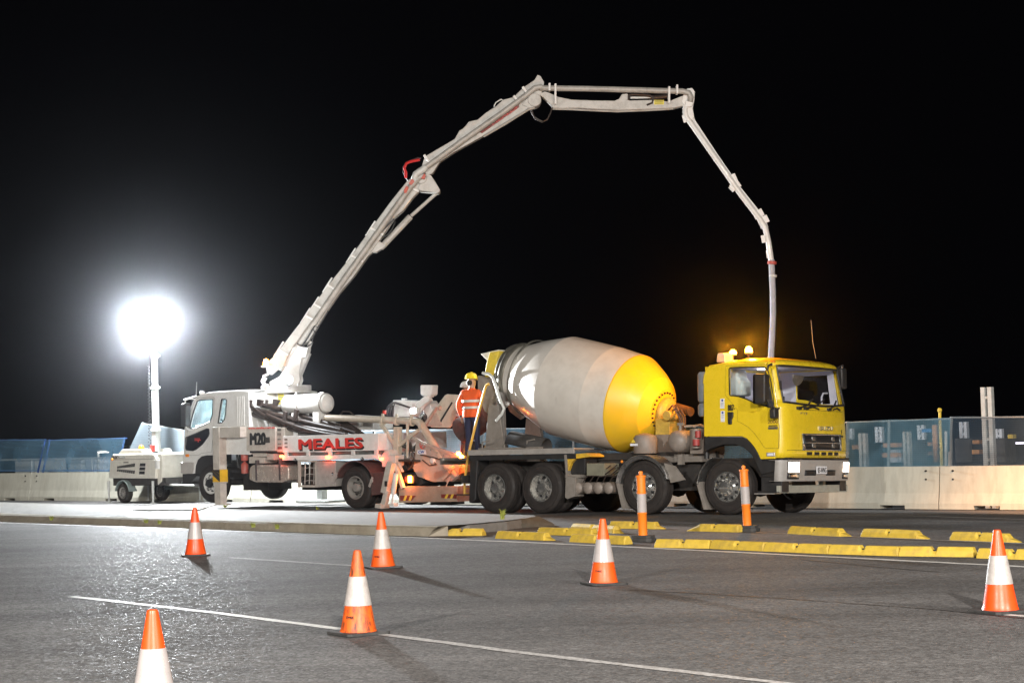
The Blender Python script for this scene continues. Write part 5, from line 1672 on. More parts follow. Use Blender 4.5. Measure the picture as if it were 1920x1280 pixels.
MB().tube([(-5.672,0.200,2.753), (-5.630,0.200,3.141)], 0.008, 5).build('aerial', steel, pt)
for v in (0.25, PW - .25):
    c = (-5.496,0.250,2.827)
    MB().sph((c[0], v, c[2] + .02), 0.07, 12).build('roof_lamp', white, pt)
# interior
seat_pale = pm('pale_seat_cover', (0.50, 0.60, 0.60), 0.8, var=.25)
MB().box(cs[3][0] + .25, cs[3][0] + .6, .1, PW - .1, 1.5, 2.06).build('dashboard', interior, pt, bevel=0.04)
for v in (.55, 1.75):
    MB().box(-5.25, -4.75, v - .25, v + .25, 1.6, 1.98).prism([(-4.95, 1.75), (-4.75, 1.75), (-4.62, 2.55), (-4.76, 2.55)], v - .24, v + .24, 'xz').box(-4.8, -4.68, v - .13, v + .13, 2.56, 2.7).build('seat', seat_pale, pt, bevel=0.05)
MB().box(-3.62, -3.6, .06, PW - .06, 1.4, 2.75).box(-5.3, -3.65, .07, PW - .08, 2.74, 2.76).build('cab_lining', pm('pale_lining', (0.5, 0.52, 0.53), .8), pt)
c0 = Vector((cs[3][0] + .75, .6, 2.08)); wa = Vector((.5, 0, .86)); q1 = Vector((0, 1, 0)); q2 = wa.normalized().cross(q1)
MB().tube([c0 + (q1 * math.cos(2 * PI * k / 24) + q2 * math.sin(2 * PI * k / 24)) * .23 for k in range(25)], .018, 8).build('steering_wheel', seat_dark, pt)

MB().box(-4.9, -4.7, 1.1, 1.3, 2.715, 2.735).build('cab_fill_lamp', em('cab_fill_glow_cool', (0.85, 0.97, 1.0), 4), pt)  # lamp added to brighten the pump cab windows
lamp('cab_fill_lamp', 'POINT', PF @ Vector((-5.0, 1.2, 2.6)), 9, (0.82, 0.96, 1.0), 0.08)
# outriggers at the front
ol = Vector((-4.452,-0.120,0.080))
lx = ol.x
MB().box(lx - .14, lx + .10, -0.24, 0.0, (-4.425,-0.120,0.942)[2], (-4.393,-0.120,1.989)[2]).box(lx + .05, (-3.608,0.000,1.838)[0], -0.22, 0.0, (-3.941,-0.100,1.717)[2], (-3.933,-0.100,1.977)[2]).build('outrigger_front', tanw, pt, bevel=0.012)
MB().box(lx - .17, lx - .08, -0.20, -0.06, (-4.519,-0.120,1.074)[2], (-4.493,-0.120,1.912)[2]).build('outrigger_pipe_guard', white, pt, bevel=0.01)
zc0, zc1 = (-4.435,-0.120,0.642)[2], (-4.425,-0.120,0.942)[2]
lg = MB().box(lx - .15, lx + .11, -0.25, 0.01, zc0, zc1).build('outrigger_sleeve', pm('chevron_yellow', (0.72, 0.42, 0.02), 0.4, dirt=(.3, .2, .08), dirt_amt=.3), pt)
for k in range(3):
    z = zc0 + (zc1 - zc0) * (0.05 + k * 0.36)
    zb_ = [(lx - .15, z + .16), (lx - .15, z + .26), (lx + .11, z + .08), (lx + .11, z - .02)]
    zb_ = [(a, min(max(b, zc0), zc1)) for a, b in zb_]
    MB().prism(zb_, -0.254, -0.249, 'xz').build('chevron_stripe', ink, lg)
MB().box(lx - .125, lx + .09, -0.225, -0.015, ol.z + .02, zc0).box(lx - .15, lx + .11, -0.25, 0.01, zc0 - .03, zc0 + .01).box(lx - .2, lx + .16, -.3, .06, max(0.0, ol.z - .0), ol.z + .03).build('outrigger_leg', tanw, pt, bevel=0.008)
tk_ = Vector((-4.456,0.250,1.325))
MB().cyl((tk_.x, .28, tk_.z), (tk_.x, .28, (-4.443,0.250,1.720)[2]), .15, 22).build('reservoir', white, pt, bevel=.01)
ag = MB()
for k in range(5):
    ag.tube([(-4.043,0.200,1.647), (tk_.x + .25 + .05 * k, .2 + .05 * k, tk_.z + .05), (tk_.x + .3 + .06 * k, .2, tk_.z - .35)], .03, 7)
ag.box(tk_.x + .15, tk_.x + .55, .5, 1.4, 0.9, 1.9).build('air_duct', ink, pt)
# far side outriggers
fo = (-4.196,3.100,0.032)
MB().box(fo[0] - .1, fo[0] + .1, 3.0, 3.2, 0.06, 1.0).box(fo[0] - .08, fo[0] + .08, 2.2, 3.1, .82, 1.0).build('outrigger_far', galv, pt, bevel=.01)
MB().box(fo[0] - .55, fo[0] + .5, 2.7, 3.5, -.02, 0.05).build('outrigger_pad', galv, pt)
fo = (0.694,2.400,-0.018)
MB().box(fo[0] - .12, fo[0] + .12, 2.3, 2.55, -.02, .8).box(fo[0] - .35, fo[0] + .3, 2.2, 2.7, -.02, .06).build('outrigger_far', chassis, pt, bevel=.01)
# M20 cabinet
cb = [(-3.623,1.384),(-3.604,1.974),(-2.576,1.936),(-2.595,1.368)]
cab_ = MB().prism(cb, -0.02, 0.55, 'xz').build('control_cabinet', tanw, pt, bevel=.012)
cb2 = [(-2.577,1.342),(-2.558,1.929),(-2.301,1.923),(-2.320,1.338)]
MB().prism(cb2, 0.0, 0.5, 'xz').build('side_cabinet', tanw, pt, bevel=.01)
p = (-3.467,0.000,1.524); q = (-2.942,0.000,1.514)
text('M20', 'fleet_number', ink, cab_, (p[0], -0.024, p[2]), q[0] - p[0], 0.29, depth=.003, bold=.05)
q0, q1_ = (-2.977,0.000,1.566), (-2.787,0.000,1.704)
MB().box(q0[0], q1_[0], -.026, -.021, q0[2], q1_[2]).build('painted_out_patch', pm('smudged_black', (.05, .045, .04), .6, var=.4, scale=20), cab_)
p = (-3.530,0.000,1.907); q = (-2.615,0.000,1.886)
text('www.meales.com.au', 'lettering', red, cab_, (p[0], -0.024, p[2]), q[0] - p[0], 0.055, depth=.002, bold=.02)
p = (-2.539,0.000,1.367)
for k, (w_, h_, mm_) in enumerate([(.13, .05, steel), (.13, .06, greypaint), (.12, .03, steel), (.12, .03, steel), (.14, .06, darkred)]):
    z = p[2] + .48 - k * .11
    MB().box(p[0], p[0] + w_, -.006, .0, z, z + h_).build('notice', mm_, pt)
MB().box(cb[0][0] + .02, cb[2][0] - .02, .02, .5, cb[0][1] - .05, cb[0][1] - .002).build('cabinet_base', ink, pt)
fe = (-3.844,0.100,1.137)
for dz in (.14, -.17):
    MB().lathe([(0, -.14), (.085, -.13), (.09, -.1), (.09, .08), (.06, .12), (.03, .14), (.03, .16), (0, .16)], (fe[0], .12, fe[2] + dz), (0, 0, 1), 18).build('fire_extinguisher', pm('extinguisher_red', (.42, .07, .05), .45, dirt=(.4, .3, .25), dirt_amt=.5) , pt)
rb = [(-3.646,1.083),(-3.641,1.239),(-3.095,1.218),(-3.100,1.077)]
MB().prism(rb, .08, .5, 'xz').prism([(-3.527,1.237),(-3.524,1.341),(-3.035,1.333),(-3.039,1.230)], .1, .45, 'xz').prism([(-2.985,1.152),(-2.980,1.307),(-2.739,1.303),(-2.744,1.149)], .05, .4, 'xz').build('valve_block', tanw, pt, bevel=.01)
# fuel tank with straps
ft = scallop([(q[0], q[1]) for q in [(-3.581,0.619),(-3.560,0.982),(-3.425,1.051),(-2.276,1.026),(-2.186,0.967),(-2.198,0.600)]], 1)
MB().prism(ft, 0.0, .58, 'xz').build('fuel_tank', pm('stainless_tank', (.60, .52, .45), .25, metal=.5, var=.08), pt, bevel=.04, seg=3)
for x in (481, 525):
    pass
for s_ in [(-3.308,0.605),(-3.294,1.043),(-2.491,0.601),(-2.477,1.034)][::2]:
    MB().box(s_[0] - .03, s_[0] + .03, -.012, .60, ft[0][1] - .02, ft[0][1] + .47).build('tank_strap', pm('strap_black', (.06, .05, .05), .6), pt, bevel=.01)
# tray
tq = [(-2.357,1.326),(-2.345,1.714),(0.781,1.636),(0.768,1.259)]
tb, tt = tq[0][1], tq[1][1]
tx0, tx1 = tq[0][0], tq[2][0]
tray = MB().box(tx0, tx1, -.015, .03, tb, tt).box(tx1 - .04, tx1, .03, PW, tb, tt).box(tx0, tx1, PW - .03, PW + .015, tb, tt).box(tx0, tx0 + .04, .03, PW, tb, tt).build('tray_side', white, pt, bevel=.008)
MB().box(tx0, tx1, .04, PW - .04, tb - .10, tb - .02).build('tray_floor', steel, pt)
MB().box(tx0 - .02, tx1, -.02, .06, tb - .19, tb - .085).build('tray_rail', white, pt, bevel=.01)
for k in range(5):
    u = tx0 + .12 + k * (tx1 - tx0 - .2) / 4
    MB().box(u - .05, u + .05, -.03, .02, tb - .10, tb + .03).build('tray_latch', galv, pt, bevel=.006)
for u in (tx0 + .42, tx1 - .52):
    MB().lathe([(0, -.02), (.045, -.02), (.05, 0), (.03, .02)], (u, -.02, tb - .19), (0, -1, 0), 12).build('rail_stud', ink, pt)
p0, p1_ = (-1.792,0.000,1.393), (0.284,0.000,1.358)
wd = p1_[0] - p0[0]
text('MEALES', 'lettering_shadow', ink, tray, (p0[0] + .03, -.0185, p0[2] - .04), wd, .235, depth=.003, bold=.06)
text('MEALES', 'lettering', red, tray, (p0[0], -.0215, p0[2]), wd, .235, depth=.003, bold=.06)
for k in range(3):
    MB().box(tx0 + .07, tx0 + .17, -.018, -.014, tt - .1 - k * .09, tt - .055 - k * .09).build('notice', greypaint, tray)
for c in ((-2.372,-0.050,1.238), (-0.826,-0.050,1.188), (0.894,-0.050,1.131)):
    MB().box(c[0] - .055, c[0] + .055, -.055, -.022, c[2] - .03, c[2] + .03).build('marker_lamp', lamp_red, pt, bevel=.01)
    lamp('marker_lamp', 'POINT', PF @ Vector((c[0], -.12, c[2])), 4, (1.0, .08, .02), .03)
# tool cabinets under the tray
oc = [(-1.894,0.497),(-1.873,1.141),(-1.248,1.121),(-1.269,0.489)]
hole = [(-1.811,0.547),(-1.793,1.090),(-1.293,1.084),(-1.311,0.539)]
MB().prism(oc, 0.0, .04, 'xz', [hole]).build('tool_rack', tanw, pt, bevel=.005)
MB().box(oc[0][0], oc[2][0], .45, .5, oc[0][1], oc[2][1]).box(oc[0][0], oc[2][0], .04, .45, oc[0][1], oc[0][1] + .03).build('rack_back', pm('rusty_dark', (.10, .06, .045), .8, var=.4), pt)
rk = MB()
for k in range(3):
    x = hole[0][0] + .06 + k * .15
    rk.tube([(x, .1, hole[0][1] + .02), (x + .04, .08, hole[0][1] + .3), (x + .01, .12, hole[1][1] - .02)], .015, 6)
for k in range(3):
    z = hole[0][1] + .08 + k * .15
    rk.tube([(hole[0][0], .14, z), (hole[0][0] + .2, .1, z + .03), (hole[2][0], .15, z)], .012, 6)
rk.build('stored_rods', alum, pt)
dc = [(-1.260,0.489),(-1.239,1.108),(-0.600,1.088),(-0.619,0.518)]
dp = MB().prism(dc, -.01, .5, 'xz').build('tool_cabinet', alum, pt, bevel=.008)
tr = MB()
dx0, dx1 = dc[0][0], dc[2][0]
for r_ in range(8):
    for c_ in range(8):
        x = dx0 + .07 + c_ * .055 + (.027 if r_ % 2 else 0); z = dc[0][1] + .09 + r_ * .06
        tr.bar((x - .012, -.0115, z - .008), (x + .012, -.0115, z + .008), .008, .005, up=(0, 1, 0))
tag(tr.build('tread_pattern', alum, dp), kind='stuff')
MB().lathe([(0, 0), (.04, 0), (.04, .012), (.015, .02), (0, .02)], (dx1 - .1, -.012, dc[0][1] + .32), (0, -1, 0), 14).build('lock', chrome, dp)
MB().box(dx0 - 1.0, dx0 + .3, .5, .9, dc[0][1] - .08, dc[0][1] + .2).build('under_box', chassis, pt)
# rear mudguard
MB().prism(band(0, .48, .60, .63, 8, 158, 18), -.03, .62, 'xz').build('mudguard', maroon, pt, bevel=.006)
MB().prism([(.50, .82), (.95, .85), (.95, .34), (.50, .30)], 0.0, .04, 'xz').box(.52, .96, .04, .6, .32, .36).build('mud_flap', maroon, pt, bevel=.01)
for (x, z, a) in ((-.60, .72, 60), (.54, .62, -70)):
    MB().bar((x - .05, -.045, z - .12), (x + .06, -.045, z + .10), .02, .05).lathe([(.025, 0), (.05, 0)], (x + .03, -.05, z + .02), (0, -1, 0), 12).build('mudguard_clip', alum, pt, solid=.004)
# black delivery hoses on the tray: bundle on brackets
def hz(a, b, v, r, sag, nm='delivery_hose', mat=None, mid=None, n=14):
    A, B = Vector(a), Vector(b)
    pts = []
    for k in range(n + 1):
        t = k / n
        q = A * (1 - t) + B * t
        q.z += sag * math.sin(PI * t)
        pts.append(q)
    return MB().tube(pts, r, 12).build(nm, mat or hose, pt)


hz((-4.167,0.250,2.516), (-0.647,0.250,1.817), .25, .062, -.02)
hz((-4.003,0.150,2.381), (-0.379,0.150,1.700), .15, .062, -.06)
hz((-4.038,0.400,2.603), (-0.310,0.400,1.731), .40, .058, .05)
hz((-3.624,0.120,2.461), (-1.223,0.120,1.757), .12, .055, -.16)
hz((-3.592,0.300,2.406), (-0.440,0.300,1.661), .3, .055, -.05)
hz((-2.953,0.050,2.234), (-0.456,0.050,1.667), .05, .055, -.08)
MB().tube([(-3.594,0.600,2.273), (-3.119,0.600,2.363), (-2.689,0.600,2.402), (-2.357,0.600,2.392), (-1.868,0.600,2.287), (-1.334,0.600,2.144), (-0.810,0.600,1.953), (-0.518,0.600,1.808), (-0.263,0.600,1.664)], .065, 12).build('delivery_hose', hose, pt)
MB().tube([(-0.889,0.500,1.906), (-0.542,0.500,1.822), (-0.271,0.500,1.654)], .05, 10).build('delivery_hose', hose, pt)
for (x, z0, z1) in ((467, 778, 749), (472, 782, 752), (534, 812, 768), (541, 815, 772), (556, 818, 765)):
    pass
for br in ([(-3.684,2.280),(-3.571,2.251),(-3.474,2.612),(-3.596,2.642)], [(-2.428,1.784),(-2.338,1.756),(-2.247,2.290),(-2.356,2.319)], [(-2.053,2.081),(-1.946,2.053),(-1.864,2.330),(-1.972,2.358)], [(-3.280,2.476),(-3.168,2.447),(-3.060,2.598),(-3.256,2.631)]):
    MB().prism(br, .02, .09, 'xz').prism(br, .55, .62, 'xz').bar((br[0][0], .05, br[0][1] + .02), (br[0][0], .6, br[0][1] + .02), .05, .05).build('hose_bracket', pm('bracket_brown', (.06, .045, .04), .5), pt, bevel=.008)
for c in ((-4.128,0.250,2.502), (-3.946,0.150,2.372)):
    MB().cyl(c, (c[0] + .2, c[1], c[2] - .055), .075, 14).build('hose_coupling', steel, pt)
# water tank
wa_, wb_ = (-2.660,0.450,2.493), (-1.335,0.450,2.450)
rt = .235
MB().lathe([(0, -.10), (.11, -.08), (.19, -.03), (rt, .05), (rt, wb_[0] - wa_[0]), (.21, wb_[0] - wa_[0] + .07), (.13, wb_[0] - wa_[0] + .12), (0, wb_[0] - wa_[0] + .14)], (wa_[0], .45, (wa_[2] + wb_[2]) / 2), (1, 0, 0), 36).build('water_tank', white, pt)
zt_ = (wa_[2] + wb_[2]) / 2
for u in (wa_[0] + .55, wb_[0] - .02):
    MB().lathe([(rt, 0), (rt + .008, 0), (rt + .008, .03), (rt, .03)], (u, .45, zt_), (1, 0, 0), 36).build('tank_band', greypaint, pt)
MB().tube([(-1.632,0.450,2.663), (-1.523,0.450,2.704), (-1.415,0.450,2.713), (-1.364,0.450,2.641)], .03, 8).cyl((-1.276,0.450,2.600), (-1.274,0.450,2.663), .03, 8).cyl((-2.340,0.450,2.675), (-2.338,0.450,2.753), .02, 8).build('tank_handle', white, pt)
MB().box(wa_[0] + .3, wa_[0] + .5, .3, .6, zt_ - .75, zt_ - .2).box(wb_[0] - .3, wb_[0] - .1, .3, .6, zt_ - .75, zt_ - .2).build('tank_stand', white, pt)
# boom pedestal
pq = [(-3.771,1.957),(-3.740,2.909),(-3.663,2.945),(-3.208,2.921),(-3.153,2.887),(-3.184,1.943)]
MB().prism(pq, .9, 1.75, 'xz').build('boom_pedestal', white, pt, bevel=.02)
p = (-3.430,0.900,2.502)
ys = MB().box(p[0], p[0] + .20, .894, .902, p[2], p[2] + .35).build('warning_sticker', pm('sticker_yellow', (.85, .72, .12), .5), pt)
for k in range(3):
    MB().box(p[0] + .03, p[0] + .17, .890, .895, p[2] + .06 + k * .10, p[2] + .085 + k * .10).build('print_line', steel, ys)
MB().box(-3.35, 1.0, .7, 1.7, 1.25, 1.40).box(-3.2, -2.2, 0.35, 1.95, 1.4, 2.05).build('subframe', white, pt, bevel=.01)
MB().prism([(-1.383,1.821),(-1.371,2.179),(-0.231,2.096),(-0.241,1.794)], .9, 1.6, 'xz').box(-1.2, -.6, .8, 1.3, 1.9, 2.08).build('pump_cover', white, pt, bevel=.02)
MB().tube([(-1.399,0.900,2.117), (-1.216,0.900,2.265), (-1.004,0.900,2.258), (-0.848,0.900,2.152)], .02, 8).build('black_hose', hose, pt)
# delivery pipe: along the tray then down to the hopper gate
tanp = pm('tan_pipe_paint', (.50, .43, .34), .5, var=.1, dirt=(.25, .2, .15), dirt_amt=.4)
MB().tube([(-1.228,0.350,2.119), (0.296,0.350,2.040), (1.428,0.350,1.973), (1.624,0.350,1.962), (1.752,0.350,1.916), (1.814,0.350,1.830), (1.938,0.350,1.683), (2.535,0.350,0.943)], [.078] * 4 + [.085, .09, .09, .085], 16).build('delivery_pipe', tanp, pt)
for c, d in (((0.599,0.350,2.007), (1, 0, 0)), ((1.033,0.350,1.983), (1, 0, 0)), ((1.493,0.350,1.959), (1, 0, 0))):
    MB().lathe([(.078, -.04), (.105, -.03), (.105, .03), (.078, .04)], c, d, 18).bar((c[0], c[1], c[2] + .08), (c[0], c[1], c[2] + .16), .05, .05).build('pipe_clamp', tanp, pt)
MB().cyl((0.608,0.400,2.154), (0.611,0.400,2.240), .045, 10).build('red_lamp_off', red_off, pt)
MB().bar((1.107,0.300,1.848), (1.064,0.300,1.094), .15, .15).bar((0.576,0.300,1.935), (1.042,0.300,1.411), .07, .08).bar((1.743,0.300,1.760), (1.125,0.300,1.410), .07, .08).bar((1.407,0.300,1.938), (1.379,0.300,1.139), .05, .06).bar((1.778,0.300,1.820), (1.876,0.300,1.853), .12, .12).build('pipe_frame', tanp, pt, bevel=.01)
# rear outrigger leg
MB().prism([(0.904,0.949),(0.913,1.216),(1.017,1.323),(1.116,1.334),(1.161,1.212),(1.326,1.210),(1.318,0.981),(1.251,0.946)], -.05, .25, 'xz').build('outrigger_bracket', pm('bracket_pale', (.55, .50, .45), .5), pt, bevel=.01)
MB().bar((1.252,-0.100,1.056), (1.030,-0.100,0.359), .15, .17).bar((1.115,-0.100,0.431), (0.978,-0.100,0.057), .11, .13).bar((0.939,-0.100,0.117), (0.927,-0.100,0.021), .3, .18).build('outrigger_leg', tanw, pt, bevel=.01)
MB().cyl((1.467,-0.200,0.805), (1.369,-0.200,0.339), .06, 14).cyl((1.369,-0.200,0.351), (1.320,-0.200,0.123), .025, 10).box((1.369,-0.200,0.339)[0] - .06, (1.369,-0.200,0.339)[0] + .08, -.28, -.12, (1.359,-0.200,0.063)[2], (1.362,-0.200,0.135)[2]).build('outrigger_ram', galv, pt, bevel=.006)
MB().bar((1.273,0.000,1.028), (1.498,0.000,0.461), .08, .09).bar((1.372,0.000,1.051), (1.495,0.000,0.834), .09, .02).build('outrigger_strut', tanw, pt, bevel=.008)
for z in (902, 909):
    pass
MB().box((1.153,-0.100,0.587)[0] - .03, (1.153,-0.100,0.587)[0] + .04, -.21, -.19, (1.151,-0.100,0.515)[2], (1.155,-0.100,0.635)[2]).build('leg_window', ink, pt)
MB().prism([(1.166,1.075),(1.184,1.123),(1.787,1.091),(1.801,1.043)], .05, 2.2, 'xz').build('deck_plate', chassis, pt)
# hopper at the tail
hw = pm('splashed_white', (.42, .35, .30), .5, var=.12, scale=3, dirt=(.30, .24, .19), dirt_amt=.7)
hpq = [(1.671,1.545),(1.815,1.494),(3.009,1.128),(3.159,0.997),(3.090,0.809),(2.676,0.599),(2.137,0.590),(1.690,0.713),(1.550,0.895)]
hop = MB().prism(hpq, .28, .34, 'xz').build('hopper_side', hw, pt, bevel=.012)
MB().prism(hpq, 2.0, 2.06, 'xz').build('hopper_side', chassis, pt, bevel=.012)
hr = MB()
for a, b in zip(hpq[3:7], hpq[4:8]):
    hr.add([(a[0], .34, a[1]), (b[0], .34, b[1]), (b[0], 2.0, b[1]), (a[0], 2.0, a[1])], [(0, 1, 2, 3)])
hr.build('hopper_shell', hw, pt, solid=.02)
MB().bar((1.586,0.270,1.595), (1.874,0.270,1.481), .05, .06).bar((1.841,0.270,1.482), (2.973,0.270,1.141), .06, .07).build('hopper_rim', hw, pt, bevel=.008)
pc = (1.871,0.270,1.421)
MB().lathe([(.068, 0), (.088, 0), (.088, .006), (.068, .006), (.068, 0)], (pc[0], .277, pc[2]), (0, -1, 0), 22).bar((pc[0] - .05, .272, pc[2] - .05), (pc[0] + .05, .272, pc[2] + .05), .006, .018).build('prohibition_sign', red, hop)
pc = (1.834,0.270,1.266)
lg_ = MB().prism([(pc[0] - .14, pc[2] - .045), (pc[0] + .14, pc[2] - .055), (pc[0] + .12, pc[2] + .045), (pc[0] - .12, pc[2] + .045)], .274, .28, 'xz').build('logo_plate', sticker, hop)
text('CW', 'logo', blue, lg_, (pc[0] - .09, .271, pc[2] - .03), .18, .06, depth=.002, bold=.03, shear=.2)
for c in ((2.164,0.270,1.069),):
    MB().lathe([(0, -.02), (.05, -.02), (.075, 0), (.08, .02)], (c[0], .26, c[2]), (0, 1, 0), 18).build('hopper_port', white, hop)
MB().tube([(1.862,0.200,1.207), (2.245,0.200,1.142), (2.529,0.200,1.078)], .012, 6).tube([(1.922,0.200,1.086), (2.127,0.200,0.964), (2.335,0.200,0.986), (2.273,0.200,1.034)], .012, 6).tube([(1.493,0.200,0.875), (1.645,0.200,1.018), (1.685,0.200,1.234), (1.576,0.200,1.380)], .02, 6).build('black_hose', hose, pt)
MB().prism([(0.935,1.038),(1.479,1.469),(1.556,0.885),(1.027,0.817)], .5, .8, 'xz').prism([(0.986,0.796),(1.610,0.791),(1.764,0.560),(1.599,0.476),(1.011,0.564)], .4, 1.9, 'xz').build('pump_body', chassis, pt, bevel=.01)
el = [(2.564,0.300,0.980), (2.686,0.300,0.860), (2.744,0.300,0.741), (2.678,0.300,0.658)]
MB().tube([(2.531,0.300,0.956), (2.686,0.300,0.860), (2.790,0.320,0.752), (2.759,0.500,0.710)], .09, 14).lathe([(.09, -.05), (.12, -.04), (.12, .04), (.09, .05)], (2.717,0.300,0.848), (.7, 0, -.7), 16).build('outlet_elbow', tanp, pt)
MB().bar((2.529,0.200,0.651), (2.724,0.200,0.816), .06, .07).tube([(2.637,0.200,0.580), (2.735,0.200,0.686), (2.552,0.200,0.414)], .015, 6).tube([(2.914,0.250,0.765), (3.014,0.250,0.953)], .015, 6).tube([(2.936,0.300,0.858), (3.120,0.300,0.762), (3.024,0.300,0.692)], .02, 6).build('lever', tanp, pt)
# hoses and valves packed between the pipe frame and the hopper
rnd = random.Random(21)
for k in range(9):
    a = Vector((1.117,0.450,1.333)) + Vector((rnd.uniform(-.25, .35), rnd.uniform(-.1, .3), rnd.uniform(-.15, .25)))
    b = Vector((1.523,0.350,0.966)) + Vector((rnd.uniform(-.3, .25), rnd.uniform(-.1, .2), rnd.uniform(-.15, .1)))
    c = (a + b) / 2 + Vector((rnd.uniform(-.2, .2), rnd.uniform(-.1, .05), rnd.uniform(.05, .3)))
    pts = [a * (1 - t) * (1 - t) + c * 2 * t * (1 - t) + b * t * t for t in [i / 8 for i in range(9)]]
    MB().tube(pts, rnd.choice((.016, .02, .026)), 8).build('hydraulic_hose', hose, pt)
for k in range(5):
    q = Vector((1.280,0.300,1.140)) + Vector((k * .07, 0, .02 * (k % 2)))
    MB().cyl(q, q + Vector((0, 0, .12)), .02, 8).box(q.x - .028, q.x + .028, q.y - .03, q.y + .03, q.z - .06, q.z).build('control_valve', steel, pt)
for k in range(6):
    q = Vector(hpq[2]) if False else None
    t = (k + .5) / 6
    x = hpq[1][0] * (1 - t) + hpq[2][0] * t; z = hpq[1][1] * (1 - t) + hpq[2][1] * t - .10
    MB().lathe([(0, -.012), (.016, -.012), (.02, 0), (.02, .01)], (x, .275, z), (0, 1, 0), 8).build('bolt', steel, hop)
# splash guard panel
sg = [(1.719,1.926),(1.769,1.949),(2.386,2.533),(2.450,2.549),(2.844,2.517),(2.864,2.397),(2.551,1.833),(2.486,1.792),(1.958,1.811)]
gd_ = MB().prism(sg, .5, .54, 'xz').build('splash_guard', pm('grey_green_guard', (.50, .49, .41), .55, var=.1, scale=3, dirt=(.28, .25, .2), dirt_amt=.5), pt, bevel=.01)
sq = [(2.133,1.856),(2.234,1.974),(2.582,2.371),(2.613,2.346),(2.281,1.960),(2.197,1.842)]
MB().prism(sq, .49, .502, 'xz').build('guard_slot', ink, gd_)
MB().prism([(1.858,1.839),(2.112,2.158),(2.293,1.852)], .46, .5, 'xz').prism([(1.762,1.865),(2.148,2.277),(2.196,2.263),(1.826,1.827)], .42, .5, 'xz').build('guard_gusset', hw, gd_, bevel=.006)
MB().prism(sg, 1.9, 1.94, 'xz').build('splash_guard', hw, pt, bevel=.01)
MB().cyl((2.239,0.450,2.250), (2.287,0.450,2.249), .05, 10).build('guard_hinge', hw, pt)
# control box, work lamp, camera post
bx = [(0.218,2.094),(0.231,2.483),(0.806,2.451),(0.837,2.388),(0.826,2.077)]
MB().prism(bx, 1.1, 1.6, 'xz').box(bx[0][0] + .1, bx[0][0] + .2, 1.3, 1.4, bx[1][1], bx[1][1] + .04).build('control_box', white, pt, bevel=.01)
wl = (1.193,0.800,2.206)
hs_ = MB().box(wl[0] - .08, wl[0] + .10, .74, .86, wl[2] - .07, wl[2] + .08).build('work_lamp', white, pt, bevel=.02)
MB().box(wl[0] - .07, wl[0] + .08, .728, .742, wl[2] - .05, wl[2] + .06).build('lens', lamp_work, hs_)
lamp('work_lamp', 'SPOT', PF @ Vector((wl[0], .70, wl[2])), 160, (.9, .96, 1.0), .04, PF @ Vector((wl[0] + 1.8, .4, wl[2] - .9)), 110, .5)
for k in range(3):
    MB().tube([(bx[0][0] + .03 + k * .1, .85, bx[0][1] + .0), (bx[0][0] + .12 + k * .09, .8, bx[0][1] + .22), (bx[0][0] + .3 + k * .04, .78, bx[0][1] + .33), (wl[0] - .05, .8, wl[2] + .05)], .02, 8).build('black_hose', hose, pt)
MB().prism([(1.291,2.584),(1.289,2.781),(1.315,2.798),(1.627,2.786),(1.643,2.767),(1.619,2.572),(1.569,2.537),(1.355,2.544)], .9, 1.12, 'xz').prism([(1.355,2.544),(1.569,2.537),(1.535,2.501),(1.403,2.506)], .95, 1.07, 'xz').build('lamp_box', white, pt, bevel=.008)
MB().bar((1.486,1.000,2.503), (1.132,1.000,2.305), .14, .16).bar((1.486,1.000,2.515), (1.194,1.000,2.192), .06, .05).build('lamp_arm', white, pt, bevel=.008)
MB().prism([(1.012,2.007),(1.021,2.256),(1.108,2.378),(1.161,2.450),(1.225,2.374),(1.222,2.287),(1.351,2.196),(1.311,1.999)], 1.3, 1.6, 'xz').build('agitator_motor', white, pt, bevel=.02)
cbm = MB()
rnd = random.Random(11)
for k in range(7):
    a = Vector((1.408,0.700,2.005)) + Vector((rnd.uniform(-.1, .1), rnd.uniform(-.1, .1), rnd.uniform(-.1, .05)))
    cbm.tube([a, a + Vector((.1, .02, .14)), a + Vector((.22, 0, .05)), a + Vector((.2, .05, -.1))], .015, 6)
cbm.build('cable_loops', hose, pt)
# rear bumper board, lamps
rbq = [(1.281,0.132),(1.276,0.458),(1.343,0.506),(3.034,0.499),(3.023,0.194),(2.975,0.159)]
rb_ = MB().prism(rbq, .08, .16, 'xz').build('rear_board', pm('splashed_board', (.38, .29, .22), .5, var=.2, scale=3, dirt=(.24, .17, .12), dirt_amt=.6), pt, bevel=.01)
MB().box(rbq[4][0] - .05, rbq[4][0], .1, 2.2, rbq[5][1], rbq[3][1]).build('rear_board', hw, pt)
for (xa, xb) in ((750, 778), (826, 858)):
    pass
pan = [[(1.334,0.182),(1.321,0.296),(1.809,0.296),(1.676,0.182)], [(2.572,0.242),(2.560,0.325),(3.029,0.324),(3.010,0.230)]]
for pnl in pan:
    w0 = MB().prism(pnl, .073, .081, 'xz').build('chevron_panel', darkred, rb_)
    xa, xb = min(p[0] for p in pnl), max(p[0] for p in pnl); za, zb3 = min(p[1] for p in pnl), max(p[1] for p in pnl)
    for k in range(2):
        x = xa + .10 + k * .16
        MB().prism([(x, za), (x + .07, za), (x + .13, zb3), (x + .06, zb3)], .069, .074, 'xz').build('chevron_stripe', yellow2, w0)
rl = (1.626,0.100,0.661)
MB().box(rl[0] - .2, rl[0] + .12, .1, .2, rl[2] - .09, rl[2] + .09).build('lamp_holder', black, pt, bevel=.01)
MB().box(rl[0] - .06, rl[0] + .05, .085, .12, rl[2] - .075, rl[2] + .075).build('tail_lamp', lamp_amber, pt, bevel=.01)
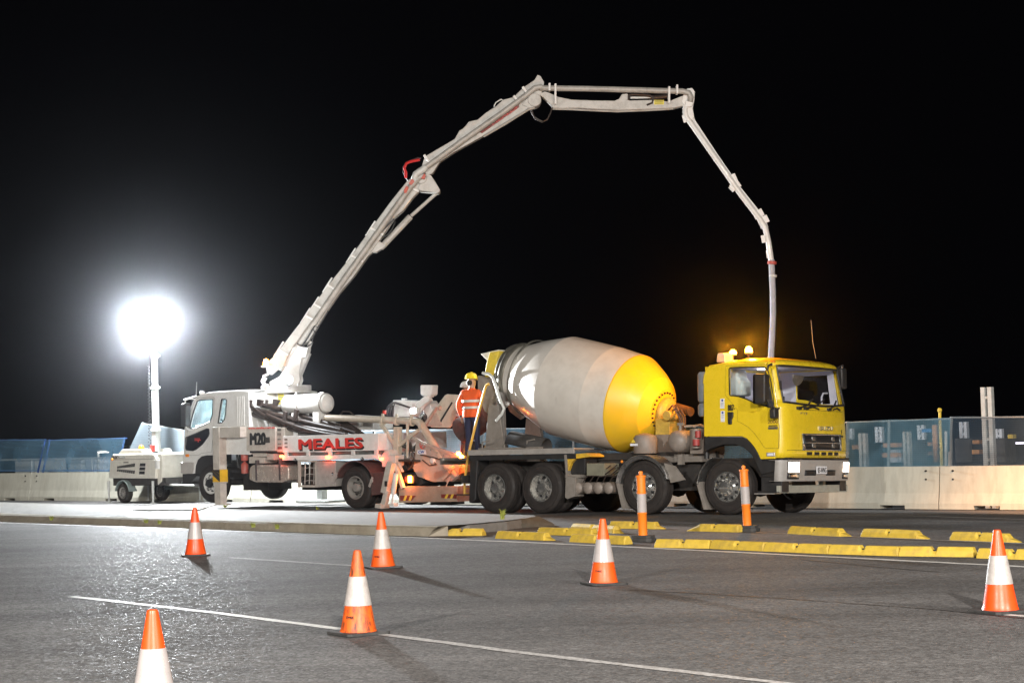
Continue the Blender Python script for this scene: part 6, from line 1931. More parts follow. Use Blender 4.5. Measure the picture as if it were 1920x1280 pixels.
MB().box(rl[0] - .15, rl[0] - .065, .088, .12, rl[2] - .06, rl[2] + .06).build('tail_lamp_red', red_off, pt, bevel=.01)
lamp('tail_lamp', 'POINT', PF @ Vector((rl[0], -.05, rl[2])), 12, (1.0, .2, .03), .04)
for c in ((3.047,0.150,1.209), (3.130,0.150,1.143), (3.228,0.150,1.065)):
    MB().sph(c, .045, 12, sx=1.3).build('tail_lamp', lamp_amber, pt)
c = (3.246,-0.050,1.077)
lamp('tail_lamp', 'POINT', PF @ Vector(c), 26, (1.0, .08, .02), .05)
c = (2.759,0.450,1.270)
lamp('tail_lamp', 'POINT', PF @ Vector(c), 12, (1.0, .06, .02), .05)

# ------------------------------------------------------------------ the boom: four sections in one vertical plane
BX = PF.inverted() @ Matrix.Translation((0, 45.0, 0))


def bpart(m, name, mat, parent=pt, **k):
    return m.xf(BX).build(name, mat, parent, **k)


def b3(p, dy=0.0):
    return (p[0], dy, p[1])


def btube(pts, dy, r, n=12):
    return MB().tube([(p[0], dy, p[1]) for p in pts], r, n)


# turret and slew ring
bpart(MB().cyl(((-5.633,0.000,2.804)[0], 0, (-5.633,0.000,2.778)[2]), ((-5.633,0.000,2.804)[0], 0, (-5.629,0.000,2.963)[2]), .62, 36), 'slew_ring', white, bevel=.01)
bpart(MB().prism([(-6.000,2.974),(-5.998,3.066),(-5.756,3.192),(-5.619,3.400),(-5.500,3.688),(-5.409,3.898),(-5.276,3.934),(-5.025,3.887),(-5.083,3.649),(-5.190,3.626),(-5.265,3.257),(-5.242,3.097),(-5.299,2.940)], -.34, -.24, 'xz').prism([(-6.000,2.974),(-5.998,3.066),(-5.756,3.192),(-5.619,3.400),(-5.500,3.688),(-5.409,3.898),(-5.276,3.934),(-5.025,3.887),(-5.083,3.649),(-5.190,3.626),(-5.265,3.257),(-5.242,3.097),(-5.299,2.940)], .24, .34, 'xz').box(
    (-5.787,0.000,3.007)[0], (-5.324,0.000,2.994)[0], -.24, .24, (-5.590,0.000,2.948)[2], (-5.584,0.000,3.200)[2]), 'boom_turret', white, bevel=.02)
bpart(btube([(-6.101,3.175),(-6.170,3.071),(-6.132,2.991),(-6.040,2.962)], -.3, .05).bar(b3((-6.033,0.000,3.253)[::2], -.3), b3((-6.167,0.000,3.204)[::2], -.3), .06, .05), 'turret_bracket', white)
bpart(MB().cyl(b3((-5.373,0.000,3.181)[::2], -.05), b3((-5.094,0.000,3.782)[::2], -.05), .10, 18).cyl(b3((-5.121,0.000,3.730)[::2], -.05), b3((-4.981,0.000,4.045)[::2], -.05), .055, 14).cyl(b3((-5.373,0.000,3.154)[::2], .14), b3((-5.094,0.000,3.782)[::2], .14), .10, 18), 'lift_ram', white)
# base section
s1 = [(-6.107,3.533),(-5.958,3.635),(-5.768,3.842),(-5.441,4.257),(-5.086,4.685),(-4.524,5.414),(-3.922,6.130),(-3.414,6.809),(-2.891,7.489),(-2.479,7.972),(-2.398,8.023),(-2.016,7.852),(-2.207,7.696),(-2.384,7.514),(-2.605,7.226),(-2.822,7.059),(-3.167,6.561),(-3.511,6.118),(-3.868,5.635),(-4.237,5.219),(-4.525,4.829),(-4.801,4.398),(-5.034,4.046),(-5.304,3.855),(-5.506,3.702),(-5.699,3.402),(-5.845,3.367),(-5.994,3.238),(-6.086,3.281)]
sec1 = bpart(MB().prism(s1, -.16, .16, 'xz'), 'boom_base_section', boomwhite, bevel=.02)
rib = MB()
for c, d in (((575.5, 592), (596, 604)), ((591, 572), (606, 580)), ((616, 536), (634, 548)), ((661, 481), (679, 490)), ((698, 430), (716, 441)), ((524, 656), (542, 668))):
    a = (-12.594,0.000,12.845) if False else None
CL = [[(-5.099,4.686),(-4.811,4.518)], [(-4.880,4.959),(-4.645,4.819)], [(-4.537,5.428),(-4.263,5.247)], [(-3.935,6.143),(-3.634,5.975)], [(-3.427,6.809),(-3.112,6.627)], [(-5.781,3.869),(-5.494,3.675)], [(-2.483,7.812),(-2.207,7.683)]]
for a, b in CL:
    rib = MB().bar(b3(a, -.19), b3(b, -.19), .05, .06, up=(0, 1, 0)).bar(b3(a, .0), b3((a[0] - .03, a[1] + .02), .0), .44, .06, up=(0, 1, 0))
    bpart(rib, 'pipe_clamp', white, sec1, bevel=.006)
bpart(btube([(-5.579,3.425),(-5.495,3.635),(-5.275,3.947),(-4.755,4.649),(-4.206,5.405),(-3.519,6.318),(-2.831,7.233),(-2.390,7.809),(-2.184,8.031)], -.27, .075, 14), 'delivery_pipe', pipewhite, sec1)
bpart(btube([(-5.806,3.352),(-5.640,3.639),(-5.299,4.054),(-4.725,4.795),(-4.066,5.707),(-3.379,6.608),(-2.801,7.366),(-2.496,7.812)], .24, .05, 10), 'hydraulic_pipe', pipewhite, sec1)
bpart(MB().prism([(-3.524,6.105),(-3.262,6.497),(-3.170,6.455),(-3.052,6.371),(-3.093,6.332),(-3.309,6.205),(-3.402,6.208)], -.12, .12, 'xz'), 'ram_bracket', boomwhite, sec1, bevel=.01)
ln = MB()
for a, b in (((640, 545), (600, 600)), ((625, 566), (590, 618))):
    pass
seg_ = [(-5.361,3.684),(-5.033,4.126),(-4.867,4.413),(-4.788,4.371),(-4.706,4.462),(-4.513,4.775)]
ln.tube([b3(p, -.32) for p in seg_], .018, 6)
bpart(ln, 'hydraulic_line', ink, sec1)
ln = MB()
seg_ = [(-5.301,3.988),(-5.196,3.918),(-5.065,3.888),(-4.930,3.977),(-4.900,4.122),(-4.844,4.240),(-4.895,4.334),(-4.949,4.283)]
ln.tube([b3(p, -.36) for p in seg_], .016, 6)
bpart(ln, 'hydraulic_line', ink, sec1)
ln = MB()
seg_ = [(-3.218,6.656),(-3.000,6.864),(-2.836,7.019),(-2.812,6.938),(-2.896,6.754),(-3.006,6.623),(-3.114,6.573)]
ln.tube([b3(p, -.2) for p in seg_], .02, 6)
bpart(ln, 'hydraulic_line', ink, sec1)
# beacon on the boom foot
bb = (-6.053,0.000,3.545)
bpart(MB().box(bb[0] - .14, bb[0] + .14, -.42, -.1, bb[2] - .12, bb[2] - .08), 'beacon_shelf', white, bevel=.005)
bpart(MB().lathe([(.05, -.08), (.07, -.07), (.065, .0), (.045, .07), (0, .09)], (bb[0] - .03, -.28, bb[2]), (0, 0, 1), 14), 'beacon', lamp_amber)
lamp('boom_beacon', 'POINT', (bb[0] - .2, 44.5, bb[2] + .04), 6, (1.0, .30, .012), .05)
wl2 = (-5.573,0.000,3.107)
wl2 = Vector((-2.204,0.100,3.055))
MB().lathe([(0, 0), (.10, 0), (.11, -.08), (.06, -.15), (0, -.16)], wl2, (1, -.35, -.08), 16).bar(wl2 + Vector((-.05, 0, -.05)), Vector((-3.075,0.900,2.962)), .05, .05).build('turret_lamp', white, pt)
MB().lathe([(0, .004), (.095, .004)], wl2, (1, -.35, -.08), 16).build('turret_lamp_lens', lamp_work, pt)
lamp('turret_lamp', 'POINT', PF @ (Vector(wl2) + Vector((.10, -.25, .0))), 170, (.92, .96, 1.0), .06)
tl_ = PF @ (Vector((-2.186,0.100,3.054)) + Vector((.12, -.02, .0)))
lamp('turret_lamp', 'SPOT', tl_, 26000, (.92, .96, 1.0), .05, XF @ Vector((-5.2, .45, 3.15)), 24, .5)
# first joint
bpart(MB().prism([(-2.232,7.751),(-2.119,7.988),(-2.009,8.133),(-1.890,8.076),(-1.775,7.885),(-1.680,7.715),(-1.688,7.655),(-1.729,7.629),(-1.941,7.669),(-2.180,7.702)], -.20, .20, 'xz').cyl(b3((-2.132,0.000,8.002)[::2], -.24), b3((-2.132,0.000,8.002)[::2], .24), .13, 20), 'joint_gusset', boomwhite, bevel=.012)
bpart(MB().cyl(b3((-1.782,0.000,7.644)[::2], 0), b3((-2.422,0.000,7.101)[::2], 0), .045, 12).lathe([(0, -.02), (.075, -.02), (.08, 0), (.08, 1.06), (.06, 1.08)], b3((-2.449,0.000,7.075)[::2], 0), Vector(b3((-3.241,0.000,6.283)[::2], 0)) - Vector(b3((-2.449,0.000,7.075)[::2], 0)), 16), 'fold_ram', boomwhite)
ep = MB()
ep.tube([b3(p, -.30) for p in [(-2.267,7.926),(-2.305,7.994),(-2.262,8.100),(-2.168,8.164),(-2.073,8.215),(-2.018,8.280)]], .085, 14)
bpart(ep, 'pipe_elbow', galv)
rd = MB()
for sgm in ([(-2.517,8.027),(-2.514,8.174),(-2.551,8.269),(-2.495,8.388),(-2.400,8.432),(-2.159,8.472)],):
    rd.tube([b3(p, -.22) for p in sgm], .035, 8)
bpart(rd, 'red_safety_hose', pm('red_hose', (.55, .02, .02), .4), pt)
bpart(btube([(-2.466,7.972),(-2.580,8.176),(-2.576,8.323),(-2.507,8.429),(-2.211,8.541),(-2.131,8.525)], -.1, .022, 8), 'hydraulic_line', ink)
cr_ = pm('orange_red_paint', (.55, .10, .06), .5)
for q in ([(-2.442,7.864),(-2.359,7.982),(-2.294,7.913),(-2.376,7.822)], [(-2.566,7.707),(-2.510,7.812),(-2.444,7.770),(-2.501,7.638),(-2.555,7.626)], [(-2.132,7.989),(-2.049,8.107),(-2.011,8.039),(-2.053,7.960)]):
    bpart(MB().prism(q, -.38, -.33, 'xz'), 'red_collar', cr_, pt, bevel=.005)
# second section
s2 = [(-2.109,8.350),(-2.037,8.562),(-1.279,8.983),(-1.154,9.194),(-1.072,9.232),(-0.881,9.415),(-0.693,9.449),(-0.502,9.605),(-0.230,9.772),(-0.052,9.928),(0.216,9.987),(0.463,10.222),(0.749,10.403),(0.833,10.535),(0.912,10.492),(0.988,10.342),(0.970,10.181),(0.884,9.981),(0.771,9.783),(0.581,9.668),(0.161,9.451),(-0.625,9.004),(-1.288,8.661),(-1.668,8.417),(-1.848,8.141),(-1.970,8.078),(-2.061,8.161)]
sec2 = bpart(MB().prism(s2, -.13, .13, 'xz'), 'boom_second_section', boomwhite, bevel=.015)
bpart(btube([(-2.045,8.254),(-1.706,8.486),(-0.918,9.026),(-0.103,9.566),(0.510,9.992),(0.756,10.187),(0.930,10.209)], -.22, .07, 14), 'delivery_pipe', pipewhite, sec2)
rib = MB()
for a, b in ([(-2.050,8.590),(-1.922,8.398)], [(0.450,10.223),(0.552,10.058)], [(0.217,10.001),(0.307,9.877)]):
    bpart(MB().bar(b3(a, -.20), b3(b, -.20), .06, .08, up=(0, 1, 0)), 'pipe_clamp', white, sec2, bevel=.006)
rib.tube([b3(p, -.05) for p in [(-0.284,9.773),(-0.227,9.879),(-0.092,9.956),(-0.013,9.887)]], .015, 6).tube([b3(p, -.05) for p in [(-0.990,9.310),(-0.908,9.402),(-0.801,9.412),(-0.722,9.356)]], .015, 6)
bpart(rib, 'service_line', white, sec2)
wb_ = [(-0.675,9.140),(0.331,9.809),(0.349,9.728),(-0.596,9.097)]
bpart(MB().prism(wb_, -.145, -.128, 'xz'), 'name_board', darkred, sec2)
a_, b_ = Vector((wb_[0][0], 0, wb_[0][1])), Vector((wb_[1][0], 0, wb_[1][1]))
tx = text('MEALES', 'lettering', pm('dull_red_letters', (.40, .06, .05), .5), None, a_ + (b_ - a_) * .34 + Vector((0.02, -.150, -.085)), (b_ - a_).length * .62, .13, right=b_ - a_, up=(-(b_ - a_).z, 0, (b_ - a_).x), depth=.004, bold=.03)
tx.data.transform(BX); tx.parent = sec2
bpart(btube([(-0.558,9.016),(0.024,9.334),(0.567,9.654),(0.742,9.703)], -.16, .03, 8).tube([b3(p, -.14) for p in [(-1.079,8.977),(-0.578,9.285)]], .02, 8), 'hydraulic_pipe', pipewhite, sec2)
# second joint
bpart(MB().lathe([(0, -.2), (.16, -.2), (.17, -.18), (.17, .18), (.16, .2), (0, .2)], b3((0.734,0.000,9.892)[::2], 0), (0, 1, 0), 26).prism([(0.424,9.780),(0.507,9.898),(0.712,10.054),(0.883,9.968),(0.825,9.808),(0.742,9.717),(0.595,9.694)], -.17, .17, 'xz'), 'joint_cheek', boomwhite, bevel=.01)
bpart(btube([(0.382,9.727),(0.542,9.709),(0.661,9.665),(0.697,9.530),(0.734,9.435),(0.905,9.342),(1.040,9.399),(1.124,9.558),(1.169,9.704)], -.1, .02, 8), 'hydraulic_line', hose)
bpart(btube([(0.621,9.666),(0.671,9.557),(0.775,9.460),(0.932,9.375),(1.068,9.452),(1.154,9.664)], .02, .014, 6), 'hydraulic_line', hose)
# third section
s3 = [(0.832,10.050),(1.008,10.112),(1.113,10.069),(1.337,9.961),(1.655,9.885),(2.174,9.850),(2.734,9.826),(2.842,9.870),(2.926,9.989),(3.060,9.999),(3.107,9.822),(3.708,9.818),(4.066,9.767),(4.445,9.904),(4.523,9.848),(4.503,9.660),(4.234,9.601),(3.713,9.589),(2.806,9.582),(2.167,9.635),(1.861,9.664),(1.195,9.676),(1.144,9.759),(0.976,9.938)]
hole = [[(3.134,9.821),(3.136,9.875),(3.165,9.955),(3.671,9.927),(3.856,9.854),(3.708,9.818)]]
sec3 = bpart(MB().prism(s3, -.12, .12, 'xz'), 'boom_third_section', boomwhite, bevel=.015)
bpart(btube([(0.890,10.183),(1.116,10.170),(2.049,10.129),(3.115,10.071),(4.048,10.017),(4.421,9.999),(4.580,9.954),(4.629,9.832),(4.599,9.725)], -.2, .072, 14), 'delivery_pipe', pipewhite, sec3)
rib = MB()
for a, b in ([(1.266,10.266),(1.250,9.755)], [(4.091,10.110),(4.077,9.700)], [(4.293,10.151),(4.285,9.922)], [(1.119,10.284),(1.114,10.096)]):
    bpart(MB().bar(b3(a, -.28), b3(b, -.28), .05, .04, up=(0, 1, 0)).bar(b3(a, -.12), b3(b, -.12), .05, .04, up=(0, 1, 0)), 'pipe_clamp', white, sec3, bevel=.006)
bpart(btube([(3.081,9.823),(3.085,9.944),(3.165,9.969),(3.578,9.943),(3.710,9.885),(3.665,9.739),(3.530,9.689)], -.1, .035, 8), 'hydraulic_line', hose, sec3)
bpart(MB().tube([b3(p, -.05) for p in [(3.643,9.887),(3.910,9.893),(4.071,9.915)]], .06, 8), 'hydraulic_line', hose, sec3)
bpart(MB().bar(b3((3.137,0.000,9.902)[::2], 0), b3((3.644,0.000,9.901)[::2], 0), .05, .05), 'small_ram', galv, sec3)
st_ = [(3.717,9.697),(3.721,9.811),(3.961,9.804),(3.957,9.690)]
sk_ = bpart(MB().prism(st_, -.128, -.119, 'xz'), 'warning_sticker', pm('boom_sticker_yellow', (.75, .62, .05), .5), sec3)
for k in range(3):
    z = st_[0][1] + .02 + k * .034
    bpart(MB().box(st_[0][0] + .02, st_[2][0] - .02, -.133, -.127, z, z + .012), 'print_line', ink, sk_)
bpart(btube([(1.155,9.678),(1.634,9.650),(2.167,9.608),(2.805,9.562),(3.499,9.569),(4.194,9.589)], -.06, .025, 8), 'hydraulic_pipe', pipewhite, sec3)
# third joint and the last section
bpart(MB().prism([(4.445,9.904),(4.544,10.076),(4.678,10.086),(4.741,9.990),(4.720,9.775),(4.674,9.575),(4.706,9.345),(4.583,9.268),(4.479,9.352),(4.431,9.515),(4.450,9.675),(4.400,9.758)], -.13, .13, 'xz').cyl(b3((4.584,0.000,9.698)[::2], -.2), b3((4.584,0.000,9.698)[::2], .2), .10, 18), 'tip_joint', white, bevel=.012)
s4 = [(4.479,9.352),(4.695,9.426),(4.744,9.291),(5.261,8.443),(5.766,7.651),(6.211,7.050),(6.413,6.750),(6.473,6.561),(6.430,6.482),(6.299,6.539),(6.228,6.782),(6.050,7.001),(5.621,7.682),(5.127,8.420),(4.685,9.131)]
sec4 = bpart(MB().prism(s4, .0, .16, 'xz'), 'boom_tip_section', white, bevel=.012)
bpart(btube([(4.572,9.726),(4.487,9.567),(4.507,9.378),(4.811,8.913),(5.317,8.133),(5.823,7.355),(6.254,6.754),(6.379,6.537),(6.445,6.175),(6.495,5.706)], -.09, .072, 14), 'delivery_pipe', white, sec4)
rib = MB()
for a, b in ([(4.384,9.301),(4.694,9.386)], [(5.463,7.741),(5.734,7.853)], [(5.536,7.524),(5.808,7.704)], [(6.069,6.813),(6.368,6.965)], [(6.170,6.650),(6.495,6.801)], [(6.235,6.248),(6.529,6.292)], [(6.355,5.871),(6.568,5.891)]):
    q = (Vector(a) - Vector(b)) * .12
    bpart(MB().bar(b3(Vector(a) - q, -.09), b3(Vector(b) + q, -.09), .19, .03, up=(0, 1, 0)), 'pipe_clamp', white, sec4, bevel=.006)
rib.bar(b3((5.549,0.000,7.510)[::2], -.09), b3((5.672,0.000,7.614)[::2], -.09), .16, .08, up=(0, 1, 0))
bpart(rib, 'hose_hook', white, sec4, bevel=.006)
hc0 = (6.513,0.000,5.666)
bpart(MB().lathe([(.08, -.05), (.115, -.04), (.115, .03), (.08, .04)], (hc0[0], -.09, hc0[2]), (.12, 0, 1), 18), 'red_collar', pm('collar_red', (.5, .09, .07), .5), sec4)
bpart(MB().lathe([(.08, -.12), (.10, -.10), (.10, -.06), (.085, -.05)], (hc0[0] + .02, -.09, hc0[2] - .25), (.1, 0, 1), 18), 'hose_clamp', galv, sec4)
bpart(btube([(6.503,5.733),(6.503,5.373),(6.508,4.960),(6.493,4.376),(6.456,3.885),(6.414,3.448),(6.358,2.655),(6.294,1.599)], -.09, .077, 14), 'end_hose', pm('white_grey_hose', (.42, .42, .46), .55, var=.15), sec4)

# ------------------------------------------------------------------ people
hivis = pm('hivis_orange_cloth', (0.72, 0.10, 0.018), 0.8, var=0.10, scale=14, bump=0.35, bscale=18)
tape = pm('reflective_tape', (0.55, 0.52, 0.48), 0.4, var=0.1, scale=20)
helmet_y = pm('yellow_helmet_shell', (0.82, 0.62, 0.03), 0.3, var=0.03, coat=0.5)
helmet_w = pm('white_helmet_shell', (0.80, 0.80, 0.80), 0.3, var=0.03, coat=0.5)
hairm = pm('dark_hair', (0.02, 0.014, 0.01), 0.8)


def person(M, label, J, helmet, head_turn=0.0, glove_r=True):
    root = empty('person', M)
    tag(root, label, 'person', 'workers standing at the concrete hopper')
    V, E_, Rd = [], [], []

    def v(p, r, parent=None):
        V.append(p); Rd.append(r if isinstance(r, tuple) else (r, r))
        if parent is not None:
            E_.append((parent, len(V) - 1))
        return len(V) - 1
    pel = v((0, 0, .95), (.165, .125))
    wai = v((0, J.get('lean', 0) * .3, 1.10), (.18, .135), pel)
    che = v((0, J.get('lean', 0) * .7, 1.30), (.215, .15), wai)
    nb = v((0, J.get('lean', 0) + .0, 1.44), (.085, .08), che)
    nk = v((0, J.get('lean', 0) + .02, 1.51), .058, nb)
    hx, hy = J.get('head', (0, .03))
    hb = v((hx, hy, 1.58), (.078, .085), nk)
    ht = v((hx, hy + .01, 1.69), (.082, .095), hb)
    v((hx, hy, 1.755), (.05, .06), ht)
    fx, fy = math.sin(head_turn), math.cos(head_turn)
    v((hx + fx * .115, hy + fy * .115, 1.625), .016, hb)          # nose
    for s in (-1, 1):                                          # ears
        v((hx + s * fy * .088, hy - s * fx * .088, 1.625), (.014, .022), hb)
    hands = []
    for s, key in ((-1, 'L'), (1, 'R')):
        sh = v((s * .20, J.get('lean', 0) * .8, 1.385), .088, che)
        el = v(J[key][0], .070, sh)
        wr = v(J[key][1], .038, el)
        d = (Vector(J[key][1]) - Vector(J[key][0])).normalized()
        side_ = d.cross(Vector((0, 1, 0.15))).normalized()
        palm = v(tuple(Vector(J[key][1]) + d * .065), (.042, .024), wr)
        curl = J.get('curl', Vector((0, .5, 0)))
        for k in range(4):
            b_ = Vector(J[key][1]) + d * .10 + side_ * ((k - 1.5) * .021)
            f1 = v(tuple(b_), .011, palm)
            l = (.030, .036, .034, .026)[k]
            f2 = v(tuple(b_ + d * l + curl * .012), .0095, f1)
            v(tuple(b_ + d * l * 1.6 + curl * .04), .0085, f2)
        tb_ = Vector(J[key][1]) + d * .04 - side_ * s * .042
        t1 = v(tuple(tb_), .013, palm)
        v(tuple(tb_ + d * .035 - side_ * s * .018 + curl * .02), .010, t1)
        hands.append((Vector(J[key][1]), d))
    for s, key in ((-1, 'l'), (1, 'r')):
        hp = v((s * .095, 0, .88), (.105, .11), pel)
        kn = v(J[key][0], .068, hp)
        cf_ = v(tuple((Vector(J[key][0]) * .55 + Vector(J[key][1]) * .45)), .062, kn)
        an = v(J[key][1], .05, cf_)
        hl = v((J[key][1][0], J[key][1][1] - .03, .045), (.048, .045), an)
        v((J[key][1][0] + s * .02, J[key][1][1] + .16, .04), (.045, .035), an)
    me = bpy.data.meshes.new('body_skeleton')
    me.from_pydata(V, E_, [])
    t = bpy.data.objects.new('body_skeleton', me)
    COL.objects.link(t)
    sk = t.modifiers.new('skin', 'SKIN')
    sk.use_smooth_shade = True
    for i, sv_ in enumerate(me.skin_vertices[0].data):
        sv_.radius = Rd[i]
        sv_.use_root = (i == 0)
    t.modifiers.new('sub', 'SUBSURF').levels = 2
    t.modifiers['sub'].render_levels = 2
    dg = bpy.context.evaluated_depsgraph_get()
    bm2 = bpy.data.meshes.new_from_object(t.evaluated_get(dg))
    bpy.data.objects.remove(t)
    bm2.name = 'body'
    bm2.materials.clear()
    for m in (hivis, navy, skin, boot, glove, tape):
        bm2.materials.append(m)
    for p in bm2.polygons:
        c = p.center
        mi = 0
        if c.z < .13: mi = 3
        elif c.z < .90: mi = 1
        if c.z > 1.47: mi = 2
        for k, (w, d) in enumerate(hands):
            if -.005 < (c - w).dot(d) < .24 and ((c - w) - d * (c - w).dot(d)).length < .075:
                mi = 4 if (glove_r and k == 1) else 2
        p.material_index = mi
        p.use_smooth = True
    body = bpy.data.objects.new('body', bm2)
    COL.objects.link(body)
    body.parent = root
    ln_ = J.get('lean', 0)
    # hem of the jacket, two tape bands, collar
    MB().lathe([(.188, .86), (.195, .88), (.192, 1.0), (.18, 1.02)], (0, 0, 0), (0, 0, 1), 26).build('jacket_hem', hivis, body)
    body.children[0].scale = (1.06, .86, 1)
    for z, rr in ((1.04, .197), (1.18, .214)):
        tb2 = MB().lathe([(rr, 0), (rr + .006, .003), (rr + .006, .052), (rr, .055)], (0, 0, 0), (0, 0, 1), 30).build('reflective_band', tape, body)
        tb2.location = (0, ln_ * (z - .95) * 1.2, z)
        tb2.scale = (1.05, .82, 1)
    MB().lathe([(.075, 0), (.092, .005), (.085, .05), (.07, .052)], (0, ln_ + .01, 1.43), (0, .2, 1), 20).build('collar', hivis, body)
    # helmet: dome, brim, peak; hair below
    T = Matrix.Translation((hx, hy + .005, 1.69)) @ Matrix.Rotation(-head_turn, 4, 'Z') @ Matrix.Rotation(R(-6), 4, 'X')
    hm = MB().lathe([(.135, 0), (.128, .01), (.124, .05), (.108, .095), (.075, .125), (.03, .140), (0, .142)], (0, 0, 0), (0, 0, 1), 28)
    hm.v = [(x, y * 1.12, z) for x, y, z in hm.v]
    hm.lathe([(.126, 0.002), (.15, -.006), (.152, .0), (.128, .010)], (0, .01, 0), (0, 0, 1), 28)
    hm.prism(arc(0, .07, .125, 20, 160, 10), -.012, -.002, 'xy')
    hm.tube([(0, -.125, .05), (0, -.08, .115), (0, 0, .146), (0, .08, .118), (0, .13, .05)], .012, 6)
    h = hm.xf(T).build('helmet', helmet, body)
    hr_ = MB().sph((0, -.012, -.02), .1, 14, sx=.93, sy=1.0, sz=.75)
    hr_.v = [q for q in hr_.v]
    hr_.xf(Matrix.Translation((hx, hy - .0, 1.625)) @ Matrix.Rotation(-head_turn, 4, 'Z') @ Matrix.Translation((0, -.02, .0)) @ Matrix.Scale(.93, 4)).build('hair', hairm, body)
    fc = Vector((hx + fx * .088, hy + fy * .088, 1.652))
    ey = MB()
    for s in (-1, 1):
        ey.sph(fc + Vector((s * fy * .032, -s * fx * .032, 0)), .013, 8)
    ey.build('eyes', ink, body)
    gl = MB().tube([fc + Vector((s * fy, -s * fx, 0)) * .055 + Vector((fx, fy, 0)) * (.018 - abs(s) * .03) for s in (-1.3, -.7, 0, .7, 1.3)], .012, 6)
    gl.build('safety_glasses', darkglass, body)
    return root


wp_ = XF @ Vector((-6.877,0.800,1.179))
person(Matrix.Translation((wp_.x, wp_.y, wp_.z)) @ Matrix.Rotation(R(-30), 4, 'Z') @ Matrix.Scale(0.985, 4),
       'worker in orange jacket and yellow helmet seen from behind on the mixer platform',
       dict(lean=.04, head=(-.02, .07), L=((-.32, -.02, 1.12), (-.29, .05, .88)), R=((.34, .06, 1.14), (.38, .26, 1.04)), l=((-.10, .02, .48), (-.12, -.02, .09)), r=((.12, .02, .48), (.14, -.02, .09))), helmet_y, .25)
wp_ = XF @ Vector((-8.061,1.900,1.176))
person(Matrix.Translation((wp_.x, wp_.y, wp_.z - .10)) @ Matrix.Rotation(R(-75), 4, 'Z') @ Matrix.Scale(0.985, 4),
       'worker in a white helmet half hidden behind the worker in the yellow helmet',
       dict(lean=.06, head=(0, .09), L=((-.27, .06, 1.13), (-.2, .27, 1.05)), R=((.27, .06, 1.13), (.2, .27, 1.05)), l=((-.10, .03, .48), (-.11, -.02, .09)), r=((.10, .03, .48), (.11, -.02, .09))), helmet_w, 0.0, False)

# ------------------------------------------------------------------ the building site beyond the barrier
def site(name, mb, mat, label, cat, group=None, bevel=.0):
    o = mb.build(name, mat, None, bevel=bevel)
    o.matrix_world = MF
    tag(o, label, cat, group)
    return o


def waler(u0, u1, z1, z0, v, label, mat, gap=.25):
    root = empty('double_channel', MF)
    tag(root, label, 'formwork post', 'upright pairs of steel channels beyond the netting')
    w = u1 - u0
    cw_ = w * (1 - gap) / 2
    for k in (0, 1):
        a = u0 + k * (w - cw_)
        MB().box(a, a + cw_, v, v + .03, z0, z1).box(a, a + .02, v + .03, v + .14, z0, z1).box(a + cw_ - .02, a + cw_, v + .03, v + .14, z0, z1).build('channel', mat, root)
    pl = MB()
    n = max(2, int((z1 - z0) / .45))
    for k in range(n):
        z = z0 + (z1 - z0) * (k + .5) / n
        pl.box(u0 + cw_ * .6, u1 - cw_ * .6, v + .035, v + .05, z - .03, z + .03)
    pl.build('tie_plate', mat, root)
    return root


waler(-4.789, -4.584, 1.513, 1.098, 15.0, 'bright bluish pair of channels in the left half of the teal netting', bluewhite)
waler(-3.559, -3.361, 1.525, 1.145, 15.0, 'bright bluish pair of channels just left of the tall orange plank', bluewhite)
waler(-2.367, -2.160, 1.578, 1.162, 15.0, 'bright bluish pair of channels left of the tallest post', bluewhite)
waler(-1.395, -1.208, 1.376, 1.143, 15.0, 'small bluish pair of channels right of the tallest post', bluewhite)
waler(-5.604, -5.476, 1.489, 1.201, 15.0, 'bluish pair of channels against the edge of the yellow cab', bluewhite)
waler(-2.059, -1.880, 1.394, -0.420, 9.0, 'grey green pair of channels nearest the yellow cab', galv)
waler(-0.931, -0.771, 1.405, -0.420, 9.0, 'grey green full height pair of channels right of the stacked orange planks', galv)
waler(1.004, 1.255, 2.342, -0.420, 9.0, 'tallest pair of channels, standing high above the netting', galv)
site('plank', MB().box(-1.962, -1.465, 10.00, 10.25, 1.035, 1.140), timber, 'upper stacked orange plank left of the grey green post', 'plank', 'orange timber planks on the site', .01)
site('plank', MB().box(-1.986, -1.489, 10.00, 10.25, 0.804, 0.908), timber, 'lower stacked orange plank left of the grey green post', 'plank', 'orange timber planks on the site', .01)
site('plank', MB().box(-2.779, -2.581, 10.00, 10.20, 1.008, 1.111), timber, 'short orange plank beside the edge of the yellow cab', 'plank', 'orange timber planks on the site', .01)
site('plank', MB().box(-0.443, -0.311, 9.50, 9.58, 0.691, 1.543), timber, 'tall upright orange plank next to the yellow pole', 'plank', 'orange timber planks on the site', .01)
site('plank', MB().box(-1.059, -0.950, 10.50, 10.70, 1.042, 1.131), timber, 'upper short orange plank behind the upright orange plank', 'plank', 'orange timber planks on the site', .01)
site('plank', MB().box(-1.068, -0.960, 10.50, 10.70, 0.830, 0.918), timber, 'lower short orange plank behind the upright orange plank', 'plank', 'orange timber planks on the site', .01)
site('plank', MB().box(0.067, 0.238, 10.50, 10.70, 1.071, 1.159), timber, 'upper orange plank left of the tallest post', 'plank', 'orange timber planks on the site', .01)
site('plank', MB().box(0.044, 0.228, 10.50, 10.70, 0.838, 0.937), timber, 'lower orange plank left of the tallest post', 'plank', 'orange timber planks on the site', .01)
site('site_box', MB().box(-2.306, -1.995, 11.00, 11.40, 0.653, 0.963), bluewhite, 'pale crate below the stacked orange planks', 'crate', None, .01)
site('site_box', MB().box(-1.761, -1.317, 11.00, 11.60, 0.658, 1.171), chassis, 'dark crate between the grey green post and the orange plank', 'crate', None, .01)
site('site_box', MB().box(-0.606, -0.176, 11.00, 11.60, 0.645, 1.199), chassis, 'dark crate under the bluish channels left of the tallest post', 'crate', None, .01)
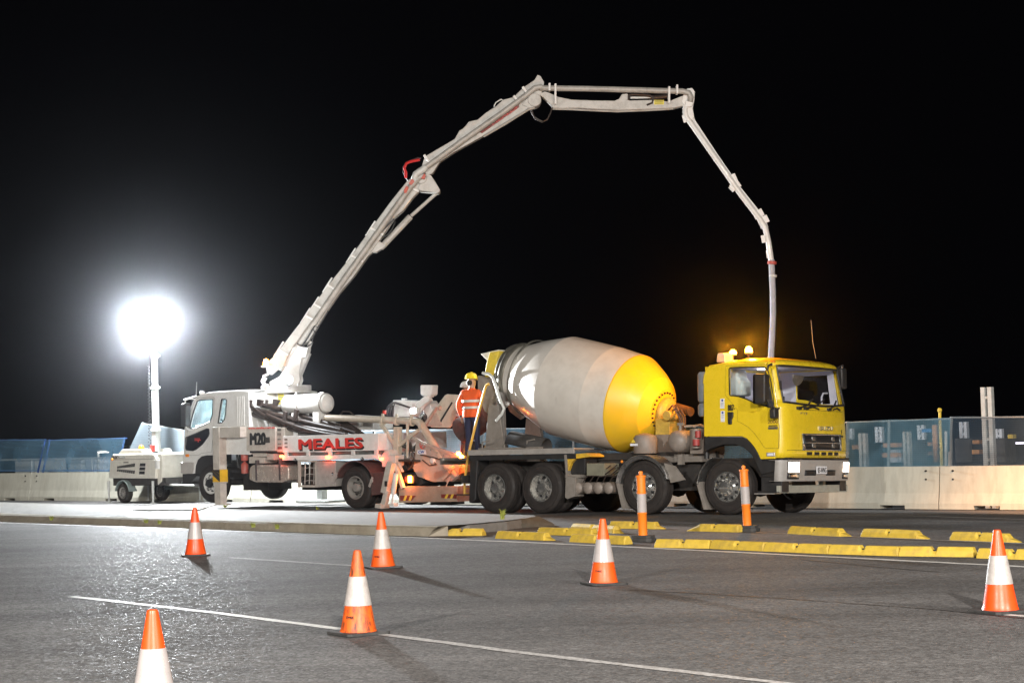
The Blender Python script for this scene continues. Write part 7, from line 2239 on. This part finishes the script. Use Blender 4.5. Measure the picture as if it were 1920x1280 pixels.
site('site_box', MB().box(0.353, 0.640, 11.00, 11.60, 0.634, 1.179), chassis, 'dark crate right of the tallest post', 'crate', None, .01)
site('site_box', MB().box(0.710, 0.839, 11.00, 11.20, 1.171, 1.270), yellow2, 'small yellow box at the right edge behind the dark netting', 'crate', None, .01)
site('pole', MB().tube([(0.010,9,-0.42),(0.010,9,1.839)],.033,10).sph((0.010,9,1.869),.055,10), yellow2, 'thin yellow pole with a ball top rising above the netting', 'pole')
site('stake', MB().bar((0.063,9,-0.42),(0.145,9,1.393),.05,.05), galv, 'left one of two thin pale steel stakes right of the yellow pole', 'stake', 'thin steel stakes')
site('stake', MB().bar((0.181,9,-0.42),(0.261,9,1.390),.05,.05), galv, 'right one of two thin pale steel stakes, leaning', 'stake', 'thin steel stakes')
site('strip_lamp', MB().bar((-0.485,14,1.021),(-0.125,14,1.021),.05,.05), em('strip_lamp_glow',(.85,.8,1.0),3.0), 'thin glowing strip lamp at the right edge behind the netting', 'lamp')
site('tarpaulin', MB().box(-2.435,-2.174,13,13.05,1.352,1.434), pm('blue_tarp',(.03,.2,.5),.5), 'small bright blue tarpaulin left of the tall orange plank', 'tarpaulin')

lp = MB().tube([(-36.324,14,-.42),(-36.324,14,1.384)],.05,10).bar((-36.324,14,1.384),(-35.874,14,1.404),.1,.06)
lp = site('street_lamp', lp, galv, 'thin street lamp with a glowing head seen through the left netting', 'street lamp')
MB().box(-36.224,-35.824,13.9,14.1,1.334,1.364).build('lamp_glow', em('street_lamp_glow',(1,.95,.85),6.0), lp)
site('site_cabin', MB().box(-38.119, -37.347, 14.00, 15.50, -0.42, 1.090).box(-38.219, -37.247, 13.90, 15.60, 1.093, 1.150), galv, 'low pale cabin left of the street lamp, seen through the left netting', 'cabin', 'site cabins beyond the left netting', .02)
site('site_cabin', MB().box(-37.090, -36.521, 14.00, 15.50, -0.42, 1.117).box(-37.190, -36.421, 13.90, 15.60, 1.120, 1.177), bluewhite, 'pale cabin touching the street lamp, seen through the left netting', 'cabin', 'site cabins beyond the left netting', .02)
site('site_cabin', MB().box(-42.859, -41.535, 15.00, 16.50, -0.42, 1.078).box(-42.959, -41.435, 14.90, 16.60, 1.081, 1.138), galv, 'long pale cabin at the left edge, seen through the netting', 'cabin', 'site cabins beyond the left netting', .02)
site('handrail', MB().tube([(-41.014,13,1.157),(-34.415,13,1.149)],.035,8).tube([(-39.014,13,-.42),(-39.014,13,1.157)],.03,8).tube([(-35.415,13,-.42),(-35.415,13,1.149)],.03,8), galv, 'long pale handrail seen through the left netting', 'handrail')

# ------------------------------------------------------------------ night air
hz_ = MB().box(-75, 75, -14, 110, -1.6, 16.5).build('haze', None or bpy.data.materials.new('night_air'))
tag(hz_, kind='stuff')
hm_ = hz_.active_material
hm_.use_nodes = True
for n_ in list(hm_.node_tree.nodes):
    if n_.type != 'OUTPUT_MATERIAL':
        hm_.node_tree.nodes.remove(n_)
pv = hm_.node_tree.nodes.new('ShaderNodeVolumePrincipled')
pv.inputs['Color'].default_value = (.9, .92, 1, 1)
pv.inputs['Density'].default_value = HAZE
pv.inputs['Anisotropy'].default_value = 0.985
hm_.node_tree.links.new(pv.outputs[0], hm_.node_tree.nodes['Material Output'].inputs['Volume'])
